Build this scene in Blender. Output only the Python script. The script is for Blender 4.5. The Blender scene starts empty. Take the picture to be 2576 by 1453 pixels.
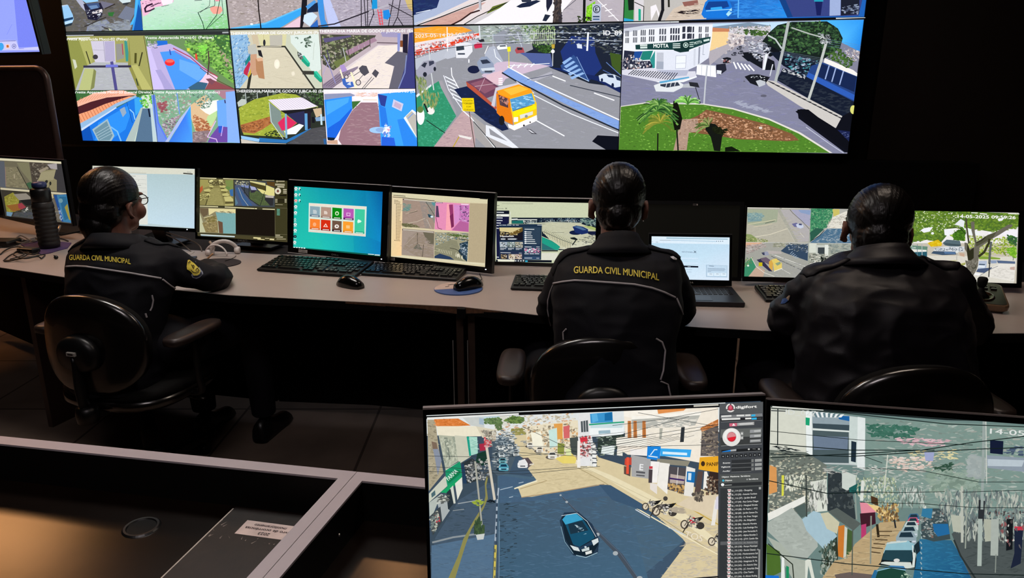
import bpy, bmesh, math, random
import numpy as np
from mathutils import Vector, Matrix, Euler, noise
from mathutils.bvhtree import BVHTree

# ------------------------------------------------------------------ camera, world, lights, exposure
SC = bpy.context.scene
COL = SC.collection
IW, IH, FPX = 2576, 1453, 1810.0
TH = math.radians(15.6)
CAM = Vector((0, 0, 1.45))
cd = bpy.data.cameras.new('camera'); cam = bpy.data.objects.new('camera', cd); COL.objects.link(cam)
cam.location = CAM; cam.rotation_euler = (math.radians(90) - TH, 0, 0)
cd.sensor_width = 36; cd.lens = FPX / IW * 36; cd.clip_start = 0.02; cd.clip_end = 60
SC.camera = cam
SC.view_settings.view_transform = 'Standard'; SC.view_settings.look = 'None'
SC.view_settings.exposure = 0.0; SC.view_settings.gamma = 1; SC.view_settings.use_curve_mapping = False
wd = bpy.data.worlds.new('world'); SC.world = wd; wd.use_nodes = True
wd.node_tree.nodes['Background'].inputs[0].default_value = (0.5, 0.45, 0.45, 1)
wd.node_tree.nodes['Background'].inputs[1].default_value = 0.0

def area_light(name, loc, target, size, watts, col, size_y=None, spread=180):
    l = bpy.data.lights.new(name, 'AREA'); l.energy = watts; l.color = col; l.size = size
    if size_y: l.shape = 'RECTANGLE'; l.size_y = size_y
    l.spread = math.radians(spread)
    o = bpy.data.objects.new(name, l); COL.objects.link(o); o.location = loc
    o.rotation_euler = (Vector(target) - Vector(loc)).to_track_quat('-Z', 'Y').to_euler()
    return o
def spot_light(name, loc, target, watts, col, cone, blend=.5, r=.03):
    l = bpy.data.lights.new(name, 'SPOT'); l.energy = watts; l.color = col
    l.spot_size = math.radians(cone); l.spot_blend = blend; l.shadow_soft_size = r
    o = bpy.data.objects.new(name, l); COL.objects.link(o); o.location = loc
    o.rotation_euler = (Vector(target) - Vector(loc)).to_track_quat('-Z', 'Y').to_euler()
    return o
# warm-white panel lamps in the ceiling: (centre, size x, size y, strength, colour); their housings are built with the ceiling
LAMPS = [((-3.9, 4.5), 1.4, .9, 12.0, (1.0, .46, .17)), ((-0.74, 4.12), .36, .2, 34.0, (1.0, .48, .2)),
         ((-1.1, 2.6), 1.1, .5, 17.5, (1.0, .93, .87)), ((1.2, 2.4), 1.0, .4, 11.0, (1.0, .82, .68)), ((-0.5, 0.2), 1.0, .5, 13.0, (1.0, .88, .90))]

# ------------------------------------------------------------------ projection helpers
R_ = Vector((1, 0, 0)); FW = Vector((0, math.cos(TH), -math.sin(TH))); UP = Vector((0, math.sin(TH), math.cos(TH)))
def ray(px, py): return FW + R_ * ((px - IW / 2) / FPX) - UP * ((py - IH / 2) / FPX)
def at(px, py, d): return CAM + ray(px, py) * d
def onz(px, py, z):
    r = ray(px, py); return CAM + r * ((z - CAM.z) / r.z)
def proj(P):
    q = Vector(P) - CAM; d = q.dot(FW); return (IW / 2 + FPX * q.dot(R_) / d, IH / 2 - FPX * q.dot(UP) / d)

# ------------------------------------------------------------------ materials
def lin(h):
    if not isinstance(h, str): return tuple(h)
    h = h.lstrip('#')
    if len(h) == 3: h = ''.join(c * 2 for c in h)
    v = [int(h[i:i + 2], 16) / 255 for i in (0, 2, 4)]
    return tuple(c / 12.92 if c <= .04045 else ((c + .055) / 1.055) ** 2.4 for c in v)
MATS = {}
def mat(name, col, rough=.5, metal=0., spec=.5, bump=None, var=None, coat=0., sheen=0., emit=None):
    """procedural material: base colour with noise variation, noise bump"""
    if name in MATS: return MATS[name]
    m = bpy.data.materials.new(name); m.use_nodes = True; nt = m.node_tree; b = nt.nodes['Principled BSDF']
    c = (*lin(col), 1)
    b.inputs['Base Color'].default_value = c
    b.inputs['Roughness'].default_value = rough; b.inputs['Metallic'].default_value = metal
    b.inputs['Specular IOR Level'].default_value = spec; b.inputs['Coat Weight'].default_value = coat
    b.inputs['Sheen Weight'].default_value = sheen
    tc = nt.nodes.new('ShaderNodeTexCoord')
    vs, va = var or (30, .12)
    n = nt.nodes.new('ShaderNodeTexNoise'); n.inputs['Scale'].default_value = vs; n.inputs['Detail'].default_value = 4
    nt.links.new(tc.outputs['Object'], n.inputs['Vector'])
    rp = nt.nodes.new('ShaderNodeValToRGB')
    rp.color_ramp.elements[0].position = .3; rp.color_ramp.elements[1].position = .7
    rp.color_ramp.elements[0].color = (*[x * (1 - va) for x in c[:3]], 1)
    rp.color_ramp.elements[1].color = (*[min(1, x * (1 + va)) for x in c[:3]], 1)
    nt.links.new(n.outputs['Fac'], rp.inputs['Fac']); nt.links.new(rp.outputs['Color'], b.inputs['Base Color'])
    if bump:
        n2 = nt.nodes.new('ShaderNodeTexNoise'); n2.inputs['Scale'].default_value = bump[0]; n2.inputs['Detail'].default_value = 3
        nt.links.new(tc.outputs['Object'], n2.inputs['Vector'])
        bp = nt.nodes.new('ShaderNodeBump'); bp.inputs['Strength'].default_value = bump[1]; bp.inputs['Distance'].default_value = .002
        nt.links.new(n2.outputs['Fac'], bp.inputs['Height']); nt.links.new(bp.outputs['Normal'], b.inputs['Normal'])
    if emit:
        b.inputs['Emission Color'].default_value = (*lin(emit[0]), 1); b.inputs['Emission Strength'].default_value = emit[1]
    MATS[name] = m
    return m
def screen_mat(name, strength):
    """lit display: the picture's colours (a colour attribute) are given off as light, with faint pixel-grid noise"""
    m = bpy.data.materials.new(name); m.use_nodes = True; nt = m.node_tree; b = nt.nodes['Principled BSDF']
    b.inputs['Base Color'].default_value = (.004, .004, .004, 1); b.inputs['Roughness'].default_value = .45
    b.inputs['Specular IOR Level'].default_value = .15
    a = nt.nodes.new('ShaderNodeAttribute'); a.attribute_name = 'Col'
    tc = nt.nodes.new('ShaderNodeTexCoord'); n = nt.nodes.new('ShaderNodeTexNoise')
    n.inputs['Scale'].default_value = 160; n.inputs['Detail'].default_value = 2
    nt.links.new(tc.outputs['Object'], n.inputs['Vector'])
    mr = nt.nodes.new('ShaderNodeMapRange'); mr.inputs['From Min'].default_value = .3; mr.inputs['From Max'].default_value = .7
    mr.inputs['To Min'].default_value = .97; mr.inputs['To Max'].default_value = 1.03
    nt.links.new(n.outputs['Fac'], mr.inputs['Value'])
    mx = nt.nodes.new('ShaderNodeVectorMath'); mx.operation = 'SCALE'
    nt.links.new(a.outputs['Color'], mx.inputs[0]); nt.links.new(mr.outputs['Result'], mx.inputs['Scale'])
    nt.links.new(mx.outputs['Vector'], b.inputs['Emission Color']); b.inputs['Emission Strength'].default_value = strength
    return m
SCR = screen_mat('lit_screen', 1.0)
SCRW = screen_mat('lit_wall_screen', 1.2)

M_desk = mat('desk_laminate', '#aa9c94', .42, spec=.5, var=(6, .04), bump=(300, .05))
M_chip = mat('desk_edge_board', '#6a4a34', .7, var=(90, .35))
M_blk = mat('black_plastic', '#0b0b0c', .38, spec=.4)
M_blkg = mat('black_gloss_plastic', '#070707', .18, spec=.5)
M_blkm = mat('black_matt', '#050505', .7, spec=.2)
M_dark = mat('black_panel', '#060505', .8, spec=.1)
M_grey = mat('grey_plastic', '#8d8a86', .4)
M_sil = mat('silver_trim', '#b9b3ad', .3, metal=.4)
M_white = mat('white_plastic', '#d9cfcb', .35)
M_trim = mat('light_grey_laminate', '#b3a9ad', .45, var=(8, .04))
M_wood = mat('brown_laminate', '#a8794d', .42, var=(9, .15))
M_blackin = mat('console_black_inner', '#080706', .5, spec=.25)
M_wall = mat('black_wall_paint', '#040303', .9, spec=.1)
M_wallr = mat('dark_brown_wall', '#0a0605', .8, spec=.1)
M_navy = mat('navy_uniform_cloth', '#0a0a11', .75, spec=.22, sheen=.0, bump=(500, .25), var=(40, .15))
M_navy2 = mat('navy_nylon_cloth', '#141115', .5, spec=.3, sheen=.0, bump=(400, .15), var=(30, .15))  # lighter, warmer navy: overhead lamplight put into the base colour
M_yel = mat('yellow_lettering', '#e8d24c', .6)
M_pipe = mat('reflective_piping', '#b4aeb0', .5)
M_skin = mat('skin', '#70483a', .5, spec=.35, var=(25, .08), bump=(200, .1))
M_hair = mat('dark_hair', '#090504', .36, spec=.3)
def _strands():
    nt = M_hair.node_tree; b = nt.nodes['Principled BSDF']; tc = [n for n in nt.nodes if n.type == 'TEX_COORD'][0]
    mp_ = nt.nodes.new('ShaderNodeMapping'); mp_.inputs['Scale'].default_value = (240, 10, 16)
    n = nt.nodes.new('ShaderNodeTexNoise'); n.inputs['Scale'].default_value = 1; n.inputs['Detail'].default_value = 2; n.inputs['Distortion'].default_value = .6
    bp = nt.nodes.new('ShaderNodeBump'); bp.inputs['Strength'].default_value = .45; bp.inputs['Distance'].default_value = .002
    nt.links.new(tc.outputs['Object'], mp_.inputs['Vector']); nt.links.new(mp_.outputs['Vector'], n.inputs['Vector']); nt.links.new(n.outputs['Fac'], bp.inputs['Height']); nt.links.new(bp.outputs['Normal'], b.inputs['Normal'])
_strands()
M_keyc = mat('key_plastic', '#0f0e0e', .35)
M_leg = mat('key_legend', '#e0d8cc', .5)

# ------------------------------------------------------------------ object helpers
def tag(o, label=None, cat=None, group=None, kind=None):
    if label: o['label'] = label
    if cat: o['category'] = cat
    if group: o['group'] = group
    if kind: o['kind'] = kind
    return o
def thing(name, label, cat, loc, group=None, rz=0):
    o = bpy.data.objects.new(name, None); COL.objects.link(o); o.location = loc; o.rotation_euler = (0, 0, rz)
    return tag(o, label, cat, group)
def root_of(o):
    while o.parent: o = o.parent
    return o
def link(name, me, m, parent=None, label=None, smooth=False):
    o = bpy.data.objects.new(name, me); COL.objects.link(o)
    if m: 
        for mm in (m if isinstance(m, (list, tuple)) else [m]): me.materials.append(mm)
    if parent: o.parent = parent
    if label: o['label'] = label
    if smooth:
        me.polygons.foreach_set('use_smooth', [True] * len(me.polygons))
    return o
class MB:
    """collects shapes in WORLD coordinates (or local ones for a thing at the origin)"""
    def __init__(s): s.v = []; s.f = []; s.mi = []
    def add(s, vs, fs, mi=0):
        n = len(s.v); s.v += [tuple(v) for v in vs]; s.f += [tuple(i + n for i in f) for f in fs]; s.mi += [mi] * len(fs); return s
    def box(s, c, size, M=None, mi=0):
        x, y, z = [q / 2 for q in size]; vs = [Vector((a * x, b * y, d * z)) for a in (-1, 1) for b in (-1, 1) for d in (-1, 1)]
        if M is not None: vs = [M @ v for v in vs]
        vs = [v + Vector(c) for v in vs]
        return s.add(vs, [(0, 1, 3, 2), (4, 6, 7, 5), (0, 4, 5, 1), (2, 3, 7, 6), (0, 2, 6, 4), (1, 5, 7, 3)], mi)
    def prism(s, poly, z0, z1, mi=0):
        n = len(poly); vs = [(x, y, z0) for x, y in poly] + [(x, y, z1) for x, y in poly]
        ar = sum(poly[i][0] * poly[(i + 1) % n][1] - poly[(i + 1) % n][0] * poly[i][1] for i in range(n))
        fs = [tuple(range(n))[::-1], tuple(range(n, 2 * n))] + [(i, (i + 1) % n, n + (i + 1) % n, n + i) for i in range(n)]
        if ar < 0: fs = [f[::-1] for f in fs]
        return s.add(vs, fs, mi)
    def extrude(s, pts, dvec, mi=0):
        n = len(pts); pts = [Vector(p) for p in pts]; d = Vector(dvec)
        return s.add(pts + [p + d for p in pts], [tuple(range(n)), tuple(range(n, 2 * n))[::-1]] + [(i, n + i, n + (i + 1) % n, (i + 1) % n) for i in range(n)], mi)
    def tube(s, pts, r, seg=8, mi=0, flat=1.):
        pts = [Vector(p) for p in pts]; n = len(pts); rr = r if isinstance(r, (list, tuple)) else [r] * n
        t0 = (pts[1] - pts[0]).normalized(); up = Vector((0, 0, 1)) if abs(t0.z) < .9 else Vector((1, 0, 0))
        a = t0.cross(up).normalized(); vs = []
        for i, p in enumerate(pts):
            t = ((pts[min(i + 1, n - 1)] - p).normalized() + (p - pts[max(i - 1, 0)]).normalized()).normalized()
            a = (a - t * a.dot(t)).normalized(); b = t.cross(a)
            vs += [p + (a * math.cos(2 * math.pi * k / seg) + b * math.sin(2 * math.pi * k / seg) * flat) * rr[i] for k in range(seg)]
        fs = [(i * seg + k, i * seg + (k + 1) % seg, (i + 1) * seg + (k + 1) % seg, (i + 1) * seg + k) for i in range(n - 1) for k in range(seg)]
        fs += [tuple(range(seg))[::-1], tuple((n - 1) * seg + k for k in range(seg))]
        return s.add(vs, fs, mi)
    def lathe(s, c, prof, seg=24, M=None, mi=0):
        vs = []; M = M or Matrix.Identity(3)
        for r, z in prof: vs += [Vector(c) + M @ Vector((r * math.cos(2 * math.pi * k / seg), r * math.sin(2 * math.pi * k / seg), z)) for k in range(seg)]
        n = len(prof)
        fs = [(i * seg + k, i * seg + (k + 1) % seg, (i + 1) * seg + (k + 1) % seg, (i + 1) * seg + k) for i in range(n - 1) for k in range(seg)]
        fs += [tuple(range(seg))[::-1], tuple((n - 1) * seg + k for k in range(seg))]
        return s.add(vs, fs, mi)
    def loft(s, rings, mi=0):
        """rings: list of lists of points (same count), closed with caps"""
        k = len(rings[0]); n = len(rings); vs = [Vector(p) for r in rings for p in r]
        fs = [(i * k + j, i * k + (j + 1) % k, (i + 1) * k + (j + 1) % k, (i + 1) * k + j) for i in range(n - 1) for j in range(k)]
        fs += [tuple(range(k))[::-1], tuple((n - 1) * k + j for j in range(k))]
        return s.add(vs, fs, mi)
    def ell(s, c, r, M=None, seg=20, rg=12, mi=0):
        M = M or Matrix.Identity(3); rings = []
        for i in range(1, rg):
            a = math.pi * i / rg
            rings.append([Vector(c) + M @ Vector((r[0] * math.sin(a) * math.cos(2 * math.pi * k / seg), r[1] * math.sin(a) * math.sin(2 * math.pi * k / seg), -r[2] * math.cos(a))) for k in range(seg)])
        return s.loft(rings, mi)
    def mesh(s, name, off=None):
        off = Vector(off) if off is not None else Vector((0, 0, 0))
        me = bpy.data.meshes.new(name); me.from_pydata([tuple(Vector(v) - off) for v in s.v], [], s.f)
        me.polygons.foreach_set('material_index', s.mi)
        bm = bmesh.new(); bm.from_mesh(me); bmesh.ops.recalc_face_normals(bm, faces=bm.faces); bm.to_mesh(me); bm.free()
        return me
    def build(s, name, m, parent=None, label=None, smooth=False, bevel=0, off=None, sub=0):
        if off is None and parent is not None: off = root_of(parent).location
        o = link(name, s.mesh(name, off), m, parent, label, smooth)
        if bevel:
            b = o.modifiers.new('bevel', 'BEVEL'); b.width = bevel; b.segments = 2; b.limit_method = 'ANGLE'; b.angle_limit = .6
        if sub:
            b = o.modifiers.new('sub', 'SUBSURF'); b.levels = sub; b.render_levels = sub
        return o
def copy_tree(o, parent=None):
    c = o.copy(); COL.objects.link(c)
    if parent: c.parent = parent
    for ch in list(o.children): copy_tree(ch, c)
    return c
def smooth_path(pts, n=6):
    """catmull-rom"""
    P = [Vector(p) for p in pts]; P = [P[0] * 2 - P[1]] + P + [P[-1] * 2 - P[-2]]; out = []
    for i in range(1, len(P) - 2):
        for k in range(n):
            t = k / n; a, b, c, d = P[i - 1], P[i], P[i + 1], P[i + 2]
            out.append(.5 * ((2 * b) + (c - a) * t + (2 * a - 5 * b + 4 * c - d) * t * t + (3 * b - a - 3 * c + d) * t ** 3))
    out.append(P[-2]); return out
def rot_to(u, v, n):
    return Matrix((u, v, n)).transposed()

# ------------------------------------------------------------------ text outlines
_TC = {}
def text_geo(s, bold=0.0):
    """flat outline mesh of a string, normalised: width 0..1, cap height 0..1 -> (verts, faces)"""
    k = (s, bold)
    if k in _TC: return _TC[k]
    cu = bpy.data.curves.new('t', 'FONT'); cu.body = s; cu.resolution_u = 3
    ob = bpy.data.objects.new('t', cu); COL.objects.link(ob)
    dg = bpy.context.evaluated_depsgraph_get(); me = ob.evaluated_get(dg).to_mesh()
    vs = [v.co.copy() for v in me.vertices]; fs = [tuple(p.vertices) for p in me.polygons]
    ob.evaluated_get(dg).to_mesh_clear(); bpy.data.objects.remove(ob); bpy.data.curves.remove(cu)
    if not vs: _TC[k] = ([], []); return _TC[k]
    x0 = min(v.x for v in vs); x1 = max(v.x for v in vs)
    if bold > 0:   # heavier strokes: the same outline laid down again a little to each side
        n = len(vs); b = bold * .9; vv, ff = [], []
        for i, (dx, dy) in enumerate(((0, 0), (b, 0), (-b, 0), (0, b), (0, -b))): vv += [Vector((v.x + dx, v.y + dy, 0)) for v in vs]; ff += [tuple(j + i * n for j in f) for f in fs]
        vs, fs = vv, ff
    vs = [((v.x - x0) / (x1 - x0), v.y / .73) for v in vs]
    _TC[k] = (vs, fs); return _TC[k]

# ------------------------------------------------------------------ pictures shown on displays
class Pic:
    """flat picture on a display: coloured facets laid in the display's own plane, each layer a hair in front of the last"""
    def __init__(s, c, yaw, tilt, w, h, eps=1.2e-5, seed=1):
        s.c = Vector(c); s.w = w; s.h = h; s.eps = eps
        s.u = Vector((math.cos(yaw), -math.sin(yaw), 0)); s.n = Vector((-math.sin(yaw), -math.cos(yaw), 0))
        s.v = Vector((0, 0, 1)) * math.cos(tilt) - s.n * math.sin(tilt); s.n = s.u.cross(s.v).normalized()
        s.V = []; s.F = []; s.C = []; s.z = 0.; s.fr = (0, 0, 1.); s.rnd = random.Random(seed)
    def f(s, ox, oy, sc): s.fr = (ox, oy, sc); return s
    def loc(s, x, y):
        ox, oy, sc = s.fr; r = ray(ox + x / sc, oy + y / sc)
        t = (s.c - CAM).dot(s.n) / r.dot(s.n); q = CAM + r * t - s.c
        return (q.dot(s.u), q.dot(s.v))
    def emitq(s, pts, cols, dz=1.):
        """pts in plane coords, cols linear per vertex; clipped to the display"""
        hw, hh = s.w / 2, s.h / 2; P = [(x, y, *c) for (x, y), c in zip(pts, cols)]
        if not all(-hw <= p[0] <= hw and -hh <= p[1] <= hh for p in P):
            for ax, lim, sg in ((0, hw, 1), (0, -hw, -1), (1, hh, 1), (1, -hh, -1)):
                out = []
                for i in range(len(P)):
                    a, b = P[i], P[(i + 1) % len(P)]; da = (lim - a[ax]) * sg; db = (lim - b[ax]) * sg
                    if da >= 0: out.append(a)
                    if (da >= 0) != (db >= 0):
                        t = da / (da - db); out.append(tuple(a[k] + (b[k] - a[k]) * t for k in range(5)))
                P = out
                if len(P) < 3: return
        s.z += s.eps * dz
        n = len(s.V); s.V += [(p[0], p[1], s.z) for p in P]; s.F.append(tuple(range(n, n + len(P)))); s.C += [p[2:] for p in P]
    def P(s, col, *a):
        pts = [s.loc(a[i], a[i + 1]) for i in range(0, len(a), 2)]; c = lin(col)
        s.emitq(pts, [c] * len(pts))
    def G(s, cols, *a):
        pts = [s.loc(a[i], a[i + 1]) for i in range(0, len(a), 2)]; s.emitq(pts, [lin(c) for c in cols])
    def L(s, col, w, *a):
        for i in range(0, len(a) - 3, 2):
            x0, y0, x1, y1 = a[i:i + 4]; d = math.hypot(x1 - x0, y1 - y0) or 1; nx, ny = -(y1 - y0) / d * w / 2, (x1 - x0) / d * w / 2
            ex, ey = (x1 - x0) / d * w * .3, (y1 - y0) / d * w * .3
            s.P(col, x0 + nx - ex, y0 + ny - ey, x1 + nx + ex, y1 + ny + ey, x1 - nx + ex, y1 - ny + ey, x0 - nx - ex, y0 - ny - ey)
    def E(s, col, cx, cy, rx, ry, n=18, rot=0, c2=None):
        pts = []
        for k in range(n):
            a = 2 * math.pi * k / n; x, y = rx * math.cos(a), ry * math.sin(a)
            pts += [cx + x * math.cos(rot) - y * math.sin(rot), cy + x * math.sin(rot) + y * math.cos(rot)]
        s.P(col, *pts)
    def R(s, col, x0, y0, x1, y1, sl=0., sx=0.):
        """rectangle, top/bottom edges sloping by sl, sides by sx"""
        w = x1 - x0; h = y1 - y0
        s.P(col, x0, y0, x1, y0 + sl * w, x1 + sx * h, y1 + sl * w, x0 + sx * h, y1)
    def S(s, cols, n, sw, sh, *a, ang=0., jit=.5):
        """many small strokes scattered inside a polygon"""
        cols = [lin(c) for c in cols.split()]; mean = [sum(c[i] for c in cols) / len(cols) for i in range(3)]; kk = .25 if sw < 45 else .6; cols = [tuple(c[i] * (1 - kk) + mean[i] * kk for i in range(3)) for c in cols]; poly = [(a[i], a[i + 1]) for i in range(0, len(a), 2)]
        xs = [p[0] for p in poly]; ys = [p[1] for p in poly]; k = 0; tries = 0; r = s.rnd
        while k < n and tries < n * 12:
            tries += 1; x = r.uniform(min(xs), max(xs)); y = r.uniform(min(ys), max(ys)); ins = False
            for i in range(len(poly)):
                (xa, ya), (xb, yb) = poly[i], poly[i - 1]
                if (ya > y) != (yb > y) and x < (xb - xa) * (y - ya) / (yb - ya) + xa: ins = not ins
            if not ins: continue
            k += 1; w = sw * r.uniform(1 - jit, 1 + jit) / 2; h = sh * r.uniform(1 - jit, 1 + jit) / 2; an = ang + r.uniform(-.35, .35)
            ca, sa = math.cos(an), math.sin(an); q = []; m = 6
            for j in range(m):
                t = 2 * math.pi * j / m; rr = r.uniform(.5, 1.3); ex, ey = w * math.cos(t) * rr, h * math.sin(t) * rr
                q += [x + ex * ca - ey * sa, y + ex * sa + ey * ca]
            c = r.choice(cols); g = r.uniform(.93, 1.07); c = tuple(v * g for v in c)
            s.emitq([s.loc(q[i], q[i + 1]) for i in range(0, len(q), 2)], [c] * m, .12)
    def T(s, col, txt, x0, y0, x1, y1, h, bold=.0):
        vs, fs = text_geo(txt, bold); c = lin(col); d = math.hypot(x1 - x0, y1 - y0); nx, ny = (y1 - y0) / d, -(x1 - x0) / d
        pts = [s.loc(x0 + (x1 - x0) * a + nx * h * b, y0 + (y1 - y0) * a + ny * h * b) for a, b in vs]
        s.z += s.eps; z = s.z; hw, hh = s.w / 2, s.h / 2
        for f in fs:
            if all(abs(pts[i][0]) <= hw and abs(pts[i][1]) <= hh for i in f):
                n = len(s.V); s.V += [(*pts[i], z) for i in f]; s.F.append(tuple(range(n, n + len(f)))); s.C += [c] * len(f)
    def W(s, col, x0, y0, x1, y1, h, n=5, gap=.25):
        """row of small blurred words"""
        r = s.rnd; cuts = sorted(r.uniform(0, 1) for _ in range(n - 1)); cuts = [0] + cuts + [1]
        for a, b in zip(cuts, cuts[1:]):
            b2 = b - gap * (1 / n) * .35
            if b2 <= a: continue
            xa, ya, xb, yb = x0 + (x1 - x0) * a, y0 + (y1 - y0) * a, x0 + (x1 - x0) * b2, y0 + (y1 - y0) * b2
            s.L(col, h, xa, ya, xb, yb)
    def build(s, parent, m, name='screen', label=None):
        off = root_of(parent).location
        base = s.c - off
        vs = [base + s.u * x + s.v * y + s.n * z for x, y, z in s.V]
        me = bpy.data.meshes.new(name); me.from_pydata([tuple(v) for v in vs], [], s.F)
        at_ = me.color_attributes.new('Col', 'FLOAT_COLOR', 'POINT')
        at_.data.foreach_set('color', [q for c in s.C for q in (*c, 1.)])
        # keep every facet facing the viewer
        o = link(name, me, m, parent, label)
        return o
    def full(s, col):
        hw, hh = s.w / 2, s.h / 2; s.emitq([(-hw, -hh), (hw, -hh), (hw, hh), (-hw, hh)], [lin(col)] * 4)
# ------------------------------------------------------------------ what each display shows
def car(d,x,y,w,body,glass='#1c2433',dark='#10131c',sh=True):
    """small car seen from the front / above,w = width"""
    h = w * .8
    if sh: d.E(dark,x - w * .15,y + h * .3,w * .62,h * .3)
    d.P(body,x - w * .5,y + h * .35,x - w * .5,y - h * .05,x - w * .32,y - h * .42,x + w * .3,y - h * .45,x + w * .5,y - h * .05,x + w * .5,y + h * .35,x + w * .38,y + h * .48,x - w * .4,y + h * .48)
    d.P(glass,x - w * .36,y - h * .05,x - w * .26,y - h * .34,x + w * .24,y - h * .36,x + w * .36,y - h * .05)
    d.R('#c9d2dc',x - w * .47,y + h * .16,x - w * .3,y + h * .26);d.R('#c9d2dc',x + w * .3,y + h * .16,x + w * .47,y + h * .26)
    d.R(dark,x - w * .25,y + h * .2,x + w * .25,y + h * .34)

def pic_w1(d):   # bottom row,first panel: four school cameras
    d.full('#3c4440');d.f(0,0,3.632)
    # courtyard
    d.P('#9d9c5c',600,300,1322,300,1405,822,690,825)
    d.P('#8b8f4a',605,370,715,350,845,600,735,720,690,825)
    d.P('#a9aa63',715,350,838,372,845,585,800,600)
    d.P('#c9cdb8',662,540,690,548,706,610,684,632)
    d.P('#c9c4d6',828,374,1050,372,1058,570,1020,592,872,585)
    d.L('#8a86a0',4,945,375,962,560);d.L('#9a96a8',3,850,455,950,458);d.P('#ada6c6',955,380,1042,376,1050,560,965,562)
    d.P('#8f8e8a',1058,402,1122,397,1135,530,1066,552);d.P('#3c8f86',1135,372,1160,372,1184,560,1150,560);d.P('#b03a48',1112,400,1120,400,1128,500,1120,500)
    d.P('#adb0b4',860,568,1192,572,1292,824,690,824,770,610)
    d.S('#b9bcc2 #a2a5aa #aaa9b6',160,60,7,860,610,1192,610,1285,820,820,820)
    d.P('#b3b97c',775,625,858,628,826,824,718,824);d.P('#7f8450',858,628,880,650,862,800,826,824)
    d.P('#b5b36c',1195,600,1252,590,1392,824,1300,824);d.P('#8c8a48',1180,340,1200,600,1300,824,1262,824,1170,600)
    d.L('#35324a',20,768,608,1192,606);d.L('#4f4b86',28,1022,570,1062,824);d.P('#6f74d0',968,590,1075,590,1080,612,965,614)
    d.E('#3a3640',872,520,24,22);d.L('#2f3020',9,788,470,824,582);d.L('#4a4a20',20,1240,490,1238,572);d.L('#3a3a20',12,1300,480,1272,600);d.L('#304030',10,1245,720,1262,780)
    d.L('#d8d8c8',10,600,352,820,345); 
    # playground
    d.P('#6a8a5a',1318,300,2098,290,2160,816,1402,822)
    d.P('#b7aad8',1350,400,1560,400,1700,470,1900,640,1990,820,1402,822)
    d.P('#c9bcec',1340,420,1375,440,1500,820,1402,822);d.P('#a79ed0',1420,640,1470,635,1590,820,1510,820)
    d.G(['#3c84e8', '#4a8cf0', '#7ab0f8', '#3f94ec'],1462,475,1600,462,1890,690,1602,818)
    d.P('#4a94f0',1462,475,1600,462,1800,580,1892,670,1800,770,1700,818,1602,818)
    d.P('#68a8f8',1640,540,1800,590,1890,670,1810,740,1640,640)
    d.P('#e9c6dc',1890,660,1840,730,1760,800,1820,822,1960,800,1990,700)
    d.P('#38607c',1720,800,1810,745,1900,760,1870,822,1740,822);d.P('#8c4a50',1870,822,1925,720,2150,816,2150,822)
    d.P('#7a4a58',1880,720,1925,715,1968,745,1935,776)
    d.P('#78b04e',1680,400,1960,380,2150,720,2130,760,1900,590,1720,470);d.P('#3c6a3c',1900,330,2098,300,2120,480,2080,520,2010,430)
    d.P('#a89a84',2000,460,2060,490,2140,640,2140,740,2050,600)
    d.S('#4a7a34 #8ac858 #2c4a2c #a8d870 #5c9048 #31562e',420,26,18,1660,340,2095,310,2145,740,1890,600,1740,470)
    d.S('#8fe05a #78d048',40,22,16,1820,420,1890,410,1885,490,1835,500)
    d.L('#a8405a',9,1585,440,1740,520,1840,610,1990,700);d.L('#c06080',5,1600,470,1720,540)
    d.L('#4a3a3a',12,1905,470,1912,560,1900,680);d.L('#5a3a30',6,1830,620,2000,740,2150,816)
    d.E('#f02c34',1553,570,46,32);d.E('#f86a60',1553,558,38,14)
    d.P('#1f6ad0',1436,372,1530,372,1533,405,1436,420);d.S('#d8dce0 #808890 #2a3430',60,18,8,1350,370,1440,370,1440,440,1360,440)
    d.P('#d8d040',1710,440,1735,440,1735,468,1712,468);d.L('#2c4ab0',10,1552,455,1562,500)
    d.P('#e04838',1785,490,1800,490,1808,545,1788,545)
    # side passage with tiled roof
    d.P('#3f6a3c',690,830,1402,826,1442,1300,750,1290)
    d.P('#c8d8c8',1300,870,1402,860,1420,1300,1150,1300)
    d.P('#eab098',700,925,860,850,1010,826,1130,826,1250,862,1245,872,980,890,830,930,712,975)
    for k in range(15): d.L('#d07850',3,705 + k * 26,945 - k * 6,745 + k * 26,890 - k * 4)
    d.P('#4a2028',712,975,830,930,980,890,1245,868,1100,905,960,950,820,1010,716,1045)
    d.P('#e89c74',716,1045,820,1010,960,950,1180,880,1240,878,1050,950,900,1040,728,1130)
    for k in range(16): d.L('#b05a38',4,722 + k * 26,1050 - k * 10.5,752 + k * 26,1112 - k * 12)
    d.P('#8fb4d8',728,1130,900,1040,1060,945,1240,872,1255,885,1060,980,900,1080,740,1195)
    d.P('#c4d4ea',736,1180,900,1078,1060,978,1070,985,900,1098,742,1200)
    d.P('#1f74dc',742,1200,900,1095,1070,985,1255,885,1300,900,1290,1010,1150,1290,750,1288)
    d.P('#2e8cf0',900,1120,1180,960,1190,1060,1150,1180,1000,1290,870,1290);d.P('#0f50b0',742,1200,820,1148,860,1290,752,1288)
    d.P('#3aa0e8',1230,900,1290,880,1310,980,1240,1060)
    d.P('#9ab4c0',845,1182,985,1085,1048,1240,1020,1288,900,1288);d.P('#6a8c9c',862,1190,978,1105,1032,1235,1005,1280,908,1280)
    for k in range(4): d.L('#b8d0dc',3,880 + k * 12,1220 + k * 18,995 + k * 11,1150 + k * 22)
    d.P('#8fa4bc',1096,1000,1140,975,1158,1030,1125,1070);d.L('#14509c',5,1162,935,1212,1120);d.L('#78b8f0',12,1018,1160,1075,1200,1108,1285);d.L('#90c8f0',9,1190,1000,1222,1030,1236,1090)
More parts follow.
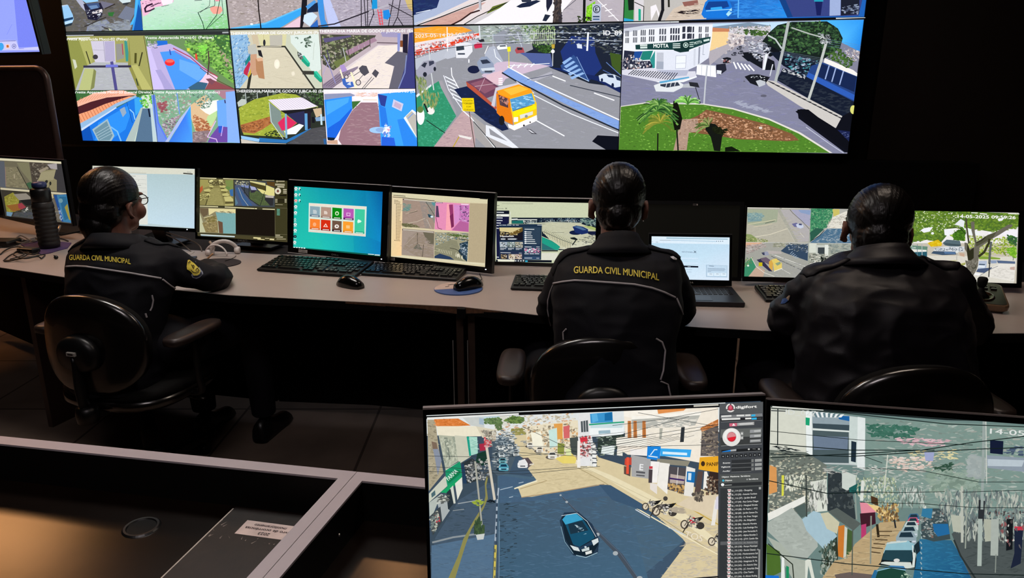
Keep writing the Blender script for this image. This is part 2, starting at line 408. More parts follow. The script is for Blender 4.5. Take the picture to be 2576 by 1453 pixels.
    d.P('#a9b8b4',1290,985,1310,980,1270,1150,1230,1290,1150,1290,1220,1140)
    d.P('#54708c',1305,990,1385,990,1400,1298,1240,1292,1270,1150);d.P('#b8ccd0',1375,980,1402,985,1442,1300,1400,1300)
    d.P('#141c30',1352,990,1366,992,1380,1068,1366,1068);d.S('#3c8c3c #68c040 #88d858',50,22,18,1255,870,1400,870,1400,985,1310,975)
    # yard behind
    d.P('#7aa888',1402,826,2150,816,2205,1305,1442,1300)
    d.P('#6c8cdc',1385,870,1412,866,1450,1120,1530,1280,1500,1300,1442,1300,1410,1080)
    d.S('#84a488 #a8c0a8 #9c8480 #c8c8d4 #70906c',300,24,16,1415,870,1760,850,1740,950,1650,1060,1530,1220,1450,1050)
    d.S('#a05a60 #8c4a58',40,30,18,1440,940,1520,930,1530,1030,1470,1020);d.S('#a08490 #5c5060 #c8b8c8',120,20,12,1480,1120,1650,1040,1600,1200,1530,1280)
    d.L('#5a7ae8',14,1412,870,1450,1120,1530,1275);d.L('#6a94d8',10,1620,850,1645,1040)
    d.P('#a8b8e4',1745,960,1760,990,1600,1200,1540,1300,1510,1300,1640,1090)
    d.G(['#3c78e8', '#3aa8f8', '#4a9cf0', '#3c78e0'],1690,1060,1745,970,1764,1300,1545,1300)
    d.P('#d8b890',1745,960,1880,860,1985,980,1985,1060,1930,1190,1790,1200,1750,1080)
    d.P('#f4efe6',1880,930,2000,910,1988,1010,1940,1060,1880,1030,1830,990)
    d.P('#b8d898',1900,1060,1985,1010,1985,1060,1935,1150,1880,1130)
    d.S('#a86844 #98543a #c08058',110,26,14,1755,1030,1800,1060,1900,1110,1930,1190,1800,1200)
    d.P('#8a7478',1764,1205,1905,1190,1930,1210,1890,1300,1764,1300);d.S('#6c6068 #a89498',40,26,12,1770,1210,1900,1200,1890,1295,1770,1295)
    d.S('#4a6858 #7c9c8c #a8c8c0',110,18,14,1760,860,1960,850,1960,920,1880,1010,1790,950)
    d.P('#a87c8c',1960,826,2150,816,2150,905,2040,900);d.P('#6ca4f0',1985,920,2070,905,2082,1290,2010,1150,1995,1150);d.P('#84acf0',2066,840,2160,830,2205,1305,2082,1300)
    d.P('#6c4aa0',1930,1240,2000,1150,2082,1160,2082,1300,1900,1300);d.P('#2c58c8',2000,1150,2040,1150,2040,1212,2002,1212)
    d.L('#d8b8e8',8,1975,1105,1900,1250,1980,1270,1990,1300);d.L('#c8b0f0',7,2040,1150,2025,1240);d.L('#3a2c50',10,2058,915,2062,940)
    # captions and frame lines
    d.P('#2a2e30',600,300,2100,288,2102,318,604,332);d.W('#b8bcc0',606,326,862,322,8,6);d.P('#a0a4a8',2035,292,2092,290,2093,303,2036,305)
    d.L('#1a2018',4,1318,330,1402,822,1444,1300);d.L('#2a3028',3,690,826,2160,816)
    d.T('#f4f4f4', 'Yvette Apparecida Mucci-02 (Patio)',608,368,1168,368,23,.012)
    d.T('#f4f4f4', 'Yvette Apparecida Mucci-01 (Parque)',1330,357,1955,352,24,.012)
    d.T('#f4f4f4', 'Yvette Apparecida Mucci-03 (Lateral Direita)',685,852,1388,852,23,.012)
    d.T('#f4f4f4', 'Yvette Apparecida Mucci-05 (Fundos)',1398,852,2012,852,24,.012)

def pic_w2(d):   # bottom row,second panel: four cameras of another school
    d.full('#2a2e2c');d.f(560,0,3.726)
    # hall
    d.P('#c9c4ae',70,285,908,275,942,828,120,828)
    d.P('#8cb4d8',75,330,230,320,275,520,260,700,160,828,120,828)
    d.S('#5c94cc #a8c8dc #4a7cb0 #c8d8e0 #6888a0',200,26,12,85,340,235,330,270,520,240,700,150,815,125,800,ang=-.8)
    d.P('#c8b89c',270,330,330,320,345,450,300,460);d.P('#d2cda0',325,320,600,320,595,430,360,440);d.L('#a8a070',3,385,325,385,430);d.L('#a8a480',3,480,322,482,430)
    d.P('#b8b4a8',440,330,560,325,560,425,445,432);d.P('#c4c8b4',600,320,635,318,860,700,940,828,850,828,590,430)
    d.P('#d4e0da',635,330,900,318,930,640,860,700,700,470,640,400)
    d.S('#2c3c30 #405848 #8a9c90',26,26,22,680,340,830,350,835,460,760,430);d.L('#a8b0a4',3,860,400,848,560)
    d.P('#cfc7b0',350,440,590,450,830,828,240,828,260,700)
    d.S('#d8d0b8 #c4bca4 #ccc4ac',120,90,7,360,460,580,460,800,820,300,820)
    d.E('#ece4d2',510,600,26,44);d.E('#f4ecd8',512,600,14,24);d.E('#e4dcc8',662,690,16,20)
    d.L('#33342e',15,330,436,585,436,860,828);d.L('#e4dcc8',6,360,438,550,434);d.L('#3a3a34',34,760,680,850,682)
    d.L('#2c2e28',26,240,828,262,690)
    d.P('#b8b8b0',235,430,310,410,330,500,300,520,240,500);d.P('#1f2028',330,470,360,470,380,540,340,520)
    d.P('#c4987c',262,510,320,505,330,700,290,710,255,660);d.P('#b0805c',310,550,375,545,395,740,340,730,315,660);d.P('#d8ac8c',315,545,375,540,380,570,330,575)
    d.P('#1f7c80',210,580,258,510,262,560,215,620);d.P('#b82c4c',200,660,250,570,262,600,232,712,198,690);d.P('#c8a838',232,712,262,640,268,690,242,730)
    for x,y in ((738,550),(856,695)): d.P('#1f9c7c',x,y - 25,x + 28,y - 30,x + 82,y + 40,x + 78,y + 72,x + 58,y + 76,x + 2,y + 20);d.P('#38c09c',x,y - 25,x + 28,y - 30,x + 82,y + 40,x + 60,y + 42)
    d.P('#4a5448',700,480,730,500,760,550,730,560,705,520);d.S('#2c3038 #c8ccd0',20,16,14,700,490,740,500,750,550,710,540);d.E('#2a2c34',392,400,12,30)
    # sunny yard
    d.P('#b8a8b0',908,275,1786,262,1810,828,938,828)
    d.P('#46463c',915,320,1440,330,1380,430,1180,560,1040,660,940,600)
    d.S('#2c3024 #5c6844 #889468 #38402c #a8a090',330,26,20,920,330,1430,340,1380,420,1180,540,1040,650,930,560)
    d.P('#a08094',1150,480,1420,350,1450,380,1180,520);d.P('#6a7444',1040,580,1180,520,1200,550,1070,640)
    d.P('#5a5278',940,360,1200,330,1210,345,960,400)
    d.P('#d8ccd0',1460,420,1700,440,1720,500,1600,828,940,828,945,790,1200,600)
    d.P('#e8dcd4',1460,430,1640,420,1700,460,1600,560,1590,828,1200,828,1100,700)
    d.S('#e8dcd8 #c8bcc4 #dcd0d4',120,50,5,1240,560,1480,440,1600,470,1560,800,1180,810)
    d.P('#8a7c90',940,790,1090,690,1270,620,1270,640,1030,828,940,828); [d.L('#5c4a60',4,950 + k * 22,800 + k * 4,1130 + k * 24,650 + k * 10) for k in range(5)]
    d.P('#62606e',1520,590,1640,480,1740,500,1720,620,1650,828,1560,828,1610,620)
    d.P('#3a3c78',1750,310,1786,300,1810,828,1650,828,1730,560);d.L('#7a86b8',10,1725,520,1710,680,1650,828)
    d.P('#8890c8',1640,310,1670,310,1660,480,1640,480);d.P('#1f1c30',1690,320,1740,320,1735,500,1690,490);d.P('#804828',1665,380,1690,380,1690,440,1665,440)
    d.P('#9c94b8',1480,300,1640,300,1640,350,1500,345);d.L('#50404c',8,1450,400,1640,405)
    d.P('#4c4a54',1278,640,1310,612,1350,618,1376,680,1330,712,1295,680);d.P('#4c4a54',1400,690,1430,648,1468,680,1440,730)
    for a in ((1320,700,1240,790),(1400,720,1310,828),(1420,730,1330,828),(1290,670,1230,710)): d.L('#5c5a64',6,*a)
    d.E('#2c2c34',1162,720,20,20);d.E('#cfc4c8',1162,720,14,14);d.E('#2c2c34',1273,773,26,28);d.E('#d4c8c8',1273,773,19,21)
    d.P('#a890c8',1100,610,1140,605,1170,660,1120,680);d.L('#f0e8c8',13,1105,655,1125,720,1140,760);d.L('#f0e8c0',15,1205,680,1230,740,1252,820)
    d.P('#3c64b8',1120,740,1150,730,1160,770,1220,765,1235,810,1170,828,1130,790);d.P('#c8d4e8',1165,790,1200,765,1205,800)
    for k in range(8): d.L('#b8b4bc',3,1000 + k * 55,500 - k * 14,1004 + k * 55,560 - k * 20)
    d.L('#4a4460',9,980,470,1010,590);d.L('#d8dce4',5,1130,450,1160,580);d.L('#4a4440',6,1380,340,1385,440);d.L('#40383c',7,1160,380,1190,540)
    d.L('#8c88b8',9,950,520,1010,640,1060,780);d.L('#a8a0c8',5,940,700,1000,560)
    # lawn shelter
    d.P('#2a3028',122,840,948,838,978,1352,175,1340)
    d.S('#3a4438 #5c6858 #8a9488 #1c201c',150,30,18,140,870,900,850,930,960,700,930,240,960)
    d.P('#b8c0b8',140,960,180,925,225,930,225,980,150,1000)
    for x in (215,325,425): d.L('#a8b0b0',8,x,870,x + 10,960)
    d.P('#9ca83c',155,1010,300,930,560,872,690,885,900,1000,640,1200,590,1285,200,1262,170,1180)
    d.S('#a8b444 #8c9c34 #b8c458 #7c8c30',380,26,12,160,1020,300,940,560,880,680,900,800,980,600,1200,580,1270,300,1250,180,1150)
    d.P('#a8683c',170,1170,450,1090,470,1150,380,1210,300,1250,190,1240);d.S('#8c5030 #c08050 #6c4028',120,22,10,175,1175,440,1100,460,1150,300,1240,190,1235)
    d.S('#2c3c24 #1c281c',60,22,10,390,1250,500,1220,560,1290,420,1300)
    d.P('#e8e0ec',430,935,740,912,895,995,770,1022,545,1035); [d.L('#b0a8bc',3,440 + k * 24,934 - k * 1.6,560 + k * 25,1034 - k * 3) for k in range(14)]
    d.P('#1c1c20',545,1035,780,1022,895,1000,830,1060,600,1070);d.P('#7c8c88',440,960,545,1040,590,1290,540,1240,450,1140)
    d.P('#d42c5c',520,1150,600,1080,700,1150,640,1200,560,1225);d.P('#e8f0f0',580,1230,720,1160,770,1170,690,1255,600,1260);d.P('#2a2c50',600,1070,770,1040,780,1180,700,1150)
    d.P('#241c28',780,1040,830,1050,830,1200,770,1220);d.L('#78a8c8',18,595,1070,602,1290);d.L('#5c98c8',26,785,1070,788,1210);d.L('#c8d4d8',6,440,960,460,1140,570,1300)
    d.P('#2c70b0',345,1290,600,1310,830,1200,832,1225,600,1340,350,1330);d.P('#90c0e8',175,1270,350,1300,345,1330,180,1300)
    d.P('#c8c0b4',175,1300,350,1335,600,1345,600,1360,180,1345);d.P('#4c4c50',830,1205,975,1180,978,1352,600,1350);d.S('#3c3c44 #5c5c60',60,50,8,700,1290,970,1200,972,1345,640,1345)
    d.P('#7c9cc0',870,1100,960,1090,965,1130,880,1135);d.P('#c8b090',850,1020,930,1010,935,1080,880,1100);d.P('#14141c',838,1095,865,1095,868,1150,842,1150);d.P('#b8d4e0',918,1070,935,1070,940,1170,922,1170)
    d.S('#1c2418 #38502c #507040',80,24,18,780,860,945,850,948,980,860,970)
    # blue passage
    d.P('#efe2e8',948,838,1815,832,1838,1368,978,1352)
    d.P('#8a90b0',955,880,1200,872,1255,895,1210,905,960,935)
    d.P('#2f8cf4',955,935,1215,900,1218,1020,1110,1200,1060,1290,985,1285);d.P('#1c62d8',985,1285,990,1200,1100,1130,1215,1010,1218,1030,1110,1210,1062,1295);d.P('#48a4ff',975,950,1190,912,1180,960,980,1080)
    d.P('#94707c',1300,960,1452,960,1480,1100,1500,1365,1120,1355,1090,1310,1110,1215,1218,1035)
    d.S('#a08088 #84606c #b09098',130,60,8,1300,970,1450,970,1490,1350,1130,1345,1220,1040)
    d.P('#3c6c34',1215,950,1300,945,1220,1030);d.P('#ffffff',1215,912,1455,905,1455,945,1300,945);d.L('#d0a888',5,1320,935,1450,936)
    d.S('#e4b8a8 #f4e8e0 #d8a890',40,40,8,1250,868,1460,865,1460,900,1250,905)
    d.P('#3a9cf8',1458,880,1815,850,1838,1368,1490,1365,1475,1150);d.P('#2c3c90',1458,880,1545,900,1525,1000,1485,985);d.P('#2878e0',1470,980,1530,1010,1560,1200,1490,1180)
    d.P('#c8c8e4',1605,930,1698,972,1680,1042,1590,1000);d.P('#c0a8c4',1620,950,1680,982,1668,1025,1606,992);d.P('#e8ecf0',1780,1025,1815,1050,1822,1290,1700,1105)
    d.P('#b8b4ac',1720,1090,1775,1040,1816,1080,1822,1280);d.L('#3088f0',5,1740,1110,1790,1060);d.P('#2c84e8',1640,1120,1700,1110,1830,1330,1838,1368,1700,1365)
    d.E('#9cc4f0',1460,1218,82,30);d.E('#88a8d8',1480,1216,42,20);d.P('#f0f4ff',1520,1190,1585,1180,1560,1250,1500,1250);d.P('#e0a8c0',1540,1205,1575,1208,1560,1235)
    d.S('#f0f4ff #b8d0f8 #3c6cd0',24,24,34,1500,1140,1560,1130,1620,1350,1530,1360);d.P('#2860d8',1495,1280,1610,1290,1625,1366,1492,1365);d.P('#0c1c30',985,1285,1062,1290,1045,1318,990,1312);d.P('#c8a088',985,1318,1080,1310,1085,1352,985,1345)
    d.P('#2c5c94',948,1300,978,1300,980,1352,955,1350)
    d.L('#141a18',4,908,275,942,828,980,1352);d.L('#1c2020',3,120,829,1812,829)
    d.T('#f6f6f6', 'THERESINHA MARIA DE GODOY JURCA-06 (Pa',78,327,906,315,25,.014)
    d.T('#f6f6f6', 'THERESINHA MARIA DE GODOY JURCA-01 (En',908,306,1786,302,28,.014)
    d.T('#f6f6f6', 'THERESINHA MARIA DE GODOY JURCA-02 (En',130,866,950,866,26,.014)
    d.T('#f6f6f6', 'THERESINHA MARIA DE GODOY JURCA-03 (La',948,866,1812,866,26,.014)

def truck_scene(d):
    """junction with the orange lorry,drawn in the frame of the wall panel crop"""
    d.P('#8f9098',20,225,1960,205,1930,1370,60,1350)
    d.S('#989aa4 #84868e #a0a0aa #8c8c98',500,70,9,250,420,1200,380,1900,900,1890,1340,600,1330)
    # distance
    d.P('#9aa4a0',540,235,1360,222,1350,400,700,400);d.S('#c8d0d4 #5a6058 #8ca084 #e0e4e8 #3c4440 #7890a0',360,34,7,620,240,1350,225,1340,400,720,390)
    d.P('#8c909c',760,330,900,250,1010,250,1050,440,1000,560,780,560,800,420)
    d.S('#d8dce0 #4c545c #6c7c5c',120,40,7,870,250,1020,250,1040,400,880,400)
    d.P('#f09c28',36,262,250,240,480,245,575,280,400,330,42,392);d.S('#f8b850 #d87c18 #f4a838',90,60,8,40,270,460,250,560,280,400,325,50,385)
    d.P('#e8d8d8',42,392,400,330,640,300,650,340,420,400,45,470);d.P('#d83c20',45,460,330,400,640,300,640,322,340,440,48,510)
    d.S('#f0f0f0 #503838 #c8b8c0 #c84830 #b8c4d8',200,18,16,48,420,600,310,640,350,330,440,50,560)
    d.P('#b4b8c4',48,540,420,420,600,360,660,380,420,500,60,640);d.L('#f0f0f4',8,345,250,350,530)
    # trees at right top
    d.P('#182030',1120,400,1200,240,1950,212,1935,800,1640,760,1290,620,1060,480,1130,450)
    d.S('#38583c #5c8048 #2c4430 #88a868 #b0c890',240,20,14,1020,240,1330,235,1330,420,1290,480,1160,430)
    for k in range(13): d.L('#c8ccb8',6,1110 + k * 18,270 + (k % 3) * 10,1114 + k * 18,400)
    d.S('#2c4a20 #3c6428 #1c3018',90,24,16,1130,410,1290,420,1290,490,1180,470)
    d.P('#1c3070',1380,470,1480,330,1690,340,1700,480,1760,620,1640,740,1420,620);d.P('#142458',1290,620,1390,620,1700,730,1930,850,1930,800,1750,700)
    d.S('#101418 #20281c #c8d0d8 #38402c #7888a0 #0c0c10',320,30,10,1340,240,1945,220,1940,560,1880,560,1720,440,1360,380)
    d.P('#3c5420',1830,480,1935,500,1930,690,1850,600);d.P('#4c5c94',1000,480,1290,490,1310,610,1160,612,1070,520)
    d.P('#2c4a84',1380,600,1500,500,1520,520,1640,740,1400,640)
    for k in range(5): d.P('#8cb0e0',1395 + k * 18,570 + k * 34,1470 + k * 28,520 + k * 35,1490 + k * 28,532 + k * 35,1415 + k * 18,590 + k * 34)
    d.L('#b8d0f0',6,1410,630,1640,742);d.L('#7c9ccc',6,1530,520,1640,742);d.L('#5c78b0',7,1800,570,1932,690);d.L('#4c68a8',6,1770,640,1930,720)
    # kerbs,islands and lane marks
    d.P('#aab0c0',690,500,730,430,780,420,860,560,770,600,700,560);d.P('#c9b4c8',800,570,900,560,1160,585,1290,600,880,720,840,780,700,720,660,690)
    d.P('#d8b8c4',700,690,850,640,840,780,720,760);d.L('#f0f0f4',7,720,420,690,490);d.L('#e8ecf4',7,775,450,790,520,840,562);d.L('#e8ecf4',6,915,600,1280,580)
    for k in range(4): d.L('#f0f4ff',9,930 + k * 60,620 - k * 4,960 + k * 60,590 - k * 3)
    for k in range(4): d.L('#f4f4ff',10,818,720 + k * 18,850,716 + k * 18)
    d.P('#7c9cd8',850,665,910,620,1110,730,1440,900,1930,1110,1925,1190,1450,960,1120,800,980,740);d.S('#8cacdc #6c8ccc',120,60,10,900,640,1440,920,1920,1120,1910,1170,1100,770)
    d.L('#f0f4ff',10,900,610,1110,725,1450,880,1930,1100);d.L('#1c2430',13,850,665,980,742,1130,815,1400,960,1920,1190);d.L('#e8ecf4',8,1140,870,1480,1040,1915,1215);d.L('#e0e4ec',6,980,745,1140,850)
    d.P('#a8a8b4',1100,730,1300,650,1310,680,1140,745);d.L('#384058',5,1080,725,1310,680);d.L('#202838',7,1470,780,1925,885)
    for a in ((1310,695,1425,740),(1690,850,1870,915),(1160,1100,1415,1240),(545,545,545,570)): d.L('#eef0f6',10,*a)
    for k in range(6): d.L('#e8ecf8',10,330 + k * 14,700 + k * 38,420 + k * 18,745 + k * 40)
    d.L('#f0f0f8',8,385,620,390,690,470,840,520,930);d.L('#e8e8f4',7,315,690,360,820,480,990)
    d.P('#9c98a0',270,740,300,735,430,1020,420,1060,320,900)
    # green corner
    d.P('#2f8c68',60,900,170,800,270,740,290,800,430,1060,220,1345,80,1345);d.S('#3a9c78 #288058 #48a884',240,26,10,80,950,260,760,420,1050,230,1335,85,1335)
    d.L('#1c2c28',7,160,1100,350,1230,560,1350);d.P('#d8e0e4',62,870,200,770,205,785,70,890)
    d.E('#e8ecec',105,1060,36,80);d.E('#5c7c40',102,1000,28,30);d.E('#e8e4e0',198,1010,36,36)
    d.S('#6c8448 #8ca058 #a8a878 #50683c',180,9,46,60,700,150,700,180,860,280,850,240,990,120,950);d.L('#c8ccd0',10,180,430,195,620,225,820);d.L('#181c20',14,140,950,170,1020)
    d.P('#b89ca0',490,1010,560,1040,610,1140,600,1345,220,1345,300,1250);d.S('#c4a8a8 #a88c94',100,40,8,490,1030,560,1060,590,1330,250,1335)
    d.P('#a09c9c',570,1050,700,1150,960,1345,700,1345,600,1250);d.L('#e8ecf0',9,480,1000,570,1080,780,1345);d.L('#3c3c40',8,590,1110,790,1345)
    d.P('#dfe2ea',700,1140,780,1160,1000,1350,940,1350,700,1240);d.P('#8f9098',730,1170,900,1290,740,1230);d.L('#b89c30',9,455,1250,400,1345);d.P('#e0dcd8',450,1230,575,1255,560,1275,460,1250)
    # lorry
    d.P('#142044',410,815,560,780,760,960,830,1060,910,1180,850,1195,700,1110,560,1000);d.S('#1c2c58 #0c1430',60,50,14,480,830,600,860,880,1170,700,1100)
    d.P('#684058',520,745,690,705,830,800,800,860,700,900,600,820);d.P('#885468',560,762,690,722,800,800,690,855);d.P('#b0503c',520,745,600,800,800,980,790,1000,530,790)
    d.L('#c8b0b8',4,600,790,800,760);d.L('#c8a8b8',4,690,715,640,830);d.P('#c8c4d0',790,800,1000,755,1020,770,800,835,780,980,750,960)
    d.P('#f09a1c',800,830,1000,770,1110,810,1130,850,920,900,820,870);d.P('#f8b83c',860,820,1010,785,1090,815,930,870);d.P('#e07814',795,850,920,900,950,1140,880,1110,800,1030)
    d.P('#f4c020',920,900,1130,845,1165,950,1165,1050,960,1140,930,1010);d.P('#4c94c8',920,905,1120,850,1148,945,945,1018);d.S('#70b0dc #a8d4ec #3c7cb0',60,40,12,930,910,1115,860,1140,940,950,1005)
    d.P('#f2e010',945,1020,1150,950,1165,990,955,1075);d.P('#d8d8d0',1010,1050,1130,1015,1130,1045,1015,1085);d.P('#f4f0e8',955,1070,995,1068,995,1110,955,1115)
    d.P('#f8f0ec',900,1130,950,1145,1165,1050,1170,1090,1150,1110,960,1190,910,1165);d.P('#503840',815,865,900,900,905,985,830,960);d.S('#c88878 #283040',20,20,20,825,880,900,905,900,970,840,955)
    d.E('#18181c',845,1100,26,44);d.E('#303038',1048,1145,9,9);d.E('#303038',1105,1115,7,7);d.E('#8c8c88',1070,1062,14,14);d.L('#303438',4,950,1010,1125,960)
    # vehicles
    d.E('#141c3c',590,635,56,36);d.P('#8c98b0',620,570,660,520,710,515,770,580,785,650,740,672,660,672,632,620);d.P('#2c3448',650,550,710,542,748,575,670,585);d.P('#c8d0dc',655,625,780,615,782,640,665,650);d.R('#3c4454',690,645,760,662)
    d.P('#9c9cac',65,650,130,560,210,545,245,570,248,640,150,700,75,700);d.P('#2c3040',110,600,140,570,165,575,145,620);d.P('#383c50',180,560,225,555,230,580,185,605);d.E('#202430',145,680,18,22);d.E('#202430',235,630,12,20)
    d.P('#dfe0e6',420,400,520,385,575,400,580,470,530,530,430,530);d.P('#303c48',430,425,500,418,505,455,432,465);d.P('#b8bcc8',310,520,345,470,420,450,425,520,350,540);d.R('#404858',445,485,510,500)
    d.P('#c8284c',590,410,625,388,665,395,668,435,600,445);d.P('#20242c',630,365,680,355,690,380,645,385);d.P('#e8ecf0',800,430,830,408,890,410,900,445,810,455);d.P('#4c5460',825,415,880,412,885,425,830,428)
    d.P('#a84850',965,460,985,430,1040,435,1055,480,980,490);d.P('#2c2430',985,435,1030,436,1035,455,990,458)
    d.P('#c8d4e4',1730,690,1780,672,1870,680,1930,710,1932,790,1880,800,1790,750,1740,740);d.P('#203050',1800,680,1860,685,1870,712,1820,705);d.P('#203050',1880,690,1930,712,1930,740,1895,730);d.E('#142040',1858,778,12,20);d.E('#142040',1760,730,10,16)
    d.P('#d0d8e8',1530,405,1575,405,1580,445,1535,440);d.P('#080c18',1670,1290,1720,1235,1915,1245,1912,1368,1800,1368)
    d.P('#404048',1070,1175,1110,1180,1170,1225,1120,1222);d.P('#c8c8d0',1080,1182,1105,1185,1150,1218,1120,1212)
    # posts,signs,wires
    d.L('#e0d428',6,910,470,912,620);d.P('#e8e020',895,430,925,426,928,470,898,472);d.L('#c8ccd0',7,1312,450,1310,600);d.E('#e8e8f0',1312,470,17,17);d.P('#b89c38',1300,405,1330,405,1328,442,1302,442)
    d.L('#b8bcc8',6,765,310,768,430);d.L('#d0d4dc',12,640,235,648,360);d.L('#e8ecf4',16,1634,300,1625,460)
    for a in ((50,470,640,395,1350,360,1950,375),(40,300,640,330,1350,300,1950,305),(40,420,500,300),(990,300,1030,430)): d.L('#c8d0e0',4,*a)
    d.L('#20242c',4,40,480,640,405,1300,372)
    d.P('#e8cc10',480,895,590,895,602,1020,490,1012);d.L('#1c1c18',3,482,940,592,942)
    for i,t in enumerate(('CICLISTA', 'CRUZE', 'COM', 'CUIDADO')): d.T('#2c2808',t,494 + i * 3 + (12 if i in (1,) else 22 if i == 2 else 0),925 + i * 28,580 + i * 3 - (12 if i == 1 else 22 if i == 2 else 0),926 + i * 28,16)
    d.L('#3c3428',6,550,1020,600,1345)

def pic_w3(d):
    d.full('#8f9098');d.f(1030,0,3.632); truck_scene(d)
    d.P('#14181c',10,215,1955,198,1955,212,10,245)
    d.T('#e8e8ec', '2025-05-14 09:50:26',55,345,550,330,34,.0);d.T('#f4f4f8', 'ID_89',1775,322,1940,322,44,.02)

def pic_w4(d):
    d.full('#7c7c90');d.f(1540,0,3.632)
    d.P('#7d7e96',60,640,400,700,1000,560,1200,420,1500,500,2240,880,2140,1400,60,1400)
    d.S('#84869c #74768c #8c8ca4 #7878a0',420,90,10,90,700,760,690,1100,560,1700,980,2100,1380,1500,1100,900,960,90,960)
    # skyline
    d.P('#b8d4f0',900,215,2290,180,2290,320,900,300);d.G(['#4cb0f0', '#2c90e8', '#1c80dc', '#50b4f0'],1900,185,2300,180,2260,470,2080,380)
    d.P('#788ca0',920,245,1250,205,1450,235,1450,260,920,280);d.P('#c8c4cc',1060,260,1450,240,1440,340,1060,330)
    d.S('#e8e4e8 #a8a0a8 #806c68 #c8c8d0 #5c7058',260,18,10,1060,245,1450,230,1440,340,1240,330,1060,300);d.S('#2c4828 #48682c',60,26,18,1210,270,1430,290,1380,330,1220,310)
    # street up the hill
    d.P('#8c8c9c',1200,330,1400,330,1450,500,1460,560,1150,560,1020,600,900,560,1080,430)
    d.S('#d8d4d8 #4c4c58 #989098',120,22,10,1150,340,1420,340,1440,430,1180,440)
    # yellow house and row
    d.P('#e8c890',915,285,1060,285,1080,400,1050,440,880,470,900,360);d.P('#c07c58',915,252,1070,262,1070,290,915,290);d.P('#d8ccc8',1060,300,1210,320,1200,400,1080,440,900,560,880,470,1060,400)
    d.S('#e8e4e4 #58505c #a89ca0 #b8b0b4',150,22,20,1060,310,1210,330,1180,400,900,570,885,480,1050,410);d.P('#aaa4ac',880,470,1060,400,1080,440,890,600)
    # corner shop
    d.P('#e4e6ec',105,300,300,245,620,222,920,214,910,350,880,530,780,600,690,640,540,655,370,640,95,560);d.P('#c4c8d4',105,262,300,232,700,215,920,214,920,225,620,235,300,262,105,305)
    for k,x in enumerate((130,200,270,345,440,540,650,700,800,860)):
        y = 300 - (x - 130) * .06 if x < 640 else 262; sl = -.12; n = (3,3,3,3,3,4,2,3,2,3)[k]; ww = (8,9,11,12,15,15,28,14,10,7)[k]
        for j in range(n):
            for q in range(2):
                if x + j * ww * 1.6 > 900: continue
                d.R('#2c3040' if x > 520 else '#50545e',x - 8 + j * ww * 1.55,y - 18 + q * 64,x - 8 + j * ww * 1.55 + ww,y + 34 + q * 60,sl,-.04)
    d.P('#173c3c',212,410,560,385,640,375,900,335,892,385,700,455,560,455,215,452);d.P('#0f2c2c',560,455,640,380,720,378,700,470,640,486,580,475)
    d.T('#ecf4f0', 'MOTTA',378,436,514,434,36,.03);d.T('#c8dcd4', 'MOTTA',752,408,822,392,26,.02);d.W('#d8e4e0',258,415,320,412,12,2);d.W('#c8d8d4',262,435,318,433,18,2)
    for k in range(3): d.W('#d8e4e0',556,402 + k * 17,622,400 + k * 17,8,3)
    d.E('#c8dcd4',672,412,24,24);d.E('#1c4040',672,412,18,18);d.E('#c8dcd4',672,412,10,10); [d.W('#b8ccc4',708,390 + k * 18,742,386 + k * 18,8,2) for k in range(3)];d.W('#c8d8d4',840,372,885,362,18,2)
    d.P('#1c4890',205,470,280,468,245,552,188,545);d.P('#1f7c70',280,468,375,462,345,545,250,552);d.P('#2c8c88',345,545,392,462,390,620,368,625);d.P('#24283c',110,460,205,470,188,545,230,560,345,556,368,600,360,640,95,640)
    d.S('#e8ecf0 #30384c #8c90a0 #c8a8a0',100,16,22,105,500,180,500,350,580,350,625,100,640);d.P('#d8dce8',400,460,560,460,620,480,700,470,890,390,880,530,780,600,690,640,540,655,400,640)
    d.P('#b8bcc8',408,480,470,480,468,634,402,630);d.P('#9ca4b4',408,560,470,564,468,634,402,630);d.P('#e4e8f0',582,510,676,505,670,622,578,628);d.L('#a8acc0',4,582,510,676,505,670,622,578,628,582,510);d.L('#a8acc0',3,580,580,672,575)
    d.P('#c8ccd8',745,450,765,440,758,600,742,600);d.P('#8c90a0',790,430,805,425,798,580,784,585);d.L('#8890a0',4,835,400,828,500,845,498)
    # striped pavement
    d.P('#d0d0dc',90,640,360,620,540,655,760,650,770,700,640,740,400,745,90,680);d.P('#b0b4c8',400,640,700,640,680,690,540,700)
    for k in range(19): d.L('#30303c',7,200 + k * 22,640 + k * 1.5,150 + k * 22,678 + k * 3)
    d.P('#e8ecf4',400,745,640,735,770,695,775,705,650,750,420,752)
    # crossing and parked cars
    for k in range(5): d.L('#f0f0f4',13,1110 + k * 34,570 + k * 6,1135 + k * 40,625 + k * 5)
    d.P('#14161e',1010,530,1050,522,1085,530,1082,575,1012,578);d.S('#c8c8d0 #803030',12,22,10,1005,545,1080,545,1080,575,1005,575);d.P('#202230',950,590,1035,580,1045,640,985,685,950,665);d.P('#d8dce4',955,640,1000,645,995,680,955,672)
    d.P('#eceef4',775,590,945,600,950,705,905,700,768,680);d.L('#a0a4b0',3,820,595,815,690);d.L('#a0a4b0',3,900,600,895,695)
    for x,y in ((1170,435),(1180,475),(1120,490)): car(d,x,y,42, '#686878', '#181c28')
    d.P('#10141c',1190,480,1300,470,1480,560,1490,640,1390,640,1220,540);d.P('#0c1018',1380,380,1560,340,1530,480,1440,520,1380,470);d.P('#10141e',1180,510,1250,500,1300,560,1240,560)
    d.P('#b8b4c0',1380,480,1430,490,1390,640,1370,640);d.S('#c8ccd8 #303848 #6c7488 #e0e0e8',130,30,12,1240,390,1440,390,1450,480,1350,560,1250,480)
    # big trees
    d.P('#14201c',1370,380,1430,300,1510,230,1640,200,1960,195,2060,260,2105,350,2080,440,1960,520,1900,560,1560,480,1450,420)
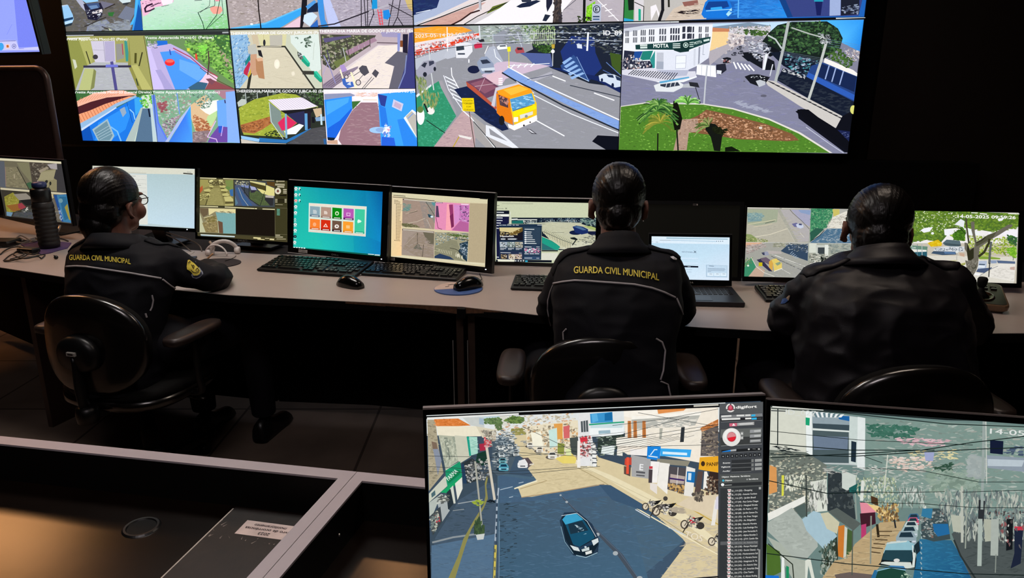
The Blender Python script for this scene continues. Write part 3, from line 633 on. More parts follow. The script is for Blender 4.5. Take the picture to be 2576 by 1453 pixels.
    d.S('#2c4a30 #3c6038 #1c3024 #4c7444 #101814',620,30,20,1400,340,1510,240,1640,210,1950,200,2050,265,2095,350,2070,440,1950,500,1580,470)
    d.P('#101828',1440,480,1600,470,1900,560,1900,700,1800,740,1560,600);d.S('#a8b4c8 #10141c #5c6c84 #24304c #3ca0a8',130,26,14,1560,480,1890,560,1880,660,1760,700,1580,600)
    d.P('#e8e4e0',1940,530,2200,640,2250,680,2230,700,1930,570);d.P('#24407c',1920,570,2240,700,2230,880,2200,930,1770,700,1820,600);d.P('#14244c',1910,580,2230,700,2210,840,1880,700)
    for x in (1980,2110,2040): d.L('#90a4d0',12,x,600 + (x - 1980) * .4,x - 35,720 + (x - 1980) * .4)
    d.P('#2c58b0',1790,660,2220,870,2215,920,1770,710);d.P('#121a2c',1560,620,1770,700,2210,930,2200,1120,2100,1080,1500,730)
    d.S('#2c3440 #1c2434',120,60,12,1560,660,2190,940,2180,1060,1520,740);d.S('#b8bcc4 #889098 #cccccc',70,14,9,1560,625,1770,700,1760,725,1550,650)
    d.S('#3c5c2c #507434 #283c20',160,24,16,1960,490,2080,450,2220,560,2150,620,1980,540);d.S('#e0dce0 #a8a4a8 #88909c #c49c88',100,14,10,2100,430,2270,470,2260,560,2180,560)
    # striped kerb at right
    d.P('#c4c0bc',1390,730,1480,740,2100,1060,2090,1170,2030,1165,1700,960,1420,780)
    for k in range(15): x = 1410 + k * 48; y = 736 + k * 24.5;d.P('#23252c',x,y,x + 30,y + 8,x + 78,y + 26,x + 58,y + 36 - 4)
    d.P('#0c0e18',2100,1060,2210,1000,2180,1390,2120,1390,1700,1080,1690,1000,1760,995,1860,1060,2040,1170);d.P('#182048',2020,1180,2170,1200,2160,1290,2060,1260);d.S('#5c6894 #30385c',50,14,8,2020,1190,2160,1210,2150,1330,2080,1280)
    d.P('#0a0c14',1672,1018,1720,995,1790,1000,1880,1070,2040,1170,2170,1300,2140,1370,1830,1150);d.L('#c8ccdc',5,1770,1160,1980,1310,2110,1395)
    # posts
    d.L('#aab0b0',26,1608,205,1560,450,1492,740);d.L('#b8bcb8',24,1950,400,1905,560,1790,915);d.L('#b8c0c0',14,1425,325,1490,360,1545,440);d.L('#aab0ac',12,1640,255,1800,310,1950,350)
    d.S('#c8ccd0 #20242c #8c9498',60,22,12,1880,300,1990,320,2000,400,1900,400);d.L('#e0e4e8',22,1408,500,1385,630);d.L('#c8ccd4',10,1465,590,1440,690)
    for k in range(4): d.L('#5c6878',3,1560,470 + k * 12,1900,530 + k * 14);d.L('#5c7898',2,1960,360 + k * 20,2290,420 + k * 16)
    # black car and white car
    d.P('#14161e',1208,700,1260,680,1330,678,1440,705,1400,760,1340,790,1260,760);d.P('#b8bcc4',1310,740,1350,728,1400,745,1395,775,1340,795);d.S('#e0e4e8 #505460',14,18,8,1250,690,1400,700,1390,730,1260,710)
    d.P('#d8dce0',380,780,430,760,600,740,650,770,640,800,560,840,400,835);d.P('#303848',440,770,600,750,620,780,500,800,440,785);d.P('#58a0c8',430,745,700,700,705,712,440,762); [d.L('#d8dce0',6,500 + 40 * k,760 - 6 * k,490 + 40 * k,795 - 6 * k) for k in range(3)]
    d.P('#b0b4bc',650,770,710,760,760,800,640,800);d.P('#24262e',700,748,780,756,798,800,710,786);d.L('#24262e',7,762,800,808,950);d.L('#b8bcc4',14,868,600,850,780,836,980);d.L('#c8ccd0',8,780,588,945,602)
    d.E('#5c5c6c',1382,875,28,12);d.E('#5c5c6c',1205,742,8,6)
    d.S('#a0a4b8 #9ca0b4',50,80,10,1140,920,1440,1010,1420,1040,1160,960)
    # planted island
    d.P('#d8d4cc',80,968,300,935,830,945,1100,985,1430,1080,1720,1210,2010,1395,1960,1395,60,1380,70,1000)
    d.P('#4c7c28',80,975,300,945,830,955,1100,998,1430,1095,1700,1218,1985,1395,60,1380)
    d.S('#5c9430 #3c6820 #74a840 #2c5018 #88b850',900,20,8,75,990,300,950,830,960,1420,1100,1700,1225,1960,1390,70,1375)
    d.P('#7c5438',790,1050,860,1000,1000,1030,1400,1130,1640,1220,1705,1280,1600,1288,1150,1270,900,1230,640,1200,700,1090)
    d.S('#b08060 #5c3c28 #c49474 #8c6044 #d8a884 #402818',760,22,11,800,1050,860,1010,1400,1140,1690,1275,1150,1262,900,1225,700,1150)
    d.P('#a88c7c',640,1090,780,1080,790,1200,700,1210,680,1370,560,1370,600,1200);d.S('#c8a890 #806450',70,18,10,640,1090,780,1080,780,1190,690,1200,660,1360,580,1360)
    d.P('#0c1008',560,920,600,940,640,1080,620,1180,570,1190,545,1060);d.P('#101410',860,1120,940,1130,1010,1200,985,1380,930,1375,900,1250,850,1180);d.S('#101408 #1c2410',60,30,14,900,1140,1040,1180,1000,1240,920,1200)
    d.P('#0c1408',1030,1345,1090,1335,1170,1380,1030,1382);d.L('#141810',12,418,1220,416,1370);d.L('#181c14',14,590,1180,602,1370)
    def palm(cx,cy,r,cols,n,seed,lo=-3.5,hi=.4):
        rr = random.Random(seed)
        for k in range(n):
            a = rr.uniform(lo,hi); l = r * rr.uniform(.6,1); c = rr.choice(cols); x,y = cx,cy
            dx,dy = math.cos(a),math.sin(a); q = [x,y]
            for j in range(5): x += dx * l / 5; y += dy * l / 5; dy += .22; q += [x,y]
            d.L(c,9,*q)
    palm(410,1010,200,('#3c6c30', '#1c3c1c', '#5c8c40', '#78a850'),70,3); palm(430,960,130,('#2c5828', '#48782c', '#88b060'),40,5)
    palm(690,950,150,('#5c9c40', '#88c860', '#a8dc80', '#3c6c2c'),60,4,-2.6,-.5); palm(880,1150,150,('#7c9450', '#48602c', '#988c60'),26,6,-3.4,-1.2); palm(440,1120,170,('#a8a040', '#7c8430', '#5c7428'),34,7)
    d.E('#d8ccc0',1350,1165,16,12)
    d.P('#08090c',0,175,2310,148,2310,182,0,225);d.W('#c8ccd0',110,214,610,204,12,9);d.W('#d8dce0',2036,172,2304,162,11,5);d.E('#d0d070',2190,1000,28,40)

def pic_t1(d):   # top row,first panel
    d.full('#5c5c50');d.f(150,0,5.991)
    d.P('#5e5b55',0,-600,1190,-600,1110,495,90,505);d.S('#6c6a68 #4c4a48 #787684 #545850 #3c3a38',500,60,26,100,-200,1150,-200,1080,480,110,490)
    d.P('#6c6c80',640,20,830,60,660,130,560,100);d.P('#70788c',1000,90,1160,140,1060,330,880,260);d.P('#8c94a0',740,380,1080,330,1070,440,880,490);d.P('#8088a0',420,400,700,290,760,340,600,490,400,490);d.S('#8c94a8 #9ca4ac #606878 #7c8078',120,70,26,420,330,1070,300,1080,480,420,490)
    d.L('#2c2a2c',14,380,400,700,260);d.L('#34302c',12,640,400,850,490);d.L('#2c2826',16,690,130,835,62)
    d.P('#c4d4e8',-20,90,120,70,160,130,40,170);d.P('#86b4e4',40,165,160,130,180,250,60,290);d.P('#90c0e8',30,100,130,75,200,220,215,290,180,370,60,395);d.P('#1c3c60',50,290,205,255,205,290,60,330);d.P('#b4d4ec',50,340,200,300,200,330,60,380);d.P('#20303c',60,380,200,340,180,380,90,405)
    d.P('#a8acc4',250,0,330,-20,420,120,480,180,410,190,340,120);d.P('#181c34',360,60,620,40,660,130,640,240,560,310,430,290,400,200);d.P('#90c4f0',340,0,560,-20,590,20,400,45);d.P('#38507c',400,55,590,40,610,110,470,150);d.P('#6484b0',440,90,560,75,590,120,480,140)
    d.P('#e0d8d8',490,180,640,135,650,170,560,215,500,210);d.P('#0c1028',480,210,640,190,640,250,500,290);d.R('#c8d0e0',570,215,625,235,-.3);d.S('#0c1024 #c8ccd8 #384060',40,26,14,400,150,640,150,640,290,430,290)
    d.P('#c8d8dc',860,-30,1080,-20,1070,30,1020,60,950,50);d.P('#283038',950,50,1070,30,1020,72,960,70)
    d.P('#2c6c34',730,190,830,180,800,250,740,240);d.P('#b8c0a4',740,420,840,490,760,495)
    d.P('#2f90e0',1165,-300,1215,-300,1225,180,1265,490,1090,495,1120,300);d.P('#0f50a0',1190,60,1230,160,1262,490,1110,495,1150,300);d.P('#48b0f0',1150,0,1190,0,1150,250,1105,370,1060,380,1130,240)
    # lawn
    d.P('#b0d8c4',1215,-600,2520,-600,2560,460,1270,490);d.G(['#c4dcd0', '#c8e0d0', '#7cc47c', '#a8dcb8'],1225,-100,2520,-100,2545,460,1262,488)
    d.S('#a8d8c0 #bce0d0 #98cca8 #c8d8d0',400,50,12,1270,120,2500,0,2520,450,1290,480);d.S('#8cd088 #78c478',120,40,10,2250,260,2520,200,2530,440,2300,450)
    d.P('#e8b4d0',1220,20,1480,-60,1720,-40,1720,30,1600,80,1440,110,1330,220,1260,250);d.P('#f0e4f0',1530,0,1720,-30,1700,50,1560,80);d.S('#4c2c50 #e8c0d8 #8c5c7c',40,30,12,1230,20,1480,-20,1500,60,1280,150)
    d.L('#2c1430',26,1400,60,1320,90,1290,130,1300,180);d.L('#3c2440',22,1300,180,1370,160,1430,130);d.L('#3c2440',12,1380,100,1480,55,1530,45);d.L('#2c3438',6,1540,98,1650,78)
    d.P('#f0a090',2270,120,2330,95,2440,100,2460,160,2420,210,2320,210,2280,160);d.P('#e890a0',2340,-40,2420,-40,2420,20,2350,20)
    d.L('#14402c',11,2090,190,2160,340,2190,465);d.L('#18402c',10,2200,465,2240,400,2370,230,2420,0,2440,-60);d.L('#1c4430',8,2250,410,2470,210,2450,0);d.L('#30343c',8,2090,190,2240,120,2340,90,2345,40,2330,-40);d.L('#2c3c38',7,2120,190,2260,90,2270,0);d.L('#3c404c',8,2040,10,2150,2)
    d.L('#0c1414',7,1180,493,2560,463)

def pic_t2(d):
    d.full('#a8a0a0');d.f(560,0,3.726)
    d.P('#a89c9c',30,-300,770,-300,750,270,75,275);d.S('#b8acac #948888 #ccc0c0 #80766c #bcb0b8',420,26,10,45,-100,740,-100,730,110,400,220,80,250)
    d.P('#36a0e8',75,262,400,215,600,140,755,65,755,130,560,250,500,275,80,280);d.P('#5cb8f0',80,262,400,212,755,62,755,74,400,228,82,275);d.P('#e0c0d0',560,265,755,140,740,270);d.E('#f0f0f4',273,226,14,9)
    d.L('#181414',11,325,-100,340,100,362,280)
    d.P('#181820',765,-300,800,-300,790,110,745,270,725,270);d.P('#c8dcf4',765,140,835,110,890,150,820,250,755,200);d.P('#142440',800,60,895,20,895,110,790,120);d.P('#2c64b8',820,250,890,180,900,270,840,270);d.P('#4c94d8',780,60,860,0,880,20,800,90)
    d.P('#a8a0b0',890,-300,1700,-300,1790,262,900,270);d.P('#b8c0e8',930,-50,990,-50,1110,250,1000,268);d.P('#3c8cd8',880,-100,935,-100,960,180,1000,268,930,268,900,120)
    d.S('#b8b0bc #988c9c #c8c0cc #88808c',300,30,8,1000,-50,1500,-50,1520,240,1110,250);d.P('#c8b070',1690,-60,1786,-60,1786,110,1740,80)
    for k in range(15): d.L('#74707c',3,1560 + k * 14,20 + k * 4,1600 + k * 16,255); 
    for k in range(9): d.L('#66626e',3,1560,60 + k * 22,1790,40 + k * 24)
    for k in range(8): d.L('#8c8494',4,1380 - k * 8,60 + k * 24,1560,70 + k * 24)
    d.L('#282430',12,900,245,1050,225,1280,140,1400,95);d.L('#b0acb8',18,1380,110,1550,48)
    for a in ((1300,-60,1302,260),(1325,-60,1345,255),(1360,-60,1360,255),(1385,-60,1420,140),(1600,0,1555,245),(1670,-20,1640,160,1600,240),(1560,40,1786,160),(1420,120,1370,250),(1640,160,1700,250)): d.L('#2a2630',8,*a)
    d.P('#1890d0',1405,-40,1450,-40,1452,80,1400,85);d.P('#1c84d8',1505,100,1560,90,1575,150,1550,185,1510,175);d.L('#e04858',8,1455,90,1480,235);d.L('#e04858',8,1485,90,1503,235); [d.L('#d83c50',6,1458 + k * 3,120 + k * 26,1492 + k * 3,120 + k * 26) for k in range(5)]

def pic_t3(d):
    d.full('#c8c4c8');d.f(1030,0,3.632)
    d.P('#a4b0cc',30,-300,760,-300,620,30,36,235);d.P('#18285c',36,-20,280,-20,250,70,36,140);d.S('#28406c #0c1c4c',60,60,10,40,-20,270,-10,240,60,40,130);d.L('#e0e8f8',6,60,120,190,90)
    d.P('#dcd0d0',760,-100,900,-100,1000,-20,480,232,40,236);d.P('#c49c94',200,190,640,30,700,20,560,120,380,232,100,236);d.S('#b88c84 #d0a89c',60,60,8,200,195,620,60,560,120,380,225)
    d.L('#181c20',9,60,235,300,150,500,70,720,-10);d.L('#c8ccd0',7,50,215,400,90,600,20);d.L('#301818',14,380,230,470,185,560,120,640,95);d.P('#5c6c20',760,60,980,-10,990,0,700,130)
    d.L('#14181c',8,480,235,620,150,900,20,990,-20);d.P('#ece8ec',560,235,720,150,1010,-60,1560,-60,1420,90,1350,215,560,240);d.P('#14203c',975,60,1030,30,1160,0,1200,10,1100,60,1010,72);d.P('#283044',1010,-30,1120,-30,1110,20,1030,20)
    d.P('#b0a8b0',1400,100,1520,-40,1960,-60,1950,200,1390,212);d.S('#bcb4bc #a49ca8',100,60,8,1410,100,1560,-20,1940,-20,1940,190,1400,205);d.L('#404450',5,1410,90,1520,0)
    d.P('#38302e',1310,-80,1400,-80,1385,60,1395,212,1308,212,1325,60);d.S('#201c20 #584c48 #2c2c38',90,14,30,1312,-40,1395,-40,1390,205,1315,205);d.P('#181c34',1250,-80,1310,-80,1305,30,1260,110,1250,60);d.P('#1c2438',1215,190,1240,130,1290,140,1250,195)
    d.P('#7cc820',1620,60,1700,10,1670,190,1610,190);d.S('#a0e040 #5c9c1c',60,12,18,1625,60,1690,30,1665,185,1615,185);d.L('#0c1010',24,1600,-80,1595,190);d.S('#10180c #2c3c1c',40,22,14,1540,150,1660,160,1660,205,1540,205)
    d.P('#b0b8cc',1672,38,1752,36,1748,195,1666,192);d.E('#142030',1710,85,33,36);d.E('#c4ccdc',1710,85,25,28);d.T('#142030', 'E',1698,104,1722,104,38,.03);d.W('#283c58',1680,152,1735,152,12,3);d.W('#1c4474',1680,176,1735,176,10,2)
    for a in ((1720,0,1780,60,1910,190),(1760,60,1800,40),(1790,100,1850,85),(1820,150,1870,140)): d.L('#f0ecf0',8,*a)
    d.L('#b8b8c0',22,640,-80,646,85);d.L('#787c84',5,654,-80,656,85)
    d.E('#3c3420',1655,-2,14,10)

def pic_t4(d):
    d.full('#1c5cae');d.f(1540,0,3.632)
    d.P('#b8b4b0',100,-300,850,-300,880,160,430,190,108,195);d.P('#2c7c3c',108,-60,200,-60,195,190,108,195);d.P('#101c18',140,-40,200,-40,198,90,150,95);d.P('#2c9cc8',108,165,195,180,195,195,108,195)
    d.P('#d0ccd0',205,-60,290,-60,285,190,205,190);d.P('#18a080',240,80,262,85,262,188,240,188);d.P('#e8e4e8',350,60,400,40,445,160,430,180,405,90,355,190);d.L('#14161c',28,460,-80,462,90,430,190);d.L('#24241c',18,515,-80,518,60);d.L('#141810',7,205,20,290,60,285,190)
    d.P('#c8b8a8',480,190,560,80,880,-60,850,60,860,175);d.P('#241c20',580,110,640,95,800,85,800,130,620,128);d.P('#8c5c54',640,20,780,0,790,40,660,60);d.S('#e8dcd0 #88786c #c8b4a0',90,60,7,520,150,600,90,840,0,850,170)
    d.P('#1470d0',815,130,850,20,900,-20,1060,-20,1095,60,1090,130,1040,165,840,165);d.P('#0c3c88',850,70,880,15,1050,10,1070,60,980,85,850,90);d.L('#88c8f0',7,860,100,1080,85);d.P('#30a0e8',900,70,1000,60,1010,85,900,90);d.P('#a8dce8',1040,130,1090,70,1100,110,1060,150)
    d.G(['#1c60b8', '#2078d0', '#2488e0', '#1a58a8'],1100,-60,1500,-60,1600,160,1090,170);d.S('#2c80d8 #1c60b8 #3890e0',160,90,14,1110,-40,1500,-40,1580,150,1110,160);d.P('#103c7c',1500,-60,1560,-60,1650,155,1600,160);d.L('#60b0f0',10,1155,-40,1150,160)
    d.P('#34407c',1560,-60,2300,-60,2250,145,1650,155);d.P('#141c54',1850,-10,1925,-10,1905,140,1868,140);d.P('#2094b0',1845,-30,1930,-30,1928,15,1845,15);d.P('#98a8d0',1990,-80,2090,-80,2085,140,1985,145);d.P('#181c2c',2090,-60,2260,-60,2255,130,2090,142);d.S('#38405c #8c98b0',30,34,16,2100,60,2250,40,2250,130,2110,135)

def pic_tv(d):
    d.full('#8c96f4');d.f(0,0,3.459)
    d.P('#8f9cff',-3000,-900,60,-900,160,412,-3000,470);d.P('#7480e8',60,-700,250,-700,350,405,160,412)
    d.L('#7884e0',3,60,300,105,210);d.P('#c0c0ff',-3000,360,140,350,165,420,350,405,352,435,-3000,470);d.W('#585c90',-60,360,140,354,5,5)
    d.E('#3c9ce0',8,405,26,34);d.P('#e8c8c0',48,385,84,383,86,420,50,422);d.P('#b86030',56,392,74,390,78,412,58,414);d.E('#686c98',122,402,19,21);d.E('#c0c0ff',122,402,14,16);d.E('#686c98',122,402,7,8);d.W('#8080c8',165,424,210,422,4,2)
def pic_n1(d):   # near monitor: sunny shopping street,side panel of the camera software
    d.full('#3c4c5c');d.f(1060,990,3.1386)
    # sky strip and far hill
    d.P('#dfe4e4',40,170,2400,60,2400,300,40,330);d.P('#c4d8e0',400,180,620,170,620,200,400,230);d.S('#e8e4d4 #c8c0a8 #a89c84 #f0ecdc #b8b4a0 #d8a070',420,26,14,560,190,1220,150,1200,380,600,330)
    d.P('#d8d8cc',618,170,680,168,680,250,620,250);d.S('#5c7848 #4c6840 #6c8854',120,26,14,495,200,620,190,640,240,500,235);d.S('#5c7848 #44602c #78944c',160,28,16,660,210,730,175,810,190,800,225,700,230);d.S('#8a8448 #9c9858',80,24,14,710,280,800,270,830,310,740,325);d.S('#5c7448',30,20,20,585,235,630,240,625,280,590,275)
    # road base in shade
    d.P('#40556a',600,460,760,440,900,600,1600,720,2110,1080,1900,1500,60,1500,75,1180)
    d.P('#4a6478',600,620,1460,730,1900,1000,2080,1150,1700,1470,620,1500,590,900)
    d.G(['#45586a', '#4a6074', '#44657e', '#3f6078'],610,650,1600,760,1800,1500,620,1500)
    d.P('#46607a',610,640,900,680,1500,730,1560,800,620,860);d.S('#3c5a72 #4e6c84 #44627c #54728c',500,80,7,620,700,1500,760,2050,1150,1750,1450,640,1450);d.S('#2c3c48 #34444f',70,34,7,620,850,780,850,720,1450,620,1450)
    # sunlit road and pavement
    d.P('#d8c8a0',640,330,1220,300,1400,500,2700,900,2450,1500,1850,1500,2090,1180,2060,1140,1830,940,1480,715,1380,715,870,810,790,812,765,745,735,742,910,680,840,590,870,540,760,480,730,420)
    d.S('#e0d0a8 #ccbc94 #d4c49c #c4b48c',520,60,7,760,400,1100,400,1380,640,1380,700,900,790,920,680,850,560);d.S('#d4c8b0 #b8ac94 #ccc0a8',500,50,8,1480,640,2460,1100,2400,1490,1880,1490,2080,1160)
    d.L('#a8946c',5,780,745,990,680);d.L('#f0e8c8',10,735,743,840,705,910,682);d.L('#a89070',7,790,812,1090,768,1380,718,1440,708)
    d.L('#b0a078',6,1225,575,1400,670,1700,850,2430,1330);d.P('#e8dcb8',1240,570,1420,640,1730,830,2050,1000,2440,1290,2440,1240,2080,940,1760,770,1500,640,1300,560);d.L('#c8a850',9,1980,860,2130,905,2450,1090);d.L('#f0e4c0',9,1700,900,2060,1110,2440,1320)
    d.L('#c0b490',3,1250,560,1800,830)
    d.P('#3c5670',1400,712,1490,716,1800,900,1780,930,1500,830)
    # left pavement
    d.P('#3c4c5a',60,1180,90,1110,250,860,420,560,530,560,600,640,600,1000,560,1500,60,1500);d.P('#46586a',110,1130,300,830,520,700,590,700,590,1180,100,1180);d.S('#34444f #4c5e70 #40525f',260,60,8,110,1130,300,850,540,700,580,1100,560,1450,90,1450)
    d.P('#54708a',80,1190,580,1100,570,1180,560,1460,80,1460);d.S('#4c647c #5c7890',200,60,8,90,1200,570,1110,550,1450,90,1450)
    d.L('#8c9498',14,90,1165,250,1125,430,1100);d.L('#98a0a4',8,290,860,480,828);d.L('#8c9498',6,250,915,335,905);d.P('#8c8850',500,700,515,640,528,640,512,720,524,820,490,900,395,1060,350,1180,300,1340,250,1500,190,1500,290,1270,330,1140,420,980,490,870,505,800)
    d.L('#a8b4c0',12,608,740,596,860,590,1000,582,1150); [d.L('#38485a',14,596 - k * 1,800 + k * 60,596 - k,820 + k * 60) for k in range(7)];d.L('#c8b858',18,585,1190,572,1500); [d.L('#6c6c50',12,580 - k,1220 + k * 70,580 - k,1240 + k * 70) for k in range(4)];d.L('#7890a4',5,615,1000,610,1500)
    # left buildings
    d.P('#aca288',48,200,110,200,140,440,175,620,60,760);d.S('#988e74 #b8ae94 #88806c',120,22,12,55,220,110,220,140,500,150,620,65,730);d.P('#8890a0',85,400,130,420,160,520,130,640,110,520);d.P('#7c6858',80,370,120,380,130,430,90,430)
    d.P('#d87c38',100,196,290,190,390,245,290,250,120,250);d.S('#e89050 #c06828 #e08040',120,24,8,105,200,290,195,370,243,120,248)
    d.P('#c8ccc8',320,180,490,180,500,300,470,300,430,250,390,245);d.P('#a4b8c8',455,185,492,190,492,240,455,235);d.P('#ece4cc',120,250,430,250,470,290,470,330,270,330,130,320);d.P('#d8d0b8',430,250,590,280,590,350,480,340)
    d.P('#b0b4a0',135,320,265,330,300,520,190,590,160,440);d.P('#7c8478',180,340,205,340,230,510,205,520);d.S('#909888 #c8ccb8',60,16,30,140,330,260,340,290,500,190,580)
    d.P('#c8c8b4',262,322,360,330,390,490,300,545,285,500);d.P('#1f9c84',356,332,375,332,392,480,378,488);d.P('#a4d4c4',375,332,440,335,445,465,392,480);d.S('#b8e0d0 #8cc0b0',40,26,8,380,340,435,345,440,450,395,470)
    d.P('#d04048',492,330,508,340,512,420,498,420);d.P('#a82c44',455,390,500,385,508,440,462,445);d.P('#18382c',440,465,520,440,540,540,420,580);d.S('#d8d4c4 #504c44 #8c887c #b8a894',140,16,16,470,280,590,290,590,400,520,400,500,340)
    d.P('#d8d8c4',190,590,305,525,320,640,230,720);d.P('#1c9468',188,600,305,525,322,640,205,735);d.P('#0f7c4c',205,660,280,590,310,600,300,630,215,700);d.T('#d8ece0', 'FARMA',215,680,290,608,34,.02);d.P('#1ca064',150,770,310,640,325,660,200,775)
    d.P('#c8ccbc',60,780,190,640,205,720,60,850);d.P('#4c6870',78,780,108,752,112,790,82,812);d.P('#b4bcb4',62,850,160,780,130,850,90,950,65,960)
    d.P('#2c3438',320,540,400,500,470,560,440,680,360,700,330,700);d.S('#a8acac #1c2428 #586068 #c8c4bc',160,22,14,340,560,430,500,540,520,540,660,360,700);d.P('#e0e0d4',265,700,320,650,325,740,285,830);d.P('#d0d4c8',225,740,250,715,270,855,250,860);d.P('#28343c',200,770,230,740,255,860,200,920);d.P('#a8b0b0',125,850,200,800,210,900,225,910,165,1000)
    d.P('#3c4448',65,960,150,880,165,1000,90,1110);d.P('#c03c48',108,950,135,925,150,1000,118,1008);d.S('#c8c8b8 #687878 #343c40',70,22,18,68,980,130,900,140,1000,90,1100);d.S('#d0d4c8 #2c3438',40,30,12,120,790,215,770,215,850,130,860)
    d.P('#243c58',315,550,335,540,358,700,330,700)
    # cars queueing
    d.P('#4c5c68',560,380,620,330,700,330,760,440,690,620,600,640,555,600);d.S('#c8d0d0 #2c3840 #8c9ca4 #e8e8e0 #586874',260,30,9,600,270,720,290,780,480,690,480,640,600,560,560)
    for x,y,w,c in ((625,420,40, '#e8ece8'),(632,475,46, '#c8d0d0'),(640,520,60, '#5c98a0'),(700,410,44, '#d8dcd8'),(745,465,46, '#c8ccc8'),(660,380,34, '#90a0a8'),(590,470,30, '#384850')): car(d,x,y,w,c, '#1c2c38', '#2c3c48')
    car(d,648,570,78, '#58a4b8', '#143850', '#1c2c3c');d.P('#584c50',790,500,840,495,880,545,840,575); car(d,797,545,80, '#ecebe8', '#6c7078', '#4c5058',False);d.P('#e4e4e4',765,520,815,505,830,540,770,560)
    d.P('#e0d8c8',850,545,885,540,885,550,850,556);d.S('#d8dcd8 #2c3438 #8c8c84',60,46,8,780,360,900,360,1000,440,930,480)
    # right buildings
    d.P('#e8dcc0',820,250,1230,200,1250,560,1150,520,900,440,830,380);d.S('#c8bc9c #f4ecd4 #988c74 #d8a468 #6c6458 #e8e0c8',420,20,22,830,260,1220,220,1230,520,1090,490,840,380)
    d.P('#e0a050',1040,230,1110,225,1110,350,1060,350);d.P('#d46868',1115,250,1165,240,1165,340,1120,345);d.P('#c8e4dc',1000,280,1065,260,1070,400,1010,420);d.P('#f4f0dc',860,300,940,290,960,420,880,410);d.P('#8c9444',1072,380,1125,385,1120,470,1070,462);d.P('#48504c',1165,340,1240,330,1235,480,1180,470)
    d.P('#e8d470',1050,500,1180,460,1220,500,1210,540,1110,540);d.P('#dce4a8',1130,430,1175,420,1180,480,1140,480)
    for x,y,w,c in ((855,395,50, '#f0ece0'),(1030,475,70, '#ece8dc'),(930,430,56, '#e8e0d0'),(1310,490,70, '#e8e4dc')): car(d,x,y,w,c, '#50504c', '#605850')
    d.P('#e4e4e4',1240,150,1340,140,1340,330,1380,560,1250,560,1230,330);d.P('#50585c',1250,210,1310,200,1315,290,1255,295); [d.L('#e0e0e0',4,1250 + k * 20,205,1254 + k * 20,295) for k in range(4)]
    d.P('#f0f4f4',1320,260,1590,250,1590,320,1320,330);d.P('#3c94cc',1325,150,1500,135,1505,215,1330,225);d.P('#5cb0e0',1335,150,1380,148,1390,205,1345,220);d.P('#1c6ca4',1440,150,1500,135,1500,200,1440,205);d.L('#28a078',12,1320,235,1590,215);d.P('#c8dce0',1330,240,1580,220,1580,260,1330,262);d.W('#9cb8c4',1400,295,1480,290,26,2)
    d.S('#e04848 #e8e4e0 #c8686c #403c3c',120,18,16,1240,330,1330,320,1330,480,1250,500);d.P('#d83444',1245,340,1300,330,1305,365,1250,372);d.P('#2c3a34',1390,330,1590,310,1590,400,1440,470,1380,440);d.S('#1c2820 #4c6050 #a8b8a8',120,26,9,1380,330,1590,320,1590,480,1400,480)
    for a in ((1320,380,1290,540),): d.S('#f0f0e8 #303438',70,24,14,1360,370,1340,400,1330,560,1380,560)
    d.P('#e4ece8',1420,400,1520,400,1510,475,1410,460);d.P('#ece8dc',1538,420,1580,420,1580,480,1535,475);d.L('#f0f0ec',26,1355,400,1362,560); [d.L('#50545c',9,1345,430 + 34 * k,1375,432 + 34 * k) for k in range(4)]
    d.P('#f2e8d8',1590,120,1700,130,1860,110,2330,100,2330,560,1900,480,1620,470,1540,420,1530,340,1600,330);d.P('#f8f2e6',1590,130,1860,110,1850,150,1700,160,1640,180,1590,170);d.P('#e09050',1850,105,2100,85,2060,125,1860,150);d.P('#b8b8b0',1650,180,2190,155,2150,240,1990,260,1650,270);d.P('#f8f4ea',1650,170,2200,130,2190,160,1650,195)
    for x in (1620,1665,1735): d.P('#c07840',x,205,x + 26,205,x + 30,350,x,350);d.L('#8c5428',3,x + 13,206,x + 15,350)
    d.P('#f4f0e4',1530,345,1770,335,1775,400,1530,400);d.P('#f0e8d8',1780,260,2210,250,2230,420,1780,410);d.S('#f8f4ec #e0d8c8 #ece4d4',160,50,8,1780,200,2190,190,2210,400,1780,400);d.P('#303438',2040,255,2068,252,2060,370,2030,372);d.P('#b0b0a4',1870,262,1895,262,1885,350,1868,350)
    # bank and shop signs
    d.P('#f0ece8',1640,425,1780,430,1780,480,1640,470);d.P('#a8a8a8',1645,470,1800,500,1795,660,1650,640);d.T('#e8e8e8', 'E',1712,590,1740,592,50,.02);d.W('#58585c',1690,605,1755,612,14,2);d.W('#58585c',1690,630,1752,636,10,3);d.P('#c84838',1598,500,1650,490,1650,550,1595,550);d.P('#604c44',1590,560,1645,565,1640,640,1590,620);d.P('#e8543c',1610,490,1630,490,1628,620,1608,620)
    d.P('#1c84dc',1775,400,1880,405,1870,515,1770,500);d.P('#38a8ec',1878,420,2120,430,2110,490,1875,480);d.L('#d8ecf8',8,1800,470,1830,430,1850,430);d.W('#d8ecf8',1785,480,1855,490,9,2);d.W('#d8f0fc',1900,455,2085,465,20,3)
    d.P('#8c8878',1850,500,2110,520,2090,560,1850,540);d.P('#f4f0ec',1800,520,1870,525,1850,690,1795,690);d.P('#f0ece4',1870,530,1950,540,1930,780,1850,710);d.P('#504c50',1945,560,2080,575,2060,780,1930,740);d.P('#b8a8a0',1955,620,2070,640,2060,700,1950,690);d.L('#d8d4d0',6,2015,570,2000,765);d.L('#382060',12,1950,655,2060,670);d.S('#b89050 #d8b070 #302c38',60,20,22,1940,690,2060,710,2055,770,1935,735)
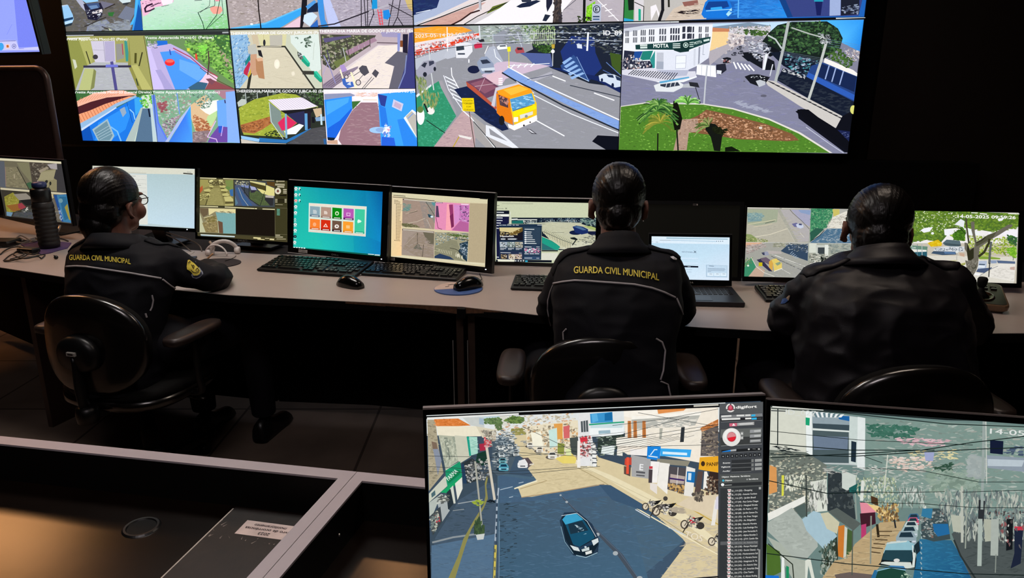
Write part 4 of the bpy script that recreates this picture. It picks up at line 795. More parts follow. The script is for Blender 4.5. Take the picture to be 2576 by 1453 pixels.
    d.P('#e8e4dc',2080,560,2150,580,2130,800,2060,790);d.P('#1c70b4',2085,600,2150,605,2142,690,2080,682);d.P('#d0e4f0',2095,612,2120,614,2116,670,2092,668);d.P('#e8e0d8',1795,690,1850,700,1850,780,1795,740);d.P('#c84048',1788,560,1815,560,1815,580,1788,580);d.P('#484044',1785,585,1815,585,1810,690,1782,690)
    d.P('#e8a828',2185,490,2330,480,2330,610,2175,585);d.E('#402c1c',2210,540,16,20);d.T('#402818', 'PANIFICA',2240,560,2390,552,30,.02)
    d.P('#b86c34',2190,260,2330,190,2330,240,2200,290);d.S('#c87c40 #a05c28 #e0a070',60,30,8,2195,265,2320,200,2320,235,2210,285);d.P('#68605c',2200,290,2330,240,2330,480,2190,480);d.S('#302c30 #887c70 #504c50 #a89880',130,26,14,2200,290,2330,260,2325,480,2200,480)
    d.P('#584844',2170,600,2210,600,2190,780,2140,780);d.P('#f0ece4',2220,600,2240,600,2280,720,2210,740);d.P('#342824',2260,600,2330,610,2330,780,2250,740);d.S('#201c1c #684c3c #b8a890',70,20,20,2240,640,2330,640,2330,800,2220,780)
    d.P('#dcccb0',2100,800,2330,780,2400,1000,2000,860);d.S('#44403c #8c8070',50,24,24,2130,770,2210,760,2210,830,2150,830)
    # wires
    for a in ((50,478,620,490,1240,440,1700,360,2330,250),(50,560,700,600,1300,560),(60,600,800,620,1400,560),(560,440,1240,480),(600,400,1300,410,1500,330,2100,170),(1300,380,1600,340,2330,230),(1500,240,1900,190,2330,110),(1500,410,1900,400,2330,390),(1700,140,2330,250),(800,250,1240,460)): d.L('#2c3438',3.4,*a)
    for k in range(10): d.L('#3c4040',2.5,1230 + k * 20,330 + k * 18,1600 + k * 60,290 + k * 12 - k * k)
    d.P('#f0ece4',1225,360,1245,360,1248,570,1222,570)
    # poles on the left,tree in tub
    d.P('#d0c8b8',502,405,522,405,585,820,566,825);d.P('#a8a89c',415,520,430,520,482,1020,470,1022);d.L('#c04848',16,500,380,545,376);d.S('#d8a8a8 #c83c48',26,18,14,480,340,545,350,545,410,505,410)
    d.S('#a8b840 #88a034',40,24,10,400,840,440,820,500,840,450,870);d.L('#48483c',4,450,840,460,960);d.S('#2c4030 #48603c #384c34',130,14,34,415,1020,450,960,495,1030,490,1090,420,1090);d.P('#c8ccc8',428,1095,498,1085,488,1130,440,1136);d.S('#141c24',6,50,14,520,830,570,825,575,838,525,840)
    # lane studs and road marks
    d.P('#46505c',1100,800,1110,795,1580,1250,1720,1460,1690,1470,1540,1260);d.L('#5c7088',3,1090,780,1560,1240,1720,1460)
    for x,y,r in ((1092,785,7),(1140,838,9),(1382,1092,13),(1522,1240,17),(1712,1438,20)): d.E('#a8b0b4',x,y,r * 1.2,r)
    for a in ((765,690,800,682),(690,802,718,796),(620,742,715,718)): d.L('#b8c8d4',5,*a)
    d.L('#d8dce0',7,1680,898,1790,962);d.T('#e8dcc4', 'MOTOS',1800,1030,2300,1190,62,.0) if False else None
    d.T('#ece0c8', 'TOS',2060,1110,2200,1150,52,.0); [d.L('#c8d0d4',6,1940 + k * 26,1040 + k * 12,2000 + k * 24,1060 + k * 12) for k in range(4)]
    # dark saloon in front
    d.P('#26384c',1085,985,1120,920,1230,915,1340,1010,1395,1130,1385,1240,1290,1275,1190,1255,1120,1150)
    d.P('#142430',1100,960,1140,930,1215,922,1290,970,1350,1090,1390,1170,1330,1265,1200,1250,1130,1130);d.P('#3ca0c8',1105,975,1140,935,1215,928,1270,975,1130,1015);d.P('#18506c',1130,1015,1270,975,1345,1080,1360,1120,1240,1190,1190,1170);d.P('#1c3444',1150,1010,1260,985,1310,1060,1170,1090)
    d.S('#c8dce4 #6c98ac',14,22,6,1200,1010,1260,1010,1290,1090,1240,1090);d.P('#243c54',1190,1170,1250,1190,1360,1130,1365,1160,1240,1215);d.P('#d8e0e0',1165,1175,1230,1195,1245,1225,1195,1215);d.P('#d8e0e0',1335,1140,1385,1120,1390,1150,1350,1180);d.P('#c8d4d4',1255,1210,1315,1190,1318,1215,1262,1228);d.P('#e0e4e0',1285,1230,1335,1215,1338,1238,1290,1252);d.L('#d0dce0',4,1100,945,1220,925,1300,990,1370,1110);d.L('#8cb0c0',4,1095,1030,1125,1150,1190,1240);d.L('#a8c8d4',5,1215,1255,1290,1272,1380,1235);d.E('#d8e4e8',1287,1190,9,7)
    # motorcycles
    def moto(x,y,s,body):
        d.E('#4c443c',x - 60 * s,y + 30 * s,34 * s,38 * s);d.E('#d8ccb4',x - 60 * s,y + 30 * s,24 * s,28 * s);d.E('#3c3834',x + 70 * s,y + 40 * s,34 * s,30 * s);d.P(body,x - 30 * s,y - 20 * s,x + 20 * s,y - 30 * s,x + 50 * s,y + 10 * s,x,y + 30 * s);d.P('#1c1c1c',x + 10 * s,y - 20 * s,x + 100 * s,y - 36 * s,x + 60 * s,y + 6 * s,x + 20 * s,y + 10 * s);d.L('#605850',7 * s,x - 10 * s,y - 40 * s,x - 60 * s,y + 40 * s);d.S('#e0dcd4 #282828 #8c8478',36,18 * s,12 * s,x - 40 * s,y - 20 * s,x + 50 * s,y - 20 * s,x + 60 * s,y + 60 * s,x - 20 * s,y + 50 * s)
    moto(1805,850,.8, '#6c6c6c'); moto(1900,880,1., '#504c4c'); moto(2120,985,.95, '#c82c3c'); moto(2330,1120,.9, '#303030');d.E('#484440',1913,810,18,18);d.L('#34302c',8,2050,1075,2100,990);d.L('#34302c',8,1795,950,1840,870);d.S('#b0a490',20,70,16,1930,890,2040,880,2030,930)
    d.P('#e8e4dc',2300,820,2330,820,2300,1020,2270,1020);d.P('#d8d4e0',2310,800,2340,780,2340,900,2300,890)
    # picture borders,side panel
    d.f(1460,990,3.138)
    d.P('#0c0d0f',-1300,60,1080,40,1080,95,-1300,190);d.f(1060,990,3.1386);d.W('#e8e8e4',50,182,765,148,14,12);d.f(1460,990,3.138);d.W('#c8c4b8',882,86,1072,76,13,5)
    d.P('#43464a',1080,40,1440,30,1440,1700,1062,1700);d.P('#505357',1082,50,1440,36,1435,130,1080,140)
    d.f(1790,1000,6.607)
    d.P('#55585a',95,60,830,35,815,230,92,250);d.E('#e8e4e0',276,145,76,72);d.E('#50504f',276,145,52,50);d.P('#55585a',180,165,370,160,360,182,190,188);d.P('#55585a',262,60,292,60,290,100,264,100);d.P('#b83c50',276,90,310,130,318,180,236,184,240,130);d.E('#d86078',276,135,24,30)
    d.T('#eceae6', 'digifort',368,156,708,140,44,.035)
    d.P('#7c7e80',115,268,800,235,805,285,112,320);d.P('#28292b',112,320,805,288,800,340,120,370);d.L('#a0a2a4',4,120,376,790,348);d.W('#dcdcd8',132,285,290,276,26,2);d.W('#dcdcd8',382,272,500,268,26,2);d.W('#dcdcd8',525,268,605,264,26,1);d.P('#38b0e0',618,255,685,250,685,285,618,288);d.W('#e4e4e0',138,334,432,322,28,5);d.W('#e4e4e0',525,322,618,318,26,1);d.P('#38b0e0',622,308,706,304,706,336,622,340);d.L('#505254',12,715,318,780,314)
    d.P('#d0667c',255,400,380,392,380,445,258,452);d.P('#f4ecec',300,440,325,398,355,438);d.P('#a8a8a6',385,392,665,374,665,425,385,440);d.W('#c8c8c6',430,412,640,400,26,3)
    d.P('#626563',115,500,790,470,790,620,112,635);d.P('#3c3e3e',110,635,790,610,788,735,112,765);d.L('#b8bab8',4,120,772,790,738)
    d.E('#e4e2de',292,626,150,150,36);d.E('#f0eeea',285,600,118,110,30);d.E('#dcdad6',292,622,90,92);d.E('#b02434',292,622,74,80,30);d.P('#d88c90',222,610,240,570,280,546,330,556,360,600,358,615,290,625,228,640);d.P('#e02434',225,650,300,625,362,618,340,670,292,694,250,680)
    for y in (568,638): d.P('#9c9e9c',440,y - 26,485,y - 30,485,y + 24,440,y + 28);d.E('#d8d8d4',464,y,13,13)
    for k in range(3): y = 525 + k * 80;d.P('#96989a' if k < 2 else '#808284',596,y - 20,776,y - 30,774,y + 22,592,y + 32);d.P('#b8bab8',665,y - 14,770,y - 22,770,y + 10,662,y + 18) if k < 2 else d.W('#b0b2b0',610,y + 4,760,y - 6,22,2)
    d.P('#202224',122,838,785,800,780,850,125,880);d.P('#2888e0',130,866,275,834,275,862,140,872);d.P('#a8aaac',275,834,370,820,368,856,275,862);d.E('#d0d0cc',576,825,16,14);d.W('#808280',640,820,690,822,8,1);d.E('#d0d0cc',742,822,18,11);d.L('#8c8e8e',4,125,888,780,852)
    for k in range(9): x = 152 + k * 74.7; y = 945 - k * 3.6;d.P('#242628',x - 28,y - 28,x + 26,y - 30,x + 26,y + 24,x - 28,y + 26);d.T('#c8cac8',str(k + 1 if k else 0),x - 8,y + 10,x + 8,y + 9,20,.02)
    for k in range(3): y = 1030 + k * 68;d.P('#303234',290,y - 28,612,y - 42,610,y + 18,290,y + 32);d.L('#a0a2a0',3,290,y + 34,612,y + 20);d.P('#787a78',618,y - 40,655,y - 42,655,y + 6,618,y + 8);d.P('#9c9e9c',676,y - 42,788,y - 48,788,y - 4,676,y + 4)
    d.T('#dcdcd8', 'Evento',150,1062,268,1056,22,.04);d.T('#dcdcd8', 'Vigilancia',118,1128,270,1122,22,.04);d.T('#dcdcd8', 'Auxiliar',144,1196,268,1190,22,.04)
    d.P('#505352',95,1240,800,1215,800,1460,90,1460);d.T('#e0e0dc', 'Objetos  Monitores  Servidores',130,1292,596,1272,24,.04);d.E('#38b0d0',152,1340,18,18);d.T('#e0e0dc', 'Objetos',180,1350,298,1344,24,.04);d.E('#a8aaa8',546,1320,11,13);d.T('#e0e0dc', 'Servidores',574,1328,728,1320,24,.04)
    d.P('#2c2e30',95,1388,790,1358,786,1412,92,1440);d.E('#f0f0f0',142,1408,28,24);d.W('#9c9e9c',180,1418,300,1410,12,1)
    d.f(1460,990,3.138)
    d.P('#35383a',1085,730,1412,712,1390,1700,1070,1700);d.P('#a0a2a0',1386,718,1404,717,1404,736,1386,737);d.P('#8c8e8c',1384,1206,1398,1206,1394,1440,1380,1440);d.P('#5c5e60',1086,1145,1380,1138,1380,1165,1084,1172)
    nm = ('Shopping', 'Antonio Cardoso', 'Jardim Brasil', 'Rua Carlos Chagas', 'Marginal Direita', 'D. Pedro I - PTZ', 'Jardim Santos Du', 'Av. Pres. Vargas', 'Av. Brigadeiro', 'Eduardo Moreira', 'Luiz Rodrigo Fre', 'Joao Fernandes R', 'Alpheu Brandao 2', 'J.F.M. Camilo Gle', 'Av. Antonio Fran', 'Parque Municipal', 'Escola Classe) - A', 'Monitoramento Sub', 'C. Moreira Durao', 'Integracao R. Ve', 'Av. Antonio Dias', 'J.C. Amarildo Dias', 'Cine Teatro', 'R. Afonso Rodrig')
    for k in range(24):
        y = 748 + k * 29.1; x = 1140 - k * .2
        d.P('#e4e0dc',x,y - 12,x + 30,y - 14,x + 26,y + 8,x + 8,y + 12);d.R('#c04050',x + 5,y - 7,x + 24,y - 2)
        d.T('#c8c8c4' if k != 14 else '#8c8e8c', 'ID_%d (%d) - %s' % (114 + k,7 * k + 23,nm[k]),x + 34,y + 7,1340 - .3 * k + 6 * (len(nm[k]) - 9) * .9,y - 2,13,.03)
    d.f(1460,990,3.138);d.L('#1c1d20',12,-1200,1590,1068,1418);d.W('#909290',890,1448,1020,1446,12,2)

def pic_n2(d):   # near monitor at the right edge: hillside street
    d.full('#6c8480');d.f(1900,990,3.1376)
    d.P('#7c948c',860,190,3000,300,3000,900,860,900)
    d.S('#a8b8b0 #5c7870 #c4ccc4 #48645c #8ca49c #708c84 #b0a8a0',1100,60,12,870,200,2900,330,2900,1000,1500,1000,1000,700)
    d.S('#3c6c5c #2c5c4c #4c7c6c',120,50,22,880,240,1280,260,1240,360,900,340);d.S('#d8b0b8 #e8ccd0 #c894a0',70,60,9,1080,340,1530,360,1520,420,1180,400);d.S('#d8c898 #e0d8a8',60,50,9,1200,440,1600,440,1560,520,1250,520);d.S('#e4e4dc #c8a894 #e8c8c0',90,46,12,1050,500,1400,500,1390,620,1100,600)
    d.S('#3c5848 #2c4c3c',70,40,14,1400,560,1560,540,1540,640,1420,650);d.P('#9ca4c8',1330,460,1410,460,1400,530,1340,525);d.S('#c4c8c0 #8c9c94',200,40,7,880,560,1700,560,1700,760,900,740);d.S('#d8dcd4 #44544c #a8b4ac',120,9,46,1130,740,1330,740,1340,900,1130,880)
    d.S('#7c9484 #98aca0 #a8b8a8 #5c7468',160,60,30,1360,600,1760,620,1760,760,1380,760)
    # white building
    d.P('#c8ccc0',120,100,420,110,450,580,400,610,240,460,110,440);d.P('#d4d6c8',120,130,390,140,395,460,300,440,120,420);d.P('#e8eeec',395,130,445,140,450,560,455,590,405,600,400,400);d.P('#1ca070',395,185,428,190,425,250,395,245)
    d.P('#b8c0c0',445,130,860,190,860,570,740,560,450,550);d.P('#4c5c60',450,280,735,290,735,545,450,540);d.P('#6c7c90',455,330,730,340,725,440,460,440);d.P('#90a0a8',448,180,745,195,745,245,448,235);d.P('#3c4c54',450,232,740,245,738,290,452,272);d.P('#d8e0dc',450,270,740,290,740,302,450,286);d.P('#c8d4d0',740,180,810,185,805,560,738,550);d.P('#dfe6e4',805,180,865,190,862,600,800,580);d.P('#20303c',755,370,795,380,790,540,752,530);d.P('#1c60a0',640,170,740,175,740,215,660,200)
    for k in range(12): d.P('#e8ecec' if k % 2 else '#688088',450 + k * 20,140 + k * 2,478 + k * 20,138 + k * 2,500 + k * 16,185,474 + k * 16,185)
    # mid buildings
    d.P('#6c746c',110,440,400,460,560,560,560,900,100,990);d.S('#8c9488 #48504c #a8ac98 #d0d0bc #30383c #c8c0a8',420,26,14,115,460,400,480,560,600,560,860,100,960);d.P('#d89858',110,560,165,580,170,770,105,790);d.P('#d8d84c',205,640,225,640,222,800,205,805)
    d.S('#e8e8d8 #c8ccb8',60,12,30,240,640,380,650,380,740,240,760);d.P('#30383c',570,600,670,620,760,760,780,900,790,990,640,930,565,920);d.S('#505858 #242c30',60,26,30,570,620,660,640,760,780,770,900,590,910);d.P('#c8d0c8',680,600,790,640,790,720,720,760,680,740);d.P('#1c5c58',735,740,830,690,830,780,800,790,740,780);d.P('#d8dcd0',440,690,560,670,565,920,470,930);d.S('#404844 #a8aca4 #e4e4dc',70,14,60,440,700,560,690,560,900,400,920)
    d.S('#b8c4a0 #88987c #d4d8c8 #5c6c60',260,14,26,790,640,1100,660,1130,860,940,900,800,820)
    d.P('#e8e8e0',95,940,390,800,390,850,100,1000);d.P('#50605c',300,900,390,860,395,960,360,975)
    # awnings
    d.P('#a8b0a8',95,1010,285,895,370,990,400,1080,480,1100,490,1200,400,1300,300,1290,190,1170,95,1080);d.S('#b4bcb4 #9ca49c',140,50,18,110,1020,280,910,380,1050,470,1150,400,1270,200,1150)
    d.P('#a4c0cc',365,985,455,920,520,940,640,1120,540,1225,470,1150,400,1075);d.P('#c8c4a8',510,940,570,930,660,1010,640,1100,560,1060);d.P('#58605c',570,925,640,895,830,1020,770,1075,660,1000);d.P('#a8b0a4',190,1170,300,1290,400,1310,400,1453,290,1453,200,1300,90,1120)
    d.P('#4c6c2c',85,1180,190,1240,200,1400,90,1453);d.L('#20281c',8,100,1180,290,1340,300,1453);d.P('#e4e8e4',205,1280,225,1290,230,1453,200,1453);d.P('#1c8c5c',240,1350,262,1360,262,1453,240,1453);d.P('#1c70d0',75,1425,180,1430,200,1500,75,1500);d.P('#d8dcd0',390,1310,430,1290,465,1453,440,1453,415,1350,405,1453,390,1453)
    d.P('#c87830',650,1040,700,1030,690,1290,645,1275);d.P('#c8ccc0',700,1040,722,1055,712,1300,690,1290);d.P('#30382c',530,1225,640,1120,650,1270,640,1350,540,1380);d.P('#445c34',722,1060,760,1080,760,1240,712,1280);d.S('#20443c #5c6c60 #a8b0a4',80,20,40,500,1230,620,1150,640,1340,520,1430)
    d.P('#e08c9c',820,850,880,860,950,930,830,940);d.P('#e8c888',880,865,960,880,1085,950,1090,990,1060,1000,950,930);d.P('#401c28',820,940,940,930,945,1020,830,1060);d.P('#b83c6c',830,1030,870,1020,870,1130,830,1140);d.S('#8c6440 #402c20 #c8a860 #e8d8a8 #6c5030',150,16,30,940,900,1120,850,1130,1000,990,1020);d.P('#4c3420',905,800,960,820,965,880,910,860)
    d.P('#b8a078',780,1180,980,1010,1180,1000,1060,1250,900,1453,520,1453,620,1310,720,1290);d.S('#c8b088 #a89068 #d8c498 #786850',160,60,9,800,1180,980,1050,1150,1020,1000,1250,860,1440,560,1440);d.L('#2c2418',20,955,1030,965,1120);d.L('#303030',14,1090,990,1100,1050); [d.L('#50402c',8,900 + k * 14,1240 - k * 32,980 + k * 18,1250 - k * 34) for k in range(6)]
    d.P('#685c58',620,1420,740,1400,920,1420,900,1470,640,1470)
    # road and right side
    d.P('#26648c',1290,1150,1540,1150,1600,1250,1720,1500,1230,1500,1260,1300);d.G(['#2c6c90', '#2c6484', '#1c5480', '#20648c'],1290,1140,1540,1150,1720,1500,1230,1500);d.S('#2c7098 #205c80 #347ca0',140,70,9,1290,1170,1540,1170,1680,1470,1250,1470)
    d.P('#4c5454',1540,1100,1700,960,2900,1100,2900,1600,1720,1500,1600,1250);d.S('#545c5c #444c4c #3c4444',220,80,12,1600,1150,2850,1200,2850,1500,1750,1450);d.L('#2c3434',14,1560,1150,1610,1270,1740,1470)
    d.P('#3c4c50',1380,900,1500,900,1520,1060,1530,1140,1400,1160,1300,1130,1300,1000);d.S('#a8b0ac #5c6c6c #8c9c98 #3c484c #7c5c54',160,24,12,1290,940,1500,900,1500,1050,1380,1140,1300,1120);d.P('#24689c',1390,1020,1510,1020,1525,1100,1430,1120,1400,1080);d.P('#34789c',1310,900,1390,900,1380,980,1300,960)
    d.S('#8c9890 #a8b0a4 #58686c #c4c8bc #48545c #707c78',520,14,60,1400,780,2100,780,2100,1160,1650,1130,1520,1060);d.P('#b4b8a8',1530,950,1640,960,1620,1090,1550,1080);d.P('#acb0a0',1790,980,1890,990,1880,1150,1800,1160)
    d.P('#8c98a4',1810,480,2900,560,2900,700,1820,580);d.P('#141c34',1840,360,1945,370,1940,475,1840,465);d.S('#5c6c84 #344458',60,60,18,1940,390,2900,460,2900,560,1950,500);d.P('#b8c4cc',1820,510,2110,520,2090,570,1820,565);d.S('#a8b0ac #98a4a4',120,60,30,1680,480,1800,500,1790,660,1660,650)
    d.P('#1c2438',2030,1060,2100,1060,2080,1330,2000,1370,2030,1250);d.P('#c83448',2030,1040,2100,1040,2100,1070,2035,1070);d.P('#14181c',1970,980,2020,980,2015,1220,1965,1230);d.P('#2c3034',1750,830,1800,840,1790,1000,1745,980);d.S('#d0d4cc #14181c #484c50 #8c4448',160,18,26,1800,900,2900,1000,2900,1200,1900,1200)
    # lamp posts
    d.L('#98a4a0',22,1792,180,1785,500,1775,900);d.L('#a8b4ac',34,1762,990,1755,1340);d.L('#c8ccc4',8,1806,200,1812,700);d.L('#b8bcb0',20,1618,730,1620,1160);d.L('#98a094',10,1655,880,1645,1210);d.L('#a8b0a8',60,1878,1000,1872,1250);d.L('#889088',8,1885,1260,1880,1400);d.L('#888c80',12,905,960,900,1330);d.L('#505850',9,760,1070,755,1420);d.L('#c8ccc0',10,1035,480,1005,780)
    d.L('#d8dcd4',26,840,690,830,830);d.L('#8c9890',12,780,780,790,980);d.L('#404844',12,395,640,398,960)
    # parked cars going downhill
    for i,(x,y,w,c) in enumerate(((1240,970,90, '#3c6c8c'),(1235,1000,90, '#c8506c'),(1220,1035,110, '#c0ccc8'),(1205,1080,130, '#a4b8b8'),(1180,1130,160, '#90a4ac'))): car(d,x,y,w,c, '#203440', '#1c2428',False)
    d.P('#141c20',980,1320,1000,1250,1240,1180,1260,1300,1250,1370,960,1340);d.P('#90bcc8',1000,1250,1030,1165,1190,1150,1245,1180,1235,1240);d.P('#c8d4d0',1010,1180,1060,1158,1190,1150,1180,1162,1050,1175);d.P('#23424c',1000,1260,1015,1225,1225,1225,1228,1310,1180,1320,990,1300);d.P('#d0d8d0',985,1320,1010,1315,1215,1320,1225,1350,1240,1240,1255,1250,1245,1360,1180,1370,980,1330);d.L('#d8e0dc',8,1230,1190,1240,1340);d.E('#d8d8d4',1105,1305,24,14);d.P('#1c2c34',1240,1190,1280,1150,1290,1230,1260,1260)
    d.P('#3c78a8',1000,1370,1060,1345,1160,1350,1180,1380);d.P('#1c4438',920,1453,950,1390,1060,1365,1170,1385,1200,1453,1200,1520,900,1520);d.P('#2c6c98',905,1440,930,1380,960,1380,920,1500);d.L('#88b8c8',7,950,1388,1060,1362,1172,1382);d.S('#b8d0b8 #2c5c4c',16,30,12,1130,1400,1200,1400,1210,1470,1150,1470)
    for k in range(10): d.L('#9cb0b4',8,1292 + k % 2 * 8,1080 + k * 40,1300,1095 + k * 40)
    # wires
    for a in ((100,110,700,150,1500,235,3000,290),(115,500,760,470,1300,440,1700,380,2120,330),(115,470,740,490,1300,455,1800,430,2900,390),(100,390,740,440,1400,440),(750,760,1100,775,1480,765),(1620,770,1900,760,2900,740),(80,1250,700,1330,1050,1360,1650,1410,2900,1440),(100,680,560,780,900,770),(110,290,800,360,1700,400),(820,850,1300,860,1700,890,2900,900),(850,490,990,540),(840,580,1300,600,1750,690,2100,690)): d.L('#14201f',7 if a[0] in (115,100,80) else 4.5,*a)
    d.L('#14201f',8,172,115,170,400);d.S('#1c2426',30,60,6,130,400,240,410,400,450,200,470);d.S('#e8e8e0 #1c2428',60,60,5,500,560,1000,580,1000,640,560,620)
    d.P('#101418',60,60,3000,260,3000,300,2100,222,1500,205,900,160,60,100);d.W('#e4e4dc',132,97,530,122,14,8);d.T('#d8dcd8', 'ID_027',232,158,470,172,40,-.0);d.T('#dce0dc', '14-05-2025 09:59:26',1835,310,2900,380,42,.01)
    d.L('#3c4244',8,120,130,230,135)

def pic_m0(d):
    d.full('#5c5a50');d.f(0,380,4.54)
    d.P('#6c6652',-90,100,345,120,380,430,0,410);d.P('#7c755c',60,180,190,180,330,430,60,400);d.S('#847c60 #6c6450 #90886c',120,30,12,70,190,190,190,320,420,70,400);d.P('#585c64',-60,110,50,115,70,420,-20,400);d.L('#8c7468',8,60,180,68,400);d.P('#7c785c',190,130,330,130,370,400,340,340,240,220);d.L('#2c2c24',8,195,180,335,440);d.P('#3c5c40',320,360,360,350,375,420,345,440,300,370);d.E('#a0967c',165,290,8,26)
    d.P('#4c443c',335,120,720,130,770,480,380,440);d.S('#3c342c #685c50 #8c8474 #282420',160,22,14,345,140,640,140,520,230,400,330,360,260);d.P('#8c8464',500,220,655,200,655,460,500,440,430,330);d.P('#9c9474',470,240,640,215,640,300,600,330,440,330);d.P('#3c3a3c',655,150,720,150,760,470,650,460,650,330,615,310);d.P('#988c78',440,220,540,175,560,195,460,250);d.P('#a8a0a0',540,150,650,140,655,210,580,200)
    d.P('#907c78',385,430,430,330,470,360,490,440);d.L('#c8b8a0',7,430,340,500,440);d.L('#c8b890',8,475,355,515,445);d.L('#2c2c28',5,580,360,545,440);d.E('#282824',530,350,16,22,rot=.5);d.E('#282824',576,368,12,22)
    d.L('#c8c0a4',20,-80,88,700,132);d.W('#d8d0b0',-10,92,700,132,24,12);d.L('#b8ae90',16,10,425,760,490);d.W('#c8bea0',15,428,760,490,22,10)
    d.P('#3a362e',10,440,380,470,400,780,60,740);d.P('#8a8434',50,520,150,470,220,540,215,640,180,690,80,700,60,600);d.S('#98923c #746c2c #a89c50',90,22,14,60,530,150,480,210,560,180,680,90,690);d.P('#8c5c2c',70,620,210,600,240,670,150,690);d.P('#8c8478',155,490,300,480,375,545,220,560);d.P('#943c44',205,600,250,590,300,640,250,665,215,650);d.P('#c8c4b8',250,680,320,635,325,670,280,700);d.P('#484a50',170,700,380,690,390,775,150,740);d.S('#3c4444 #50504c',60,30,14,180,690,380,620,385,770,190,740);d.P('#6c8ca4',75,690,150,700,130,745,78,735);d.P('#202020',230,560,380,545,370,620,300,620)
    d.P('#5c564a',380,470,640,500,720,805,400,780);d.P('#c4b48c',490,470,610,490,610,540,500,530);d.S('#d8cca0 #a89870',30,30,8,490,480,605,495,605,535,500,525);d.P('#6c6458',500,540,620,545,700,790,540,740);d.P('#244c8c',615,500,770,490,825,820,710,805);d.P('#3c78a0',650,500,770,495,822,815,725,805);d.P('#2c6488',680,520,760,520,800,760,740,790);d.P('#988c3c',740,640,772,600,810,790,790,780);d.E('#6c94a0',695,565,24,26);d.E('#8c887c',650,705,40,16);d.E('#5c5a58',650,705,30,10);d.S('#5c84c0 #98a8b8',26,12,22,670,650,700,650,720,790,690,790);d.P('#1c3c80',380,490,490,480,480,510,390,520)

def pic_mx(d):
    d.full('#5c88b8');d.f(0,380,4.54);d.S('#a8c8e0 #3c5c98 #c8d4dc #28405c',60,24,26,-200,380,60,460,60,740,-200,700)

def pic_m2(d):
    d.full('#bcd0d4');d.f(0,380,3.302)
    d.G(['#b4ccd0', '#b4cace', '#c4dcec', '#c8e0ec'],1220,180,1620,200,1628,640,1222,600);d.P('#dcdccc',760,110,1620,150,1620,195,760,180);d.P('#cbcbbc',770,155,1215,180,1215,188,770,170);d.P('#e0e2da',760,185,1220,195,1228,610,760,590)
    d.W('#5c5c58',780,136,960,146,5,6);d.W('#484844',790,150,830,152,5,1);d.W('#8c8c88',850,153,930,158,4,2);d.W('#30302c',1525,184,1600,190,9,3);d.W('#8c8c88',1555,173,1590,176,4,2)
    for k in range(6): d.W('#a0a4a0',1080 + (k % 2) * 70,205 + k * 38,1130 + (k % 3) * 25,207 + k * 38,4,1)
    for k in range(9): d.L('#b4b8b4',2,1050,230 + k * 34,1215,238 + k * 34)
    d.W('#9ca09c',800,215,980,222,5,3)

